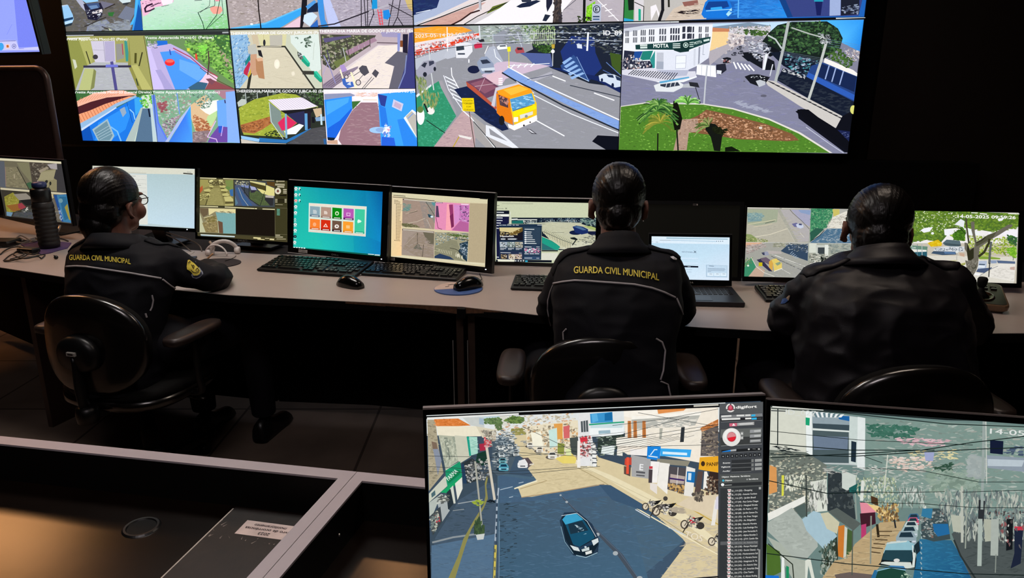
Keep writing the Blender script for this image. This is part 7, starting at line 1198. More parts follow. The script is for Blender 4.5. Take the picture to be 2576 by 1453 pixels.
for x in (-.012, .038): q = MB(); q.tube([(-.19 + x, 2.322, .08), (-.19 + x, 2.322, .62)], .0018, 6); q.build('metal_edging', M_grey, dk2)
# ================================================================== NEAR CONSOLE
CZ, SZ = .74, .655
ca = Vector((-.19, -.982, 0)).normalized()        # towards the viewer
cu_ = Vector((.9829, -.184, 0)).normalized()      # along the console
O = Vector((-.298, 1.238, 0))                     # far end of the divider joint
def cpt(a, b, z): return O + cu_ * a + Vector((-.24, -.971, 0)) * b + Vector((0, 0, z))
def cbox(mb, a0, a1, b0, b1, z0, z1):
    P = [cpt(a, b, z) for z in (z0, z1) for a, b in ((a0, b0), (a1, b0), (a1, b1), (a0, b1))]
    mb.add(P, [(0, 1, 2, 3), (4, 5, 6, 7), (0, 1, 5, 4), (1, 2, 6, 5), (2, 3, 7, 6), (3, 0, 4, 7)]); return mb
M_shelf = mat('dark_gloss_shelf', '#120a06', .22, spec=.5, var=(7, .3), bump=(14, .05))
def console(label, a0, a1, left):
    t = thing('control_console', label, 'console', cpt((a0 + a1) / 2, .2, 0), 'near console modules')
    th = .0235
    cbox(MB(), a0, a1, 0, .030, .0, CZ - .004).build('back_panel', M_blackin, t)
    cbox(MB(), a0 if left else a0, a1, 0, .030, CZ - .004, CZ).build('top_trim', M_trim, t, 'light grey top edge')
    s0, s1 = (a1 - th, a1) if left else (a0, a0 + th)
    cbox(MB(), s0, s1, .030, 1.0, .0, CZ - .004).build('side_panel', M_blackin, t)
    cbox(MB(), s0, s1, .030, 1.0, CZ - .004, CZ).build('top_trim', M_trim, t, 'light grey top edge')
    i0, i1 = (a0, s0) if left else (s1, a1)
    sh = cbox(MB(), i0, i1, .030, 1.0, SZ - .02, SZ).build('shelf', M_shelf, t)
    if left:
        cbox(MB(), a0, s0, .40, .62, CZ - .024, CZ).build('front_ledge', M_trim, t)
    f0, f1 = (a0, a0 + th) if left else (a1 - th, a1)
    cbox(MB(), f0, f1, .030, 1.0, .0, SZ - .02).build('end_panel', M_blackin, t)
    return t
con = console('left part of the near console with a cable hole in its dark shelf', -1.5, -.0006, True)
con2 = console('right part of the near console carrying the two large monitors', .0006, 1.75, False)
g = onz(356, 1326, SZ)
gm = MB(); N_ = 40; pr = [(.025, .0004), (.027, .0028), (.031, .003), (.034, .0004)]
vs = [Vector((g.x, g.y, SZ)) + Vector((r * math.cos(2 * math.pi * k / N_), r * math.sin(2 * math.pi * k / N_), z)) for r, z in pr for k in range(N_)]
gm.add(vs, [(i * N_ + k, i * N_ + (k + 1) % N_, (i + 1) * N_ + (k + 1) % N_, (i + 1) * N_ + k) for i in range(3) for k in range(N_)])
gm.add([Vector((g.x, g.y, SZ + .0006)) + Vector((.026 * math.cos(2 * math.pi * k / N_), .026 * math.sin(2 * math.pi * k / N_), 0)) for k in range(N_)], [tuple(range(N_))], 1)
gm.build('cable_grommet', [M_blk, M_blkm], con, smooth=False)
# screw heads and crumbs of light dust on the right module
q = MB(); [q.lathe(onz(x, y, SZ) + Vector((0, 0, .0003)), [(.0022, 0), (.0018, .0012)], 10) for x, y in ((890, 1292),)]; 
sc_ = onz(890, 1292, .69)
q = MB(); q.lathe(cpt(.0006 + .0235, .13, .69), [(.003, 0), (.0022, .0016)], 12, Matrix.Rotation(math.pi / 2, 3, 'Y')); q.build('screw', M_sil, con2)

# log book lying on the shelf, title upside down for the viewer
BZ = SZ + .018
bA = onz(593, 1273, BZ); bB = onz(400, 1453, BZ); bu = (onz(820, 1302, BZ) - bA).normalized(); bd = (bB - bA).normalized()
bd = (bd - bu * bd.dot(bu)).normalized(); bw, bl = .225, .315
t = thing('log_book', 'black log book with a white 2023 title label on the console shelf', 'book', (bA + bu * bw / 2 + bd * bl / 2).to_tuple()[:2] + (SZ,))
def bp_(a, b, z): return bA + bu * a + bd * b + Vector((0, 0, z - BZ))
def bbox(a0, a1, b0, b1, z0, z1, mb=None):
    mb = mb or MB(); P = [bp_(a, b, z) for z in (z0, z1) for a, b in ((a0, b0), (a1, b0), (a1, b1), (a0, b1))]
    return mb.add(P, [(0, 1, 2, 3), (4, 5, 6, 7), (0, 1, 5, 4), (1, 2, 6, 5), (2, 3, 7, 6), (3, 0, 4, 7)])
bw2 = .19
M_cover = mat('worn_black_cover', '#17100d', .5, spec=.3, var=(40, .5), bump=(60, .2))
bbox(.0, bw2, 0, bl, BZ - .003, BZ).build('cover', M_cover, t, bevel=.001)
bbox(.0, bw2, 0, bl, SZ + .0005, SZ + .003).build('cover', M_cover, t)
bbox(.002, bw2 - .004, .003, bl - .003, SZ + .003, BZ - .003).build('pages', mat('page_edges', '#c9bdb3', .7, var=(400, .15)), t)
bbox(-.004, .0015, .004, bl - .004, SZ + .001, BZ - .002).build('page_fore_edge', MATS['page_edges'], t)
lb = [onz(618, 1307, BZ + .0006), onz(790, 1328, BZ + .0006), onz(716, 1363, BZ + .0006), onz(590, 1341, BZ + .0006)]
lo = lb[3]; lu = (onz(716, 1361, BZ) - onz(590, 1341, BZ)); 
la = (lb[0] - bA).dot(bu); l_ = [((p - bA).dot(bu), (p - bA).dot(bd)) for p in lb]
a0, b0, b1 = l_[3][0], l_[0][1], l_[3][1]; a1 = bw2 - .012
bbox(a0, a1, b0, b1, BZ + .0002, BZ + .0008).build('title_label', mat('label_paper', '#d9c6bf', .6), t)
tl = next(o for o in t.children if o.name.startswith('title_label'))
vs_u = -bu; vs_v = bd                                            # text runs to the left and upside down
for i, s in enumerate(('2023', 'livro de ocorrências', 'monitoramento')):
    w_ = (.022, .088, .064)[i]; hh = (b1 - b0)
    mid = a0 + .053; org = bp_(mid + w_ / 2, b1 - hh * (.30 + .26 * i), BZ + .0011)
    plane_text('title_text', s, org, vs_u, vs_v, w_, .0080, M_blk, tl)
q = MB(); rr = random.Random(5)
for k in range(26):
    a = rr.uniform(-.03, a1); b = b1 + rr.uniform(.002, .014) if a > a0 else rr.uniform(b0, b1 + .012); l2 = rr.uniform(.004, .014); an = rr.uniform(-1, 1) + 1.2
    q.add([bp_(a + .03 if a < 0 else a, b, BZ + .0006), bp_((a + .03 if a < 0 else a) + l2 * math.cos(an), b + l2 * math.sin(an), BZ + .0014), bp_((a + .03 if a < 0 else a) + l2 * math.cos(an) + .0016, b + l2 * math.sin(an), BZ + .0006)], [(0, 1, 2)])
q.build('tape_glint', mat('clear_tape_glints', '#a89c94', .15), t)  # pale slivers painted as light glinting on creased clear tape

# ================================================================== KEYBOARDS, MICE, LAPTOP
KM = None
def keycap_mesh(w, d, h, legend, seed):
    rr = random.Random(seed); mb = MB(); x, y = w / 2, d / 2
    mb.loft([[Vector((-x, -y, 0)), Vector((x, -y, 0)), Vector((x, y, 0)), Vector((-x, y, 0))], [Vector((-x * .8, -y * .78, h)), Vector((x * .8, -y * .78, h)), Vector((x * .8, y * .84, h)), Vector((-x * .8, y * .84, h))]])
    if legend:
        lx, ly = min(.0028, x * .35), y * .25; vs, fs = text_geo(legend, .02); mb.add([(-x * .55 + a * lx * 1.5, -ly * .2 + b * ly * 1.6, h + .0002) for a, b in vs], fs, 1)
    return mb.mesh('key')
def layout_full():
    L = []; u = .019; y = 0
    rows = [[(1, 'Q')] + [None] * 0]
    fr = [0, 2, 3, 4, 5, 6.5, 7.5, 8.5, 9.5, 11, 12, 13, 14]
    for x in fr: L.append((x, 5.3, 1))
    for j in range(13): L.append((j, 4, 1))
    L.append((13, 4, 2)); L.append((0, 3, 1.5)); [L.append((1.5 + j, 3, 1)) for j in range(12)]; L.append((13.5, 3, 1.5))
    L.append((0, 2, 1.75)); [L.append((1.75 + j, 2, 1)) for j in range(11)]; L.append((12.75, 2, 2.25)); L.append((0, 1, 2.25)); [L.append((2.25 + j, 1, 1)) for j in range(10)]; L.append((12.25, 1, 2.75))
    for x, w in ((0, 1.25), (1.25, 1.25), (2.5, 1.25), (3.75, 6.25), (10, 1.25), (11.25, 1.25), (13.5, 1.5)): L.append((x, 0, w))
    for j in range(3): L.append((15.3 + j, 4, 1)); L.append((15.3 + j, 3, 1)); L.append((15.3 + j, 0, 1))
    L.append((16.3, 1, 1))
    for j in range(4):
        for r in (4, 3, 2, 1): 
            if not (j == 3 and r in (2,)): L.append((18.6 + j, r, 1))
    L.append((18.6, 0, 2)); L.append((20.6, 0, 1))
    return L
LEG = 'ESC 1 2 3 4 5 6 7 8 9 0 Q W E R T Y U I O P A S D F G H J K L Z X C V B N M'.split()
def keyboard(name, label, x, y, rz, wid=.445, dep=.155, slope=4, legend=True, part='full', hgt=.02, group='desk keyboards', wireless=True):
    t = thing(name, label, 'keyboard', (0, 0, 0), group)
    sl = math.tan(math.radians(slope)); b = MB(); w2, d2 = wid / 2, dep / 2
    z1 = lambda yy: .012 + (yy + d2) * sl
    ring = lambda e, f: [Vector((-w2 + e, -d2 + e, f(-d2))), Vector((w2 - e, -d2 + e, f(-d2))), Vector((w2 - e, d2 - e, f(d2))), Vector((-w2 + e, d2 - e, f(d2)))]
    b.loft([ring(.004, lambda yy: .0005), ring(0, lambda yy: .004 + (yy + d2) * sl * .5), ring(0, lambda yy: z1(yy) - .003), ring(.003, lambda yy: z1(yy))])
    b.build('body', M_blk, t, bevel=.002, off=(0, 0, 0))
    u = (wid - .014) / 22.6; v = (dep - .030) / 6.3; M = Matrix.Rotation(math.atan(sl), 4, 'X'); cache = {}
    for i, (kx, ky, kw) in enumerate(layout_full()):
        lg = LEG[i % len(LEG)] if legend and kw < 2 else None
        ck = (kw, lg)
        if ck not in cache:
            me = keycap_mesh(u * kw * .93, v * .92, .0065, lg, i); me.materials.append(M_keyc); me.materials.append(M_leg); cache[ck] = me
        o = bpy.data.objects.new('key', cache[ck]); COL.objects.link(o); o.parent = t
        px_, py_ = -w2 + .007 + (kx + kw / 2) * u, -d2 + .018 + (ky + .5) * v
        o.matrix_local = Matrix.Translation((px_, py_, z1(py_) - .0015)) @ M
    t.location = (x, y, DZ); t.rotation_euler = (0, 0, math.radians(rz)); return t
k1a, k1b = onz(645, 672, DZ + .02), onz(905, 690, DZ + .02)
def kb_at(name, label, pa, pb, **kw):
    """front-left and front-right corner pixels of the body"""
    a, b = onz(*pa, DZ + .012), onz(*pb, DZ + .012); d = b - a; ang = math.degrees(math.atan2(d.y, d.x)); wid = kw.pop('wid', d.length); dep = kw.get('dep', .155)
    dn = d.normalized(); nrm = Vector((-dn.y, dn.x, 0)); c = a + dn * wid / 2 + nrm * dep / 2
    return keyboard(name, label, c.x, c.y, ang, wid=wid, **kw)
kb_at('keyboard', 'black keyboard with bright legends before the turquoise monitor', (645, 675), (893, 692), dep=.175, slope=6)
kb_at('keyboard', 'black keyboard before the monitor with the pink camera view', (908, 686), (1148, 701), dep=.14, slope=5)
kb_at('keyboard', 'black keyboard running behind the left elbow of the middle person', (1284, 722), (1500, 729), wid=.42, dep=.15)
kb_at('keyboard', 'black keyboard under the left sleeve of the rightmost person', (1926, 752), (2200, 757), wid=.42, dep=.15)
def mouse(name, label, px, py, ang, g='computer mice'):
    p = onz(px, py, DZ + .012); t = thing(name, label, 'mouse', (p.x, p.y, DZ), g)
    R = Matrix.Rotation(math.radians(ang), 3, 'Z'); b = MB(); rings = []
    for i in range(9):
        s = i / 8; y = -.055 + .11 * s; w = .031 * (math.sin(math.pi * (.08 + .84 * s)) ** .45) * (1 - .12 * math.sin(math.pi * s)); h = .006 + .033 * math.sin(math.pi * (.05 + .85 * (1 - s) ** .8)) ** .8
        rings.append([Vector((p.x, p.y, DZ + .001)) + R @ Vector((w * math.cos(a) * (1 if math.sin(a) < .3 else .95), y, max(0, h * max(math.sin(a), 0) ** .8 + (.004 if math.sin(a) > -.2 else 0)))) for a in [2 * math.pi * k / 18 for k in range(18)]])
    b.loft(rings); b.build('shell', M_blkg, t, smooth=True)
    q = MB(); c = Vector((p.x, p.y, DZ + .030)) + R @ Vector((0, .022, 0)); q.lathe(c, [(.004, -.004), (.008, -.003), (.008, .003), (.004, .004)], 14, R @ Matrix.Rotation(math.pi / 2, 3, 'Y')); q.build('scroll_wheel', M_blkm, t)
    q = MB(); q.tube([Vector((p.x, p.y, DZ + .034)) + R @ Vector((0, .032, -.004)), Vector((p.x, p.y, DZ + .024)) + R @ Vector((0, .046, 0))], .0012, 6); q.build('button_seam', M_grey, t)
    return t, p, R
mouse('mouse', 'glossy black mouse alone on the bare desktop', 881, 713, 58)
mp = onz(1153, 727, DZ); t = thing('mouse_pad', 'oval mouse pad, half cream and half blue, near the desk joint', 'mouse pad', (mp.x, mp.y, DZ))
pc = [Vector((mp.x + .088 * math.cos(a), mp.y + .085 * math.sin(a), 0)) for a in [2 * math.pi * k / 48 for k in range(48)]]
MB().prism([(p.x, p.y) for p in pc], DZ + .0003, DZ + .004).build('pad_base', mat('pad_blue', '#3f5c94', .6), t)
cream = [(p.x, p.y) for p in pc if (p - mp).dot(Vector((.18, -.98, 0))) < .014 + .0]
mc = [((mp.x + (x - mp.x) * .985), (mp.y + (y - mp.y) * .985)) for x, y in cream]
MB().prism(mc, DZ + .004, DZ + .0044).build('printed_area', mat('pad_cream', '#c5aea2', .6), t)
q = MB(); q.tube([onz(1127, 717, DZ + .005), onz(1136, 715, DZ + .005), onz(1146, 716, DZ + .005)], .0012, 5); q.tube([onz(1120, 721, DZ + .005), onz(1130, 720, DZ + .005)], .001, 5); q.build('printed_mark', M_blk, t)
_, mp2, _ = mouse('mouse', 'glossy black mouse lying on the oval mouse pad', 1178, 719, -52); o = COL.objects['mouse.001'] if 'mouse.001' in COL.objects else None
if o: o.location.z += .0046
q = MB(); q.tube(smooth_path([mp2 + Vector((.02, .05, .012)), mp2 + Vector((.045, .09, .0)), onz(1207, 690, DZ + .004), onz(1208, 684, DZ + .004)]), .0018, 6); tag(q.build('mouse_cable', M_blk, smooth=True), 'thin black cable running from the mouse on the pad up to the monitor', 'cable')
q = MB(); q.tube(smooth_path([onz(905, 692, DZ + .004), onz(925, 682, DZ + .004), onz(945, 676, DZ + .004)]), .0018, 6); tag(q.build('mouse_cable', M_grey, smooth=True), 'pale cable between the two black keyboards', 'cable')

# laptop in front of the switched-off monitor
LP = rp([.653, 2.571, .849], 1.0); ly, lt = math.radians(4.3), math.radians(17)
LP = rp([.653, 2.571, .849], .985)
lu_ = Vector((math.cos(ly), -math.sin(ly), 0)); ln0 = Vector((-math.sin(ly), -math.cos(ly), 0)); lv_ = Vector((0, 0, 1)) * math.cos(lt) - ln0 * math.sin(lt); ln_ = lu_.cross(lv_)
lw, lh = .282 * .985, .157 * .985
hinge = LP - lv_ * (lh / 2 + .016); hinge.z = max(hinge.z, DZ + .016)
t = thing('laptop', 'open black laptop with a pale blue login page beside the middle person', 'laptop', (hinge + ln0 * .11).to_tuple()[:2] + (DZ,))
LM = rot_to(lu_, lv_, ln_)
lid = MB(); lid.box(LP - lv_ * .004 - ln_ * .004, (lw + .022, lh + .034, .006), LM); lidb = lid.build('lid', M_blk, t, bevel=.002)
f = MB()
for a, b, sx, sy in ((-(lw + .009) / 2, 0, .009, lh + .016), ((lw + .009) / 2, 0, .009, lh + .016), (0, (lh + .009) / 2, lw, .009), (0, -(lh + .020) / 2, lw + .018, .020)): f.box(LP + lu_ * a + lv_ * b + ln_ * .0003, (sx, sy, .003), LM)
f.build('bezel', M_blkg, t); p = Pic(LP - ln_ * .0004, ly, lt, lw, lh, eps=.8e-5, seed=40); pic_lt(p); p.build(t, SCR)
plane_text('brand_mark', 'DELL', LP - lv_ * (lh / 2 + .012) - lu_ * .013 + ln_ * .0022, lu_, lv_, .026, .0055, M_leg, t)
BM_ = Matrix((lu_, -ln0, Vector((0, 0, 1)))).transposed(); bcn = Vector((hinge.x, hinge.y, DZ + .009)) + ln0 * .098
MB().box(bcn, (lw + .024, .205, .016), BM_).build('base', mat('laptop_base', '#16151c', .4), t, bevel=.003)
MB().box(bcn + ln0 * .058 + Vector((0, 0, .0084)), (.095, .055, .0008), BM_).build('touchpad', mat('touchpad_grey', '#1e1d25', .35), t)
MB().box(bcn - ln0 * .094 + Vector((0, 0, .0088)), (lw * .9, .008, .002), BM_).build('hinge', mat('hinge_metal', '#5c4c44', .35, metal=.6), t)
kc = {}
for r in range(6):
    for j in range(15):
        w_ = lw / 15.6; x = (j - 7) * w_; yy = .078 - r * .0165; kk = 'sp' if r == 5 and 4 <= j <= 8 else 'k'
        if r == 5 and 4 <= j <= 8 and j != 6: continue
        if kk not in kc:
            me = keycap_mesh(w_ * (4.9 if kk == 'sp' else .86), .0145 if r else .010, .0018, None if kk == 'sp' else 'A', 1); me.materials.append(M_keyc); me.materials.append(mat('dim_legend', '#5c564e', .5)); kc[kk] = me
        o = bpy.data.objects.new('key', kc[kk]); COL.objects.link(o); o.parent = t
        o.matrix_local = Matrix.Translation(bcn - t.location + lu_ * x - ln0 * yy + Vector((0, 0, .008))) @ Matrix.Rotation(-ly, 4, 'Z')

# camera joystick controller at the right
jA, jB = onz(2385, 762, DZ + .02), onz(2542, 778, DZ + .02); ju = (jB - jA).normalized(); jv = Vector((-ju.y, ju.x, 0)); jw, jd = .245, .19
jr = jB; JM = Matrix((ju, jv, Vector((0, 0, 1)))).transposed(); jc = jr - ju * jw / 2 + jv * jd / 2; jc.z = DZ
t = thing('joystick_controller', 'camera joystick controller with round dial and buttons at the right', 'controller', jc)
def jp(a, b, z): return jc + ju * a + jv * b + Vector((0, 0, z))
def rrect(w, d, r, n=5, f=lambda a, b: 0):
    out = []
    for cx, cy, a0 in ((w / 2 - r, d / 2 - r, 0), (-w / 2 + r, d / 2 - r, 90), (-w / 2 + r, -d / 2 + r, 180), (w / 2 - r, -d / 2 + r, 270)):
        for k in range(n): a = math.radians(a0 + 90 * k / (n - 1)); out.append((cx + r * math.cos(a), cy + r * math.sin(a)))
    return out
q = MB(); q.loft([[jp(a, b, z + (b + jd / 2) * .16 * s) for a, b in rrect(jw - e, jd - e, .022)] for e, z, s in ((.02, .004, 0), (.004, .010, .3), (0, .022, 1), (.003, .027, 1), (.010, .028, 1))])
q.build('body', mat('tan_grey_plastic', '#6c5440', .3, metal=.2), t, smooth=False)
q = MB(); q.loft([[jp(a, b, z + (b + jd / 2) * .16) for a, b in rrect(jw - .014, jd - .014, .018)] for z in (.0275, .0292)]); q.build('faceplate', mat('dark_brown_plate', '#1b110b', .35), t)
jz = lambda b: .0292 + (b + jd / 2) * .16
tlt = Matrix.Rotation(math.atan(.16), 3, 'X'); JT = JM @ tlt
dc = jp(.045, -.03, jz(-.03)); q = MB(); q.lathe(dc, [(.030, .0), (.036, .004), (.040, .004), (.043, 0)], 40, JT); q.build('dial_ring', mat('dial_gloss', '#2c1c12', .12, coat=.5), t, smooth=True)
q = MB(); q.lathe(dc, [(.026, .001), (.016, .012), (.009, .022), (.007, .030)], 24, JT); q.build('joystick_boot', M_blkm, t, smooth=True)
q = MB(); q.lathe(dc + JT @ Vector((0, .004, .0)), [(.007, .026), (.013, .034), (.015, .046), (.0155, .056), (.012, .062), (.004, .063)], 24, JT @ Matrix.Rotation(-.12, 3, 'X')); q.build('joystick_knob', M_blkm, t, smooth=True)
for x in (-.025, .002, .066, .092):
    for yy in (.052, .034):
        q = MB(); q.box(jp(x, yy, jz(yy) + .002), (.018, .011, .005), JT); bt2 = q.build('button', M_blkg, t, bevel=.0015)
        q = MB(); q.box(jp(x, yy + .004, jz(yy) + .0055), (.008, .0022, .0008), JT); q.build('legend', M_grey, bt2)
q = MB(); q.box(jp(-.085, .055, jz(.055) + .001), (.055, .035, .002), JT); dsp = q.build('display_frame', mat('display_frame_tan', '#5c4434', .4), t)
q = MB(); q.box(jp(-.085, .055, jz(.055) + .0025), (.045, .026, .001), JT); q.build('display', M_blkg, dsp)

# ================================================================== THINGS ON THE LEFT DESK
cl = [onz(*p, DZ) for p in ((52, 616), (110, 606), (180, 612), (170, 625), (150, 630), (128, 637), (105, 641), (82, 632))]
tag(MB().prism([(p.x, p.y) for p in cl], DZ + .0004, DZ + .004).build('cloth', mat('purple_cloth', '#4a3560', .9, var=(60, .3))), 'purple cloth spread under the black bottle', 'cloth')
bpz = onz(126, 622, DZ + .004); t = thing('bottle', 'tall ribbed black drinking bottle standing on the purple cloth', 'bottle', (bpz.x, bpz.y, DZ + .004))
prof = [(.030, 0), (.037, .004)]
for k in range(10): z = .012 + k * .0165; prof += [(.038, z), (.0395, z + .004), (.0395, z + .011), (.038, z + .0145)]
prof += [(.037, .182), (.034, .188)]
BS = 1.12
MB().lathe((bpz.x, bpz.y, DZ + .0045), [(r * BS, z * BS) for r, z in prof], 28).build('bottle_body', mat('bottle_black', '#15110f', .5, bump=(80, .1)), t, smooth=True)
MB().lathe((bpz.x, bpz.y, DZ + .0045), [(r * BS, z * BS) for r, z in [(.034, .188), (.036, .19), (.036, .232), (.033, .240), (.022, .243)]], 28).build('cap', M_blk, t, smooth=True)
MB().lathe((bpz.x, bpz.y, DZ + .0045), [(r * BS, z * BS) for r, z in [(.022, .243), (.026, .246), (.026, .262), (.018, .266)]], 20).build('spout', mat('bottle_spout_blue', '#23305c', .4), t, smooth=True)
# tangled cables and a headset
def cable(name, label, pts, r, m, zs=None, cat='cable', grp=None):
    P = [onz(x, y, DZ + r + (zs[i] if zs else 0.001)) for i, (x, y) in enumerate(pts)]
    q = MB(); q.tube(smooth_path(P, 6), r, 7); return tag(q.build(name, m, smooth=True), label, cat, grp)
M_cab = mat('cable_black', '#14100f', .35); M_cabg = mat('cable_grey', '#6c625c', .4)
cable('cable_bundle', 'coiled black cable with metal glints lying at the front of the left desk', [(9, 655), (25, 642), (50, 632), (72, 634), (60, 645), (30, 655), (10, 656), (40, 652), (78, 646), (112, 640), (104, 650), (95, 645), (60, 650), (34, 640), (48, 630), (60, 640), (25, 652)], .0028, M_cab, [0, .003, .006, .01, .008, .004, .001, .008, .012, .003, .001, .012, .015, .012, .010, .014, .006])
cable('power_adapter_cable', 'black looped cable beside the coil on the left desk', [(0, 640), (12, 630), (30, 622), (50, 621), (66, 627), (90, 624), (98, 632), (84, 640), (60, 634)], .0032, M_cab, [0, .004, .006, .006, .010, .008, .004, .008, .01])
bb = onz(72, 629, DZ + .012); q = MB(); q.box((bb.x, bb.y, DZ + .012), (.085, .045, .022), Matrix.Rotation(-.25, 3, 'Z')); tag(q.build('power_adapter', M_blk, bevel=.004), 'small black power adapter among the looped cables', 'power adapter')
cable('cable_tangle', 'tangle of grey and black cables behind the bottle', [(30, 608), (48, 598), (66, 604), (88, 600), (60, 610), (38, 606), (52, 592), (80, 606), (92, 604), (50, 604), (34, 612), (22, 614)], .0035, M_cabg, [0, .008, .012, .004, .01, .014, .02, .008, .004, .012, .004, 0])
cable('long_cable', 'thin dark cable curving along the back of the left desk', [(0, 622), (20, 617), (35, 612), (60, 606), (90, 598), (95, 602), (150, 600), (172, 606)], .0026, M_cab)
bl_ = onz(141, 647, DZ + .008); q = MB(); q.ell((bl_.x, bl_.y, DZ + .0085), (.009, .008, .0085)); q.tube([(bl_.x, bl_.y, DZ + .012), (bl_.x - .006, bl_.y - .004, DZ + .018)], .002, 6); tag(q.build('cable_plug', M_blk, smooth=True), 'small round black plug on the bare left desktop', 'plug')
ph = onz(5, 612, DZ + .01); q = MB(); q.loft([[Vector((ph.x + a, ph.y + b, DZ + z)) for a, b in rrect(.13 - e, .1 - e, .012)] for e, z in ((.006, .001), (0, .006), (0, .02), (.012, .028))]); tag(q.build('desk_device', M_blk), 'flat black device at the left edge of the left desk', 'device')
# grey box and papers on the shelf behind the person wearing glasses
gz = .745; gb = onz(211, 590, DZ); bx = Vector((-1.98, 3.60, 0)); t = thing('file_box', 'grey box with papers on top behind the person wearing glasses', 'box', (bx.x, bx.y, DZ - .006))
q = MB(); W2, D2, H2 = .135, .10, .13; x0, y0, z0 = bx.x, bx.y, DZ - .005
for a, b, sx, sy in ((-W2, 0, .004, 2 * D2), (W2, 0, .004, 2 * D2), (0, -D2, 2 * W2, .004), (0, D2, 2 * W2, .004)): q.box((x0 + a, y0 + b, z0 + H2 / 2), (sx, sy, H2))
q.box((x0, y0, z0 + .003), (2 * W2, 2 * D2, .004)); q.build('carton', mat('grey_carton', '#5c5150', .7), t)
for k in range(3): tag(MB().box((x0 + .02 * k - .03, y0 + .01 * k, z0 + H2 + .0022 + .003 * k), (.20, .17, .0026), Matrix.Rotation(.12 * k - .1, 3, 'Z')).build('paper_stack', mat('paper_white', '#b0a5a0', .7)), 'sheet of paper lying on the grey box, %s of three' % ('bottom', 'middle', 'topmost')[k], 'paper', 'papers on the grey box')
# white headset, pencil, papers, pad near the writing hand
hc = onz(563, 640, DZ); t = thing('headset', 'white headset lying on the desk beyond the writing hand', 'headset', (hc.x, hc.y, DZ))
q = MB(); arc = [hc + Vector((.055 * math.cos(a), .02 * math.cos(a), .008 + .052 * math.sin(a) ** 1.0)) for a in [math.pi * k / 14 for k in range(15)]]; q.tube(arc, .0065, 10, flat=1.4); q.build('headband', M_white, t, smooth=True)
q = MB(); arc = [hc + Vector((-.018 + .05 * math.cos(a), -.035 - .01 * math.cos(a), .006 + .045 * math.sin(a))) for a in [math.pi * k / 14 for k in range(15)]]; q.tube(arc, .004, 8); q.build('inner_band', M_white, t, smooth=True)
for s in (-1, 1): q = MB(); q.lathe(hc + Vector((.055 * s, .02 * s, .016)), [(.010, -.012), (.0155, -.01), (.0155, .008), (.008, .010)], 20, Matrix.Rotation(math.pi / 2, 3, 'Y')); q.build('ear_cup', M_white, t, smooth=True)
cable('headset_cable', 'thin dark cable running from the white headset over the dark pad', [(594, 643), (588, 648), (575, 653), (566, 656)], .0014, M_cab, [.004, .002, .004, .004])
pdp = onz(541, 663, DZ); pts = [(pdp.x + .105 * math.cos(a), pdp.y + .085 * math.sin(a)) for a in [2 * math.pi * k / 40 for k in range(40)]]
tag(MB().prism(pts, DZ + .0004, DZ + .0035).build('mouse_pad', mat('pad_dark', '#1a1420', .7)), 'dark oval mouse pad under the writing hand', 'mouse pad')
nt_ = [onz(*p, DZ) for p in ((470, 650), (496, 648), (485, 660), (466, 662))]
q = MB(); q.prism([(p.x, p.y) for p in nt_], DZ + .0005, DZ + .008); tag(q.build('small_notebook', M_blk), 'small black notebook at the right shoulder of the person wearing glasses', 'notebook')
pp = [onz(*p, DZ) for p in ((458, 634), (490, 633), (484, 638), (468, 642))]; tag(MB().prism([(p.x, p.y) for p in pp], DZ + .0004, DZ + .0015).build('paper_sheet', MATS['paper_white']), 'white paper at the back edge of the desk beside the small black notebook', 'paper')
stk = [at(527, 607, 2.90), at(536, 620, 2.90)]
t = thing('desk_mic', 'small beige microphone arm standing beside the white headset', 'microphone', onz(534, 640, DZ).to_tuple())
mb_ = onz(534, 640, DZ + .002); tp_ = at(538, 621, (mb_ - CAM).dot(FW)); q = MB(); q.tube([mb_, mb_ + (tp_ - mb_) * .5, tp_], [.009, .006, .006], 10); q.build('foot', M_white, t, smooth=True)
q = MB(); q.tube([tp_, at(527, 607, (mb_ - CAM).dot(FW))], .0055, 8); q.build('arm', mat('beige_plastic', '#a8907c', .5), t, smooth=True)
# cables hanging behind the desk
q = MB(); q.tube(smooth_path([at(418, 584, 3.26), at(445, 592, 3.26), at(480, 604, 3.25), at(502, 618, 3.24), at(508, 633, 3.22)]), .003, 7); tag(q.build('hanging_cable', M_cabg, smooth=True), 'thin grey cable curving down behind the person wearing glasses, upper one', 'cable', None)
q = MB(); q.tube(smooth_path([at(418, 590, 3.27), at(445, 603, 3.26), at(466, 619, 3.25), at(481, 633, 3.22)]), .0028, 7); tag(q.build('hanging_cable', M_cabg, smooth=True), 'thin grey cable curving down behind the person wearing glasses, lower one', 'cable', None)
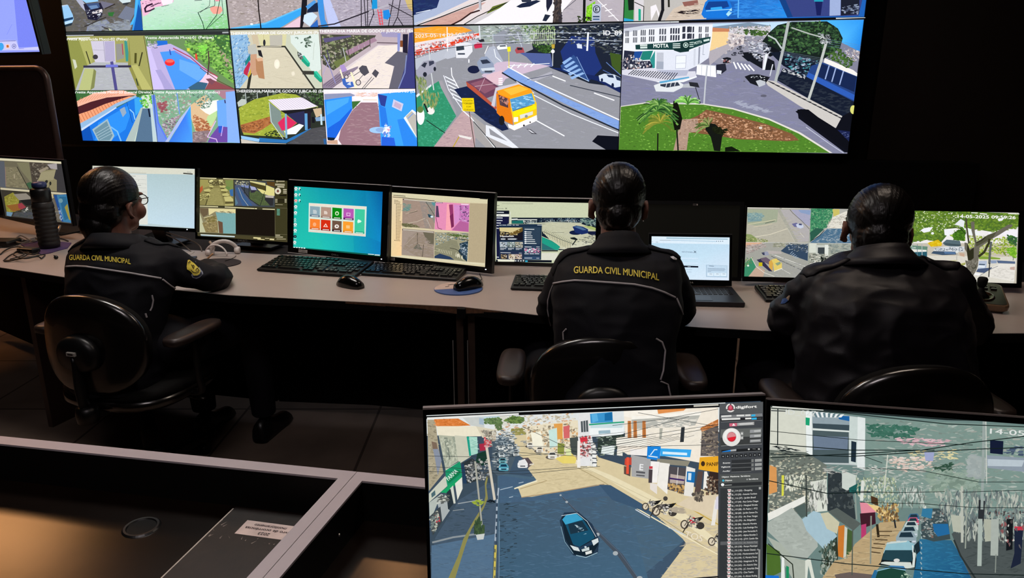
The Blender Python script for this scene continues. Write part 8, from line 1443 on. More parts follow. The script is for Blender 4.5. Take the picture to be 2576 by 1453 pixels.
# ================================================================== CHAIRS
M_shell = mat('chair_back_shell', '#0d0a08', .24, spec=.8, coat=.3)
M_fab = mat('chair_fabric', '#0a0908', .85, spec=.15, bump=(400, .3))
M_arm = mat('armrest_plastic', '#2b211d', .42, spec=.5)
def sup(w, h, n1, k=40, top=2.2, bot=2.6):
    out = []
    for i in range(k):
        a = 2 * math.pi * i / k; c, s = math.cos(a), math.sin(a); e = top if s > 0 else bot
        out.append((w * math.copysign(abs(c) ** (2 / e), c), h * math.copysign(abs(s) ** (2 / e), s)))
    return out
def make_chair(label, sticker):
    t = thing('office_chair', label, 'chair', (0, 0, 0), 'operator chairs')
    # backrest: curved rounded shell; local y negative = behind the sitter
    hw, hh, zc = .203, .165, .645
    def bpt(x, z, y): return Vector((x, -.225 + y + 1.15 * x * x - .18 * (z) * -1 * .35, zc + z))
    def ring(s, y, s2=None): return [bpt(x * s, z * (s2 or s), y) for x, z in sup(hw, hh, 2)]
    q = MB(); q.loft([ring(.05, -.004), ring(.6, -.006), ring(.93, -.002), ring(.985, .004), ring(1.0, .012), ring(1.0, .018), ring(.985, .024)]); q.build('back_shell', M_shell, t, smooth=True)
    q = MB(); q.loft([ring(.975, .024), ring(.97, .045), ring(.90, .058), ring(.5, .062), ring(.05, .063)]); q.build('backrest', M_fab, t, smooth=True)
    # spine bracket
    q = MB(); q.loft([[Vector((x * s, -.245 + y, zc - .02 + z * s)) for x, z in sup(.075, .06, 2, 24)] for s, y in ((1.05, .012), (1, -.006), (.86, -.018), (.2, -.022))]); q.build('bracket_cover', M_blk, t, smooth=True)
    if sticker:
        q = MB(); q.box((.004, -.2715, zc - .010), (.032, .008, .012)); st = q.build('sticker', mat('sticker_silver', '#a8a49c', .4), t)
        q = MB(); q.box((.004, -.2758, zc - .010), (.020, .0008, .005)); q.build('printed_mark', M_blk, st)
    q = MB(); q.tube(smooth_path([Vector((0, -.25, .62)), Vector((0, -.255, .50)), Vector((0, -.235, .42)), Vector((0, -.15, .395)), Vector((0, -.02, .39))]), .022, 12, flat=.45); q.build('back_support', M_blk, t, smooth=True)
    q = MB(); q.lathe((0, -.245, .42), [(.02, -.035), (.033, -.03), (.036, -.0), (.033, .02), (.02, .026)], 20); q.build('height_knob', M_blk, t, smooth=True)
    # seat
    q = MB(); q.loft([[Vector((x * s, y * s + .01, z)) for x, y in sup(.225, .22, 2, 40, 3, 3)] for s, z in ((.6, .40), (.93, .405), (1, .42), (1, .445))]); q.build('seat_shell', M_shell, t, smooth=True)
    q = MB(); q.loft([[Vector((x * s, y * s + .01, z)) for x, y in sup(.225, .22, 2, 40, 3, 3)] for s, z in ((.985, .445), (.99, .462), (.93, .478), (.5, .483))]); q.build('seat', M_fab, t, smooth=True)
    q = MB(); q.box((0, 0, .385), (.14, .2, .03)); q.build('mechanism', M_blkm, t, bevel=.006)
    q = MB(); q.tube([(.06, .02, .385), (.19, .03, .38)], .006, 8); q.tube([(.19, .03, .38), (.23, .035, .376)], .011, 8, flat=.5); q.build('lever', M_blk, t, smooth=True)
    q = MB(); q.lathe((0, 0, 0), [(.028, .16), (.028, .25), (.024, .252), (.024, .30), (.018, .302), (.018, .375)], 20); q.build('gas_column', M_blkm, t, smooth=True)
    q = MB(); q.lathe((0, 0, 0), [(.045, .06), (.052, .075), (.046, .12), (.034, .17)], 20); q.build('base_hub', M_blk, t, smooth=True)
    for k in range(5):
        a = math.radians(90 + 72 * k); d = Vector((math.cos(a), math.sin(a), 0)); s = Vector((-d.y, d.x, 0))
        q = MB(); q.loft([[d * r + s * w * x + Vector((0, 0, z + h * y)) for x, y in ((-1, -1), (1, -1), (.8, 1), (-.8, 1))] for r, w, z, h in ((.03, .026, .095, .022), (.18, .020, .085, .015), (.285, .014, .070, .009))]); lg = q.build('base_leg', M_blk, t, bevel=.003)
        q = MB(); 
        for e in (-1, 1): q.lathe(d * .275 + s * e * .011 + Vector((0, 0, .0255)), [(.006, -.007), (.022, -.006), (.025, 0), (.022, .006), (.006, .007)], 16, rot_to(d, Vector((0, 0, 1)), s))
        q.tube([d * .275 + Vector((0, 0, .03)), d * .275 + Vector((0, 0, .07))], .006, 8); q.build('caster', M_blk, lg, off=(0, 0, 0))
    for s in (-1, 1):
        q = MB(); q.tube(smooth_path([Vector((s * .18, .0, .41)), Vector((s * .25, .0, .42)), Vector((s * .262, -.02, .50)), Vector((s * .262, -.02, .635))]), .014, 10, flat=.6); ar = q.build('armrest_post', M_blk, t, smooth=True)
        q = MB(); q.loft([[Vector((s * .262 + x * f, y * g - .02, z)) for x, y in sup(.042, .125, 2, 28, 3.4, 3.4)] for f, g, z in ((.7, .9, .632), (.97, .99, .638), (1, 1, .650), (.93, .98, .660), (.5, .9, .663))]); q.build('armrest_pad', M_arm, ar, smooth=True, off=(0, 0, 0))
    return t
ch1 = make_chair('office chair with a small white sticker on its back, under the person wearing glasses', True)
proto = make_chair('office chair under the middle person', False)
ch3 = copy_tree(proto)
def place(o, x, y, rz, label=None, z=0.):
    o.location = (x, y, z); o.rotation_euler = (0, 0, math.radians(rz))
    if label: o['label'] = label
place(ch1, -1.335, 2.41, -15); place(proto, .262, 2.015, -4); place(ch3, .99, 1.80, 2, 'office chair under the rightmost person')

# ================================================================== PEOPLE
def evaluated(mb, mods, name):
    me = mb.mesh(name); o = bpy.data.objects.new(name, me); COL.objects.link(o)
    for f in mods: f(o)
    dg = bpy.context.evaluated_depsgraph_get(); out = bpy.data.meshes.new_from_object(o.evaluated_get(dg)); bpy.data.objects.remove(o); bpy.data.meshes.remove(me)
    return out
def union(mb, voxel, sm, name):
    def f(o):
        m = o.modifiers.new('r', 'REMESH'); m.mode = 'VOXEL'; m.voxel_size = voxel; m.use_smooth_shade = True
        s = o.modifiers.new('s', 'SMOOTH'); s.factor = .6; s.iterations = sm
    return evaluated(mb, [f], name)
def displace(me, fn):
    n = len(me.vertices); co = np.empty(n * 3); me.vertices.foreach_get('co', co); no = np.empty(n * 3); me.vertex_normals.foreach_get('vector', no)
    co = co.reshape(-1, 3); no = no.reshape(-1, 3)
    for i in range(n): co[i] += no[i] * fn(Vector(co[i]), Vector(no[i]))
    me.vertices.foreach_set('co', co.ravel()); me.update()
def ridg(p, s, st=(1, 1, 1)):
    q = Vector((p.x * st[0], p.y * st[1], p.z * st[2])) * s; return 1 - abs(noise.noise(q)) * 2.2
def tube_at(mb, pts, seg=14):
    """pts: (px, py, depth, radius)"""
    P = [at(x, y, d) for x, y, d, r in pts]; R = [r for *_, r in pts]; n = 5
    out, rad = [], []
    sp_ = smooth_path(P, n); 
    for i in range(len(sp_)):
        k = min(i // n, len(R) - 2); t = i / n - k; rad.append(R[k] + (R[k + 1] - R[k]) * t); out.append(sp_[i])
    mb.tube(out, rad, seg); mb.ell(out[0], (rad[0],) * 3, seg=12, rg=8); mb.ell(out[-1], (rad[-1],) * 3, seg=12, rg=8); return out
def ring_at(y, xl, xr, d, hd, fwd, k=28, e=2.4, tilt=0.):
    c = (at(xl, y, d) + at(xr, y, d)) / 2; hw = (at(xr, y, d) - at(xl, y, d)).length / 2; sd = Vector((fwd.y, -fwd.x, 0))
    out = []
    for i in range(k):
        a = 2 * math.pi * i / k; cc, ss = math.cos(a), math.sin(a); cc = math.copysign(abs(cc) ** (2 / e), cc); ss = math.copysign(abs(ss) ** (2 / e), ss)
        out.append(c + sd * hw * cc + fwd * hd * ss + Vector((0, 0, tilt * ss)))
    return out
def hand(mb, W, D, up, side, scale=1., curl=.5):
    """hand from wrist W pointing along D, back of the hand towards up; side=+1 when the thumb is on +S"""
    D = D.normalized(); up = (up - D * up.dot(D)).normalized(); S = D.cross(up) * side
    mb.ell(W + D * .045 * scale, (.036 * scale, .048 * scale, .015 * scale), rot_to(S, D, up), 16, 10); mb.tube([W - D * .02, W + D * .02], [.022 * scale, .024 * scale], 12)
    for j, (off, l) in enumerate(((.027, .070), (.009, .078), (-.009, .073), (-.026, .058))):
        p = W + D * .082 * scale + S * off * scale; pts = [p - D * .02]; a = .12; d = D
        for seg_, fr_ in enumerate((.45, .3, .25)):
            pts.append(p); a += curl * (.55 + .3 * seg_); d = D * math.cos(a) - up * math.sin(a) + S * off * 2.2; p = p + d.normalized() * l * fr_ * scale
        pts.append(p); mb.tube(pts, [.0088 * scale, .0085 * scale, .0080 * scale, .0074 * scale, .0062 * scale], 10); mb.ell(p, (.0062 * scale,) * 3, seg=8, rg=6)
    b = W + D * .022 * scale + S * .026 * scale - up * .006; pts = [b, b + (S * .8 + D * .6).normalized() * .032 * scale, b + (S * .8 + D * .6).normalized() * .032 * scale + (S * .25 + D).normalized() * .026 * scale, b + (S * .8 + D * .6).normalized() * .032 * scale + (S * .0 + D - up * .3).normalized() * .050 * scale]
    mb.tube(pts, [.012 * scale, .0105 * scale, .0095 * scale, .0075 * scale], 10); mb.ell(pts[-1], (.0075 * scale,) * 3, seg=8, rg=6)

def person(label, hc, hd, yaw, pitch, roll, tor, arms, hs=1.0, chair=None, glasses=False, jm=None, hair_fn=None, hands=(), cheek=1., bun=None, seed=1, neckpx=None, tfwd=None):
    """hc/hd: head centre pixel and depth; yaw>0 turns the head clockwise (to the right)"""
    C_ = at(*hc, hd); R = Matrix.Rotation(-math.radians(yaw), 3, 'Z') @ Matrix.Rotation(math.radians(pitch), 3, 'X') @ Matrix.Rotation(math.radians(roll), 3, 'Y')
    H = lambda x, y, z: C_ + R @ (Vector((x, y, z)) * hs)
    tf = Vector((math.sin(math.radians(tfwd)), math.cos(math.radians(tfwd)), 0))
    cx, cy, crz = chair; base = Vector((cx, cy, 0))
    mb = MB()
    def el(x, y, z, a, b, c, rx=0.): mb.ell(H(x, y, z), (a * hs, b * hs, c * hs), R @ Matrix.Rotation(rx, 3, 'X'), 20, 14)
    el(0, 0, .012, .074, .093, .090); el(0, .035, -.045, .058, .058, .068); el(0, .055, -.092, .034, .034, .026); el(0, .068, .022, .050, .018, .028)   # skull, face, chin, forehead
    el(-.034 * cheek, .066, -.045, .026 * cheek, .026, .030); el(.034 * cheek, .066, -.045, .026 * cheek, .026, .030); el(0, .03, -.075, .055 * cheek, .045, .035)
    mb.loft([[H(x, y, z) for x, y, z in ((-w, yy - .02, zz), (0, yy, zz + .002), (w, yy - .02, zz), (0, yy - .03, zz))] for w, yy, zz in ((.008, .094, .0), (.010, .103, -.015), (.015, .112, -.030), (.013, .100, -.040))])   # nose
    el(0, .092, -.060, .022, .010, .006); el(0, .090, -.069, .018, .010, .006); el(-.032, .088, .012, .018, .008, .006); el(.032, .088, .012, .018, .008, .006); el(-.031, .080, -.010, .015, .012, .010); el(.031, .080, -.010, .015, .012, .010)
    for s in (-1, 1):   # ears
        pts = [H(s * (.072 + .012 * math.sin(max(0, a * .5))), -.008 - .016 * math.cos(a) * 1 - .004, -.022 + .030 * math.sin(a)) for a in [math.pi * (-.25 + 1.5 * k / 12) for k in range(13)]]
        mb.tube([H(s * .068, .004, -.012)] + [H(s * (.080 + .006), .002 - .020 * math.sin(math.pi * k / 10), -.004 - .052 * k / 10) for k in range(11)] + [H(s * .069, .008, -.058)], .0048 * hs, 8)
        mb.ell(H(s * .077, -.004, -.028), (.006 * hs, .017 * hs, .025 * hs), R @ Matrix.Rotation(s * .35, 3, 'Z'), 14, 8); mb.ell(H(s * .074, .004, -.056), (.007 * hs, .008 * hs, .009 * hs), R, 10, 6)
    nb_ = at(*neckpx); mb.tube([nb_, nb_ + (H(0, -.012, -.06) - nb_) * .5, H(0, -.005, -.045)], [.056 * hs, .052 * hs, .051 * hs], 20)
    # torso core, arms, hands, legs
    mb.loft([[p_ * .80 + (sum(rg, Vector()) / len(rg)) * .20 for p_ in rg] for rg in [ring_at(*r_, tf) for r_ in tor]])
    for a_ in arms: tube_at(mb, [(x, y, d, r * .62) for x, y, d, r in a_])
    for (W, D, up, side, cu) in hands: hand(mb, W, D, up, side, .92, cu)
    fwd = Vector((math.sin(math.radians(-crz)), math.cos(math.radians(-crz)), 0)); sd = Vector((fwd.y, -fwd.x, 0))
    hip = [base + sd * s * .09 + fwd * .0 + Vector((0, 0, .565)) for s in (-1, 1)]; kn = [base + sd * s * .14 + fwd * .40 + Vector((0, 0, .545)) for s in (-1, 1)]; an = [base + sd * s * .14 + fwd * .42 + Vector((0, 0, .11)) for s in (-1, 1)]
    for h, k_, a_ in zip(hip, kn, an): mb.tube([h, k_], [.055, .042], 12); mb.tube([k_, a_], [.042, .026], 12); mb.ell(k_, (.043,) * 3)
    me = union(mb, .0045, 3, 'person'); lo = Vector((cx, cy, 0))
    for v in me.vertices: v.co -= lo
    body = link('person', me, M_skin, smooth=True); body.location = lo; tag(body, label, 'person')
    # eyes
    for s in (-1, 1):
        q = MB(); q.ell(H(s * .031, .084, -.008), (.0105 * hs,) * 3, seg=14, rg=10); q.build('eye', mat('eye_white', '#c8c0b8', .2), body, smooth=True)
    # hair
    q = MB(); hair_fn(q, H, R, hs); mh = union(q, .004, 3, 'hair')
    Ri = R.transposed()
    def strand(p, n):
        l = Ri @ (p - C_); ang = math.atan2(l.x, l.z + .02); return .0016 * noise.noise(Vector((ang * 26, l.y * 5, seed))) + .0011 * noise.noise(Vector((ang * 60, l.y * 8, seed + 5)))
    displace(mh, strand)
    for v in mh.vertices: v.co -= lo
    link('hair', mh, M_hair, body, smooth=True)
    # jacket
    q = MB(); q.loft([ring_at(*r_, tf) for r_ in tor]); 
    for a_ in arms: tube_at(q, a_)
    mj = union(q, .0065, 5, 'jacket')
    amp = 1.9 if jm is M_navy2 else 1.
    def fold(p, n):
        d = 0.
        for a_ in arms:
            el_ = at(*a_[2][:3]); dd = (p - el_).length; w = max(0, 1 - dd / .22); d += w * .0075 * ridg(p, 16, (1, .6, 1.3)) - w * .002
        lowb = max(0, min(1, (CAM.z - p.z - .42) / .35)); d += amp * (.0035 + .0065 * lowb) * ridg(p + Vector((seed * 3.1, 0, 0)), 6.5, (1.2, 1, .9)) - .003
        d += amp * .0022 * ridg(p + Vector((0, seed, 0)), 15, (.8, 1, 1.6)); return d
    displace(mj, fold)
    bv = BVHTree.FromPolygons([v.co.copy() for v in mj.vertices], [tuple(f.vertices) for f in mj.polygons])
    for v in mj.vertices: v.co -= lo
    jk = link('jacket', mj, jm, body, smooth=True)
    # trousers, shoes
    q = MB(); q.ell(base + Vector((0, 0, .58)) + fwd * .0, (.17, .125, .095), Matrix.Rotation(math.radians(crz), 3, 'Z'), 24, 14)
    for h, k_, a_ in zip(hip, kn, an): q.tube([h, (h + k_) / 2, k_], [.085, .078, .062], 16); q.ell(k_, (.062,) * 3); q.tube([k_, (k_ + a_) / 2, a_], [.060, .058, .050], 16)
    mt = union(q, .008, 4, 'trousers')
    for v in mt.vertices: v.co -= lo
    link('trousers', mt, jm, body, smooth=True)
    for a_ in an:
        q = MB(); q.loft([[Vector((a_.x, a_.y, 0)) + sd * w * math.cos(b) + fwd * y + Vector((0, 0, .004 + max(0, h * (math.sin(b) + .25) / 1.25))) for b in [2 * math.pi * k / 14 for k in range(14)]] for y, w, h in ((-.065, .018, .06), (-.055, .034, .09), (0, .038, .105), (.06, .040, .065), (.12, .046, .05), (.17, .040, .042), (.19, .018, .025))]); q.build('shoe', M_blk, body, smooth=True)
    def hit(x, y):
        r = ray(x, y).normalized(); l_, n_, i_, _ = bv.ray_cast(CAM, r)
        return (l_, n_ if n_.dot(r) < 0 else -n_) if l_ else (None, None)
    def on(name, m, mb_, parent=jk, label=None): return mb_.build(name, m, parent, label)
    if glasses:
        q = MB()
        for s in (-1, 1):
            fr = [H(s * (.031 + .024 * math.cos(a)), .100, -.010 + .018 * math.sin(a)) for a in [2 * math.pi * k / 20 for k in range(21)]]; q.tube(fr, .0016 * hs, 6); q.tube([H(s * .055, .100, -.002), H(s * .074, .084, .0), H(s * .079, .03, .002), H(s * .079, -.005, -.004)], .0018 * hs, 6)
        q.tube([H(-.008, .100, -.008), H(0, .104, -.004), H(.008, .100, -.008)], .0015, 6); gl = q.build('glasses', M_blkg, body)
        for s in (-1, 1):
            q = MB(); q.add([H(s * (.031 + .0225 * math.cos(a)), .100, -.010 + .0175 * math.sin(a)) for a in [2 * math.pi * k / 20 for k in range(20)]], [tuple(range(20))]); ln = q.build('lens', lens_mat(), gl)
    return body, jk, bv, hit, on, H
def lens_mat():
    if 'lens' in MATS: return MATS['lens']
    m = bpy.data.materials.new('lens_glass'); m.use_nodes = True; nt = m.node_tree; nt.nodes.clear(); o = nt.nodes.new('ShaderNodeOutputMaterial'); t_ = nt.nodes.new('ShaderNodeBsdfTransparent'); g_ = nt.nodes.new('ShaderNodeBsdfGlossy'); g_.inputs['Roughness'].default_value = .05
    x = nt.nodes.new('ShaderNodeMixShader'); x.inputs[0].default_value = .08; nt.links.new(t_.outputs[0], x.inputs[1]); nt.links.new(g_.outputs[0], x.inputs[2]); nt.links.new(x.outputs[0], o.inputs[0]); MATS['lens'] = m; return m
def stripe(hit, pts, r, name, m, parent, up=0.):
    P = []
    for (x0, y0), (x1, y1) in zip(pts, pts[1:]):
        for k in range(8):
            p, n = hit(x0 + (x1 - x0) * k / 8, y0 + (y1 - y0) * k / 8)
            if p and (not P or (p - P[-1]).length < .09): P.append(p + n * (r * .5 + up))
    if len(P) > 2:
        q = MB(); q.tube(P, r, 7); q.build(name, m, parent)
def lettering(hit, txt, path, cap, m, parent, bold=.012):
    """path: quadratic through three baseline pixels (x, y)"""
    vs, fs = text_geo(txt, bold); (x0, y0), (x1, y1), (x2, y2) = path; q = MB(); V = []
    for a, b in vs:
        x = x0 + (x2 - x0) * a; t = a; y = y0 * (1 - t) * (1 - 2 * t) + y1 * 4 * t * (1 - t) + y2 * t * (2 * t - 1); p, n = hit(x - .0 * b, y - cap * b); V.append((p + n * .0022) if p else None)
    F = [f for f in fs if all(V[i] for i in f)]; V = [v or Vector((0, 0, 0)) for v in V]; q.add(V, F); q.build('lettering', m, parent)
def patch(hit, pts, m, name, parent, up=.002, label=None):
    P = []
    for x, y in pts:
        p, n = hit(x, y)
        if p: P.append(p + n * up)
    if len(P) > 2:
        q = MB(); c = sum(P, Vector()) / len(P); pc_, n_ = hit(sum(x for x, y in pts) / len(pts), sum(y for x, y in pts) / len(pts)); c = pc_ + n_ * (up + .0015) if pc_ else c
        q.add(P + [c], [(i, (i + 1) % len(P), len(P)) for i in range(len(P))]); return q.build(name, m, parent, label)
def collar(body, pts, m, name='collar', parent=None):
    """pts: list of (px, py, depth, half width px, half depth m, thickness) from bottom to top, open ring round the neck"""
    q = MB(); outer = []; inner = []
    for x, y, d, wpx, hd_, tlt in pts:
        c = at(x, y, d); hw = wpx * d / FPX
        outer.append([c + Vector((hw * math.cos(a), hd_ * math.sin(a), tlt * -math.sin(a))) for a in [math.radians(-255 + 13.75 * k) for k in range(25)]])
    n = 25; th = .005
    for r_ in outer:
        c = sum(r_, Vector()) / n; inner.append([p + (c - p).normalized() * th for p in r_])
    loops = outer + inner[::-1]; k = len(loops); vs = [p for l in loops for p in l]
    fs = [(i * n + j, i * n + j + 1, ((i + 1) % k) * n + j + 1, ((i + 1) % k) * n + j) for i in range(k) for j in range(n - 1)]
    q.add(vs, fs); return q.build(name, m, parent, smooth=True)
def shoulder_strap(hit_bv, a, b, w, m, parent, off):
    """strap lying on top of the shoulder from world xy a (neck) to b (shoulder point)"""
    q = MB(); rings = []; A, B = Vector((*a, 0)), Vector((*b, 0)); d = (B - A).normalized(); s = Vector((-d.y, d.x, 0))
    for k in range(9):
        p = A + (B - A) * k / 8; row = []
        for e in (-1, -.5, 0, .5, 1):
            o_ = p + s * w / 2 * e * (1 if k < 8 else .6); l_, n_, *_ = hit_bv.ray_cast(Vector((o_.x, o_.y, 2)), Vector((0, 0, -1)))
            if l_ is None: row = None; break
            row.append(l_)
        if row: rings.append([x + Vector((0, 0, .001)) for x in row] + [x + Vector((0, 0, .0065)) for x in row[::-1]])
    if len(rings) > 1: q.loft(rings); return q.build('shoulder_strap', m, parent, smooth=True)

# ---- middle person, back to the viewer
def hair2(q, H, R, hs):
    q.ell(H(0, -.010, .018), (.080 * hs, .099 * hs, .093 * hs), R, 28, 18); q.ell(H(0, -.045, -.035), (.068 * hs, .058 * hs, .062 * hs), R, 24, 14); q.ell(H(0, -.085, -.045), (.040 * hs, .030 * hs, .040 * hs), R, 20, 12); q.ell(H(0, -.045, -.080), (.044 * hs, .034 * hs, .036 * hs), R, 20, 12); q.ell(H(0, -.058, -.105), (.038 * hs, .020 * hs, .048 * hs), R, 16, 10)
tor2 = [(612, 1503, 1612, 2.10, .055), (622, 1478, 1638, 2.09, .070), (640, 1425, 1690, 2.07, .092), (662, 1400, 1708, 2.06, .108), (700, 1393, 1710, 2.05, .122), (745, 1392, 1712, 2.045, .13), (800, 1395, 1708, 2.04, .13), (850, 1400, 1700, 2.04, .13), (920, 1402, 1696, 2.04, .135), (1000, 1398, 1698, 2.04, .14), (1040, 1400, 1696, 2.04, .135)]
armL2 = [(1440, 678, 2.08, .058), (1405, 728, 2.12, .050), (1392, 776, 2.17, .046), (1425, 762, 2.30, .040), (1462, 742, 2.42, .033)]
armR2 = [(1668, 678, 2.08, .058), (1696, 728, 2.11, .048), (1710, 778, 2.17, .046), (1688, 765, 2.30, .040), (1650, 744, 2.42, .033)]
W1, W2_ = at(1470, 736, 2.46), at(1642, 738, 2.46)
b2, j2, bv2, hit2, on2, H2 = person('person with slicked-back hair in navy uniform lettered in yellow, seated in the middle', (1556, 500), 2.16, 6, -6, 0, tor2, [armL2, armR2], hs=1.0, chair=(.215, 2.03, -4), jm=M_navy,
    hair_fn=hair2, hands=[(W1, Vector((.25, 1, -.06)), Vector((0, 0, 1)), 1, .5), (W2_, Vector((-.25, 1, -.06)), Vector((0, 0, 1)), -1, .5)], seed=2, neckpx=(1556, 608, 2.145), tfwd=3)
lettering(hit2, 'GUARDA CIVIL MUNICIPAL', ((1444, 687.5), (1550, 690.5), (1657, 705.5)), 17, M_yel, j2, .02)
Z7 = lambda *a: [(1220 + a[i] / 3.459, 400 + a[i + 1] / 3.459) for i in range(0, len(a), 2)]
stripe(hit2, Z7(600, 1082, 680, 1068, 780, 1057, 900, 1062, 1100, 1076, 1300, 1092, 1450, 1122, 1560, 1160, 1665, 1210), .0030, 'piping', M_pipe, j2)
stripe(hit2, Z7(1665, 1210, 1700, 1290, 1725, 1370, 1745, 1453), .0024, 'piping', M_pipe, j2); stripe(hit2, Z7(600, 1082, 570, 1150, 548, 1230, 545, 1310, 560, 1400, 575, 1453), .0018, 'piping', M_pipe, j2)
Z8 = lambda *a: [(1270 + a[i] / 1.972, 780 + a[i + 1] / 1.972) for i in range(0, len(a), 2)]
stripe(hit2, Z8(750, 140, 780, 158, 795, 200, 785, 300, 770, 350), .0024, 'piping', M_pipe, j2); stripe(hit2, Z8(772, 352, 808, 368, 822, 430), .0022, 'piping', M_pipe, j2); stripe(hit2, Z8(306, 92, 290, 110, 292, 150), .0022, 'piping', M_pipe, j2)
collar(b2, [(1553, 640, 2.075, 92, .088, .026), (1555, 618, 2.085, 70, .080, .020), (1556, 602, 2.09, 55, .068, .024), (1556, 592, 2.09, 50, .060, .027)], M_navy, parent=j2)
for s, (xa, xb) in ((-1, (1482, 1388)), (1, (1630, 1712))):
    pa, pb = at(xa, 640, 2.08), at(xb, 650, 2.06); st = shoulder_strap(bv2, (pa.x, pa.y), (pb.x, pb.y), .05, M_navy, j2, None)
patch(hit2, [(1683, 650), (1690, 648), (1699, 654), (1698, 657), (1690, 656)], mat('white_badge', '#e0dcdc', .3), 'shoulder_badge', j2, .007)
q = MB(); [q.ell(at(x, y, 2.13), (.0022,) * 3, seg=8, rg=6) for x, y in ((1618, 556),)]; q.build('earring', M_sil, b2)

# ---- person with glasses at the left, head turned to the right
def hair1(q, H, R, hs):
    q.ell(H(0, -.008, .025), (.082 * hs, .100 * hs, .091 * hs), R, 28, 18); q.ell(H(0, -.050, -.03), (.072 * hs, .060 * hs, .066 * hs), R, 24, 14); q.ell(H(-.005, -.075, -.075), (.055 * hs, .045 * hs, .050 * hs), R, 24, 14); q.ell(H(-.01, -.060, -.105), (.050 * hs, .045 * hs, .042 * hs), R, 20, 12); q.ell(H(0, -.060, -.125), (.045 * hs, .025 * hs, .045 * hs), R, 16, 10)
tor1 = [(592, 232, 352, 2.53, .055), (604, 208, 388, 2.52, .078), (622, 178, 428, 2.51, .098), (650, 166, 446, 2.505, .112), (700, 168, 442, 2.50, .120), (760, 170, 428, 2.50, .125), (830, 172, 412, 2.50, .125), (900, 175, 410, 2.50, .130), (960, 178, 410, 2.50, .13)]
armR1 = [(418, 652, 2.52, .060), (474, 688, 2.55, .052), (540, 704, 2.585, .046), (548, 690, 2.71, .043), (524, 670, 2.82, .034)]
armL1 = [(212, 655, 2.52, .055), (208, 705, 2.55, .046), (225, 722, 2.60, .044), (290, 705, 2.72, .040), (350, 690, 2.80, .033)]
Wr1 = at(517, 667, 2.85); Wl1 = at(360, 687, 2.83)
b1, j1, bv1, hit1, on1, H1 = person('person wearing glasses and a navy uniform with a yellow sleeve badge, seated at the left', (281, 503), 2.55, 19, 0, 0, tor1, [armL1, armR1], hs=1.04, chair=(-1.27, 2.43, -10), jm=M_navy,
    hair_fn=hair1, hands=[(Wr1, Vector((-.55, .8, -.05)), Vector((0, 0, 1)), -1, .75), (Wl1, Vector((.9, .5, -.05)), Vector((0, 0, 1)), 1, .5)], seed=3, neckpx=(290, 604, 2.57), tfwd=16, glasses=True, cheek=1.12)
lettering(hit1, 'GUARDA CIVIL MUNICIPAL', ((175.5, 654), (250, 656), (329.5, 664.8)), 13.5, M_yel, j1, .02)
Z5 = lambda *a: [(a[i] / 3.302, 380 + a[i + 1] / 3.302) for i in range(0, len(a), 2)]
stripe(hit1, Z5(556, 958, 640, 955, 720, 960, 900, 985, 1100, 1015, 1240, 1040, 1348, 1058), .0032, 'piping', M_pipe, j1); stripe(hit1, Z5(1350, 1064, 1420, 1120, 1500, 1170, 1600, 1215, 1700, 1250, 1770, 1262), .0030, 'piping', M_pipe, j1)
stripe(hit1, [(382, 742), (385, 755), (382, 772), (377, 782)], .0026, 'piping', M_pipe, j1); stripe(hit1, [(365.5, 788), (369, 799)], .003, 'piping', M_pipe, j1)
collar(b1, [(300, 628, 2.50, 92, .092, .026), (294, 608, 2.51, 72, .082, .026), (291, 592, 2.515, 60, .068, .024)], M_navy, parent=j1)
for xa, xb in ((372, 452), (222, 176)):
    pa, pb = at(xa, 612, 2.52), at(xb, 628, 2.53); shoulder_strap(bv1, (pa.x, pa.y), (pb.x, pb.y), .05, M_navy, j1, None)
C2 = lambda *a: [(400 + a[i] / 7.266, 560 + a[i + 1] / 7.266) for i in range(0, len(a), 2)]
bd_ = patch(hit1, C2(590, 960, 660, 700, 770, 860, 800, 895, 810, 940, 745, 1000, 685, 1022, 615, 1005), mat('badge_silver', '#8c90a0', .5), 'sleeve_badge', j1, .0015, 'shield badge with silver rim')
patch(hit1, C2(612, 965, 700, 985, 745, 960, 775, 895, 793, 938, 738, 985, 680, 1003, 625, 992), mat('badge_navy', '#1c2038', .6), 'badge_field', bd_ or j1, .0028)
patch(hit1, C2(515, 690, 545, 684, 640, 750, 740, 842, 762, 890, 745, 942, 690, 977, 640, 970, 610, 930, 570, 890, 505, 852, 500, 800), M_yel, 'sleeve_badge', j1, .0036, 'yellow sleeve badge')
for pts in (C2(585, 770, 610, 820, 640, 850), C2(600, 790, 620, 780, 640, 800, 628, 850), C2(670, 870, 700, 830, 740, 880, 690, 895, 670, 870), C2(580, 870, 640, 915, 700, 920, 740, 900), C2(520, 730, 550, 745), C2(540, 710, 570, 735)): stripe(hit1, pts, .0011, 'badge_drawing', mat('badge_ink', '#2c240c', .6), j1, .0046) 
# pen in the writing hand
pa, pb = at(508, 664, 2.93), at(536, 637, 2.93); q = MB(); q.tube([pa, pa + (pb - pa) * .06, pa + (pb - pa) * .95, pb], [.0012, .0035, .0035, .0025], 10); tag(q.build('pen', mat('beige_pen', '#a8805c', .4), smooth=True), 'beige pen held in the right hand of the person wearing glasses', 'pen')

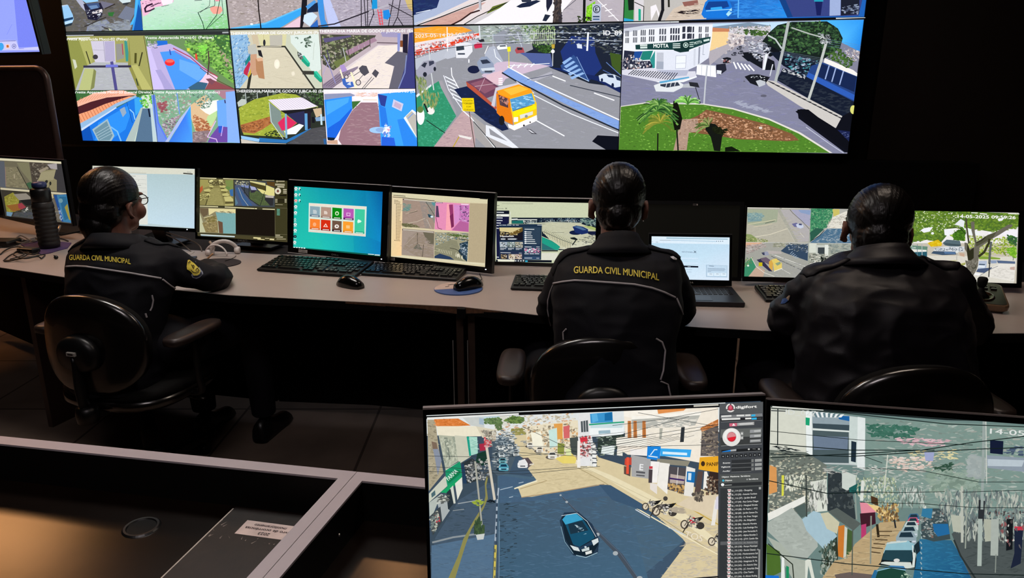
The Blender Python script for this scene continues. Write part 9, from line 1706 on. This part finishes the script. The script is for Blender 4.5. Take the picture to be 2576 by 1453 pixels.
# ---- rightmost person
def hair3(q, H, R, hs):
    q.ell(H(0, -.012, .020), (.083 * hs, .098 * hs, .092 * hs), R, 28, 18); q.ell(H(.004, -.050, -.035), (.070 * hs, .060 * hs, .070 * hs), R, 24, 14); q.ell(H(.004, -.052, -.088), (.046 * hs, .040 * hs, .045 * hs), R, 20, 12); q.ell(H(.0, -.088, -.03), (.045 * hs, .030 * hs, .05 * hs), R, 20, 12)
tor3 = [(640, 2145, 2290, 1.96, .062), (652, 2110, 2320, 1.95, .078), (672, 2070, 2358, 1.935, .10), (700, 2040, 2390, 1.925, .12), (745, 2025, 2412, 1.915, .14), (800, 2018, 2425, 1.92, .145), (870, 2014, 2440, 1.925, .146), (940, 2018, 2445, 1.93, .145), (1010, 2012, 2445, 1.935, .145), (1060, 2016, 2445, 1.935, .145)]
armL3 = [(2066, 722, 1.95, .066), (2020, 762, 1.99, .058), (1970, 796, 2.04, .052), (2002, 775, 2.18, .044), (2050, 750, 2.30, .035)]
armR3 = [(2378, 722, 1.95, .066), (2412, 780, 1.98, .058), (2436, 815, 2.03, .050), (2426, 792, 2.16, .044), (2405, 768, 2.28, .035)]
Wl3, Wr3 = at(2058, 744, 2.34), at(2400, 762, 2.32)
b3, j3, bv3, hit3, on3, H3 = person('person in a plain wrinkled dark nylon jacket, seated at the right', (2209, 562), 2.02, 20, -4, 3, tor3, [armL3, armR3], hs=1.02, chair=(.965, 1.845, 2), jm=M_navy2,
    hair_fn=hair3, hands=[(Wl3, Vector((.2, 1, -.05)), Vector((0, 0, 1)), 1, .5), (Wr3, Vector((-.1, 1, -.02)), Vector((0, 0, 1)), -1, .6)], seed=4, neckpx=(2215, 648, 2.005), tfwd=-2, glasses=True)
collar(b3, [(2212, 668, 1.935, 112, .098, .030), (2214, 645, 1.945, 84, .085, .022), (2216, 630, 1.95, 66, .070, .024), (2217, 621, 1.95, 60, .064, .026)], M_navy2, parent=j3)
for xa, xb in ((2120, 2020), (2320, 2405)):
    pa, pb = at(xa, 678, 1.94), at(xb, 695, 1.93); shoulder_strap(bv3, (pa.x, pa.y), (pb.x, pb.y), .055, M_navy2, j3, None)
Z3 = lambda *a: [(1840 + a[i] / 3.459, 440 + a[i + 1] / 3.459) for i in range(0, len(a), 2)]
patch(hit3, Z3(430, 1125, 448, 1078, 478, 1068, 500, 1090, 470, 1118), mat('patch_blue', '#2c4c84', .6), 'sleeve_patch', j3, .002, 'blue sleeve patch'); patch(hit3, Z3(480, 1070, 505, 1045, 515, 1047, 502, 1092), mat('patch_cream', '#b8a088', .6), 'sleeve_patch', j3, .002, 'cream sleeve patch')
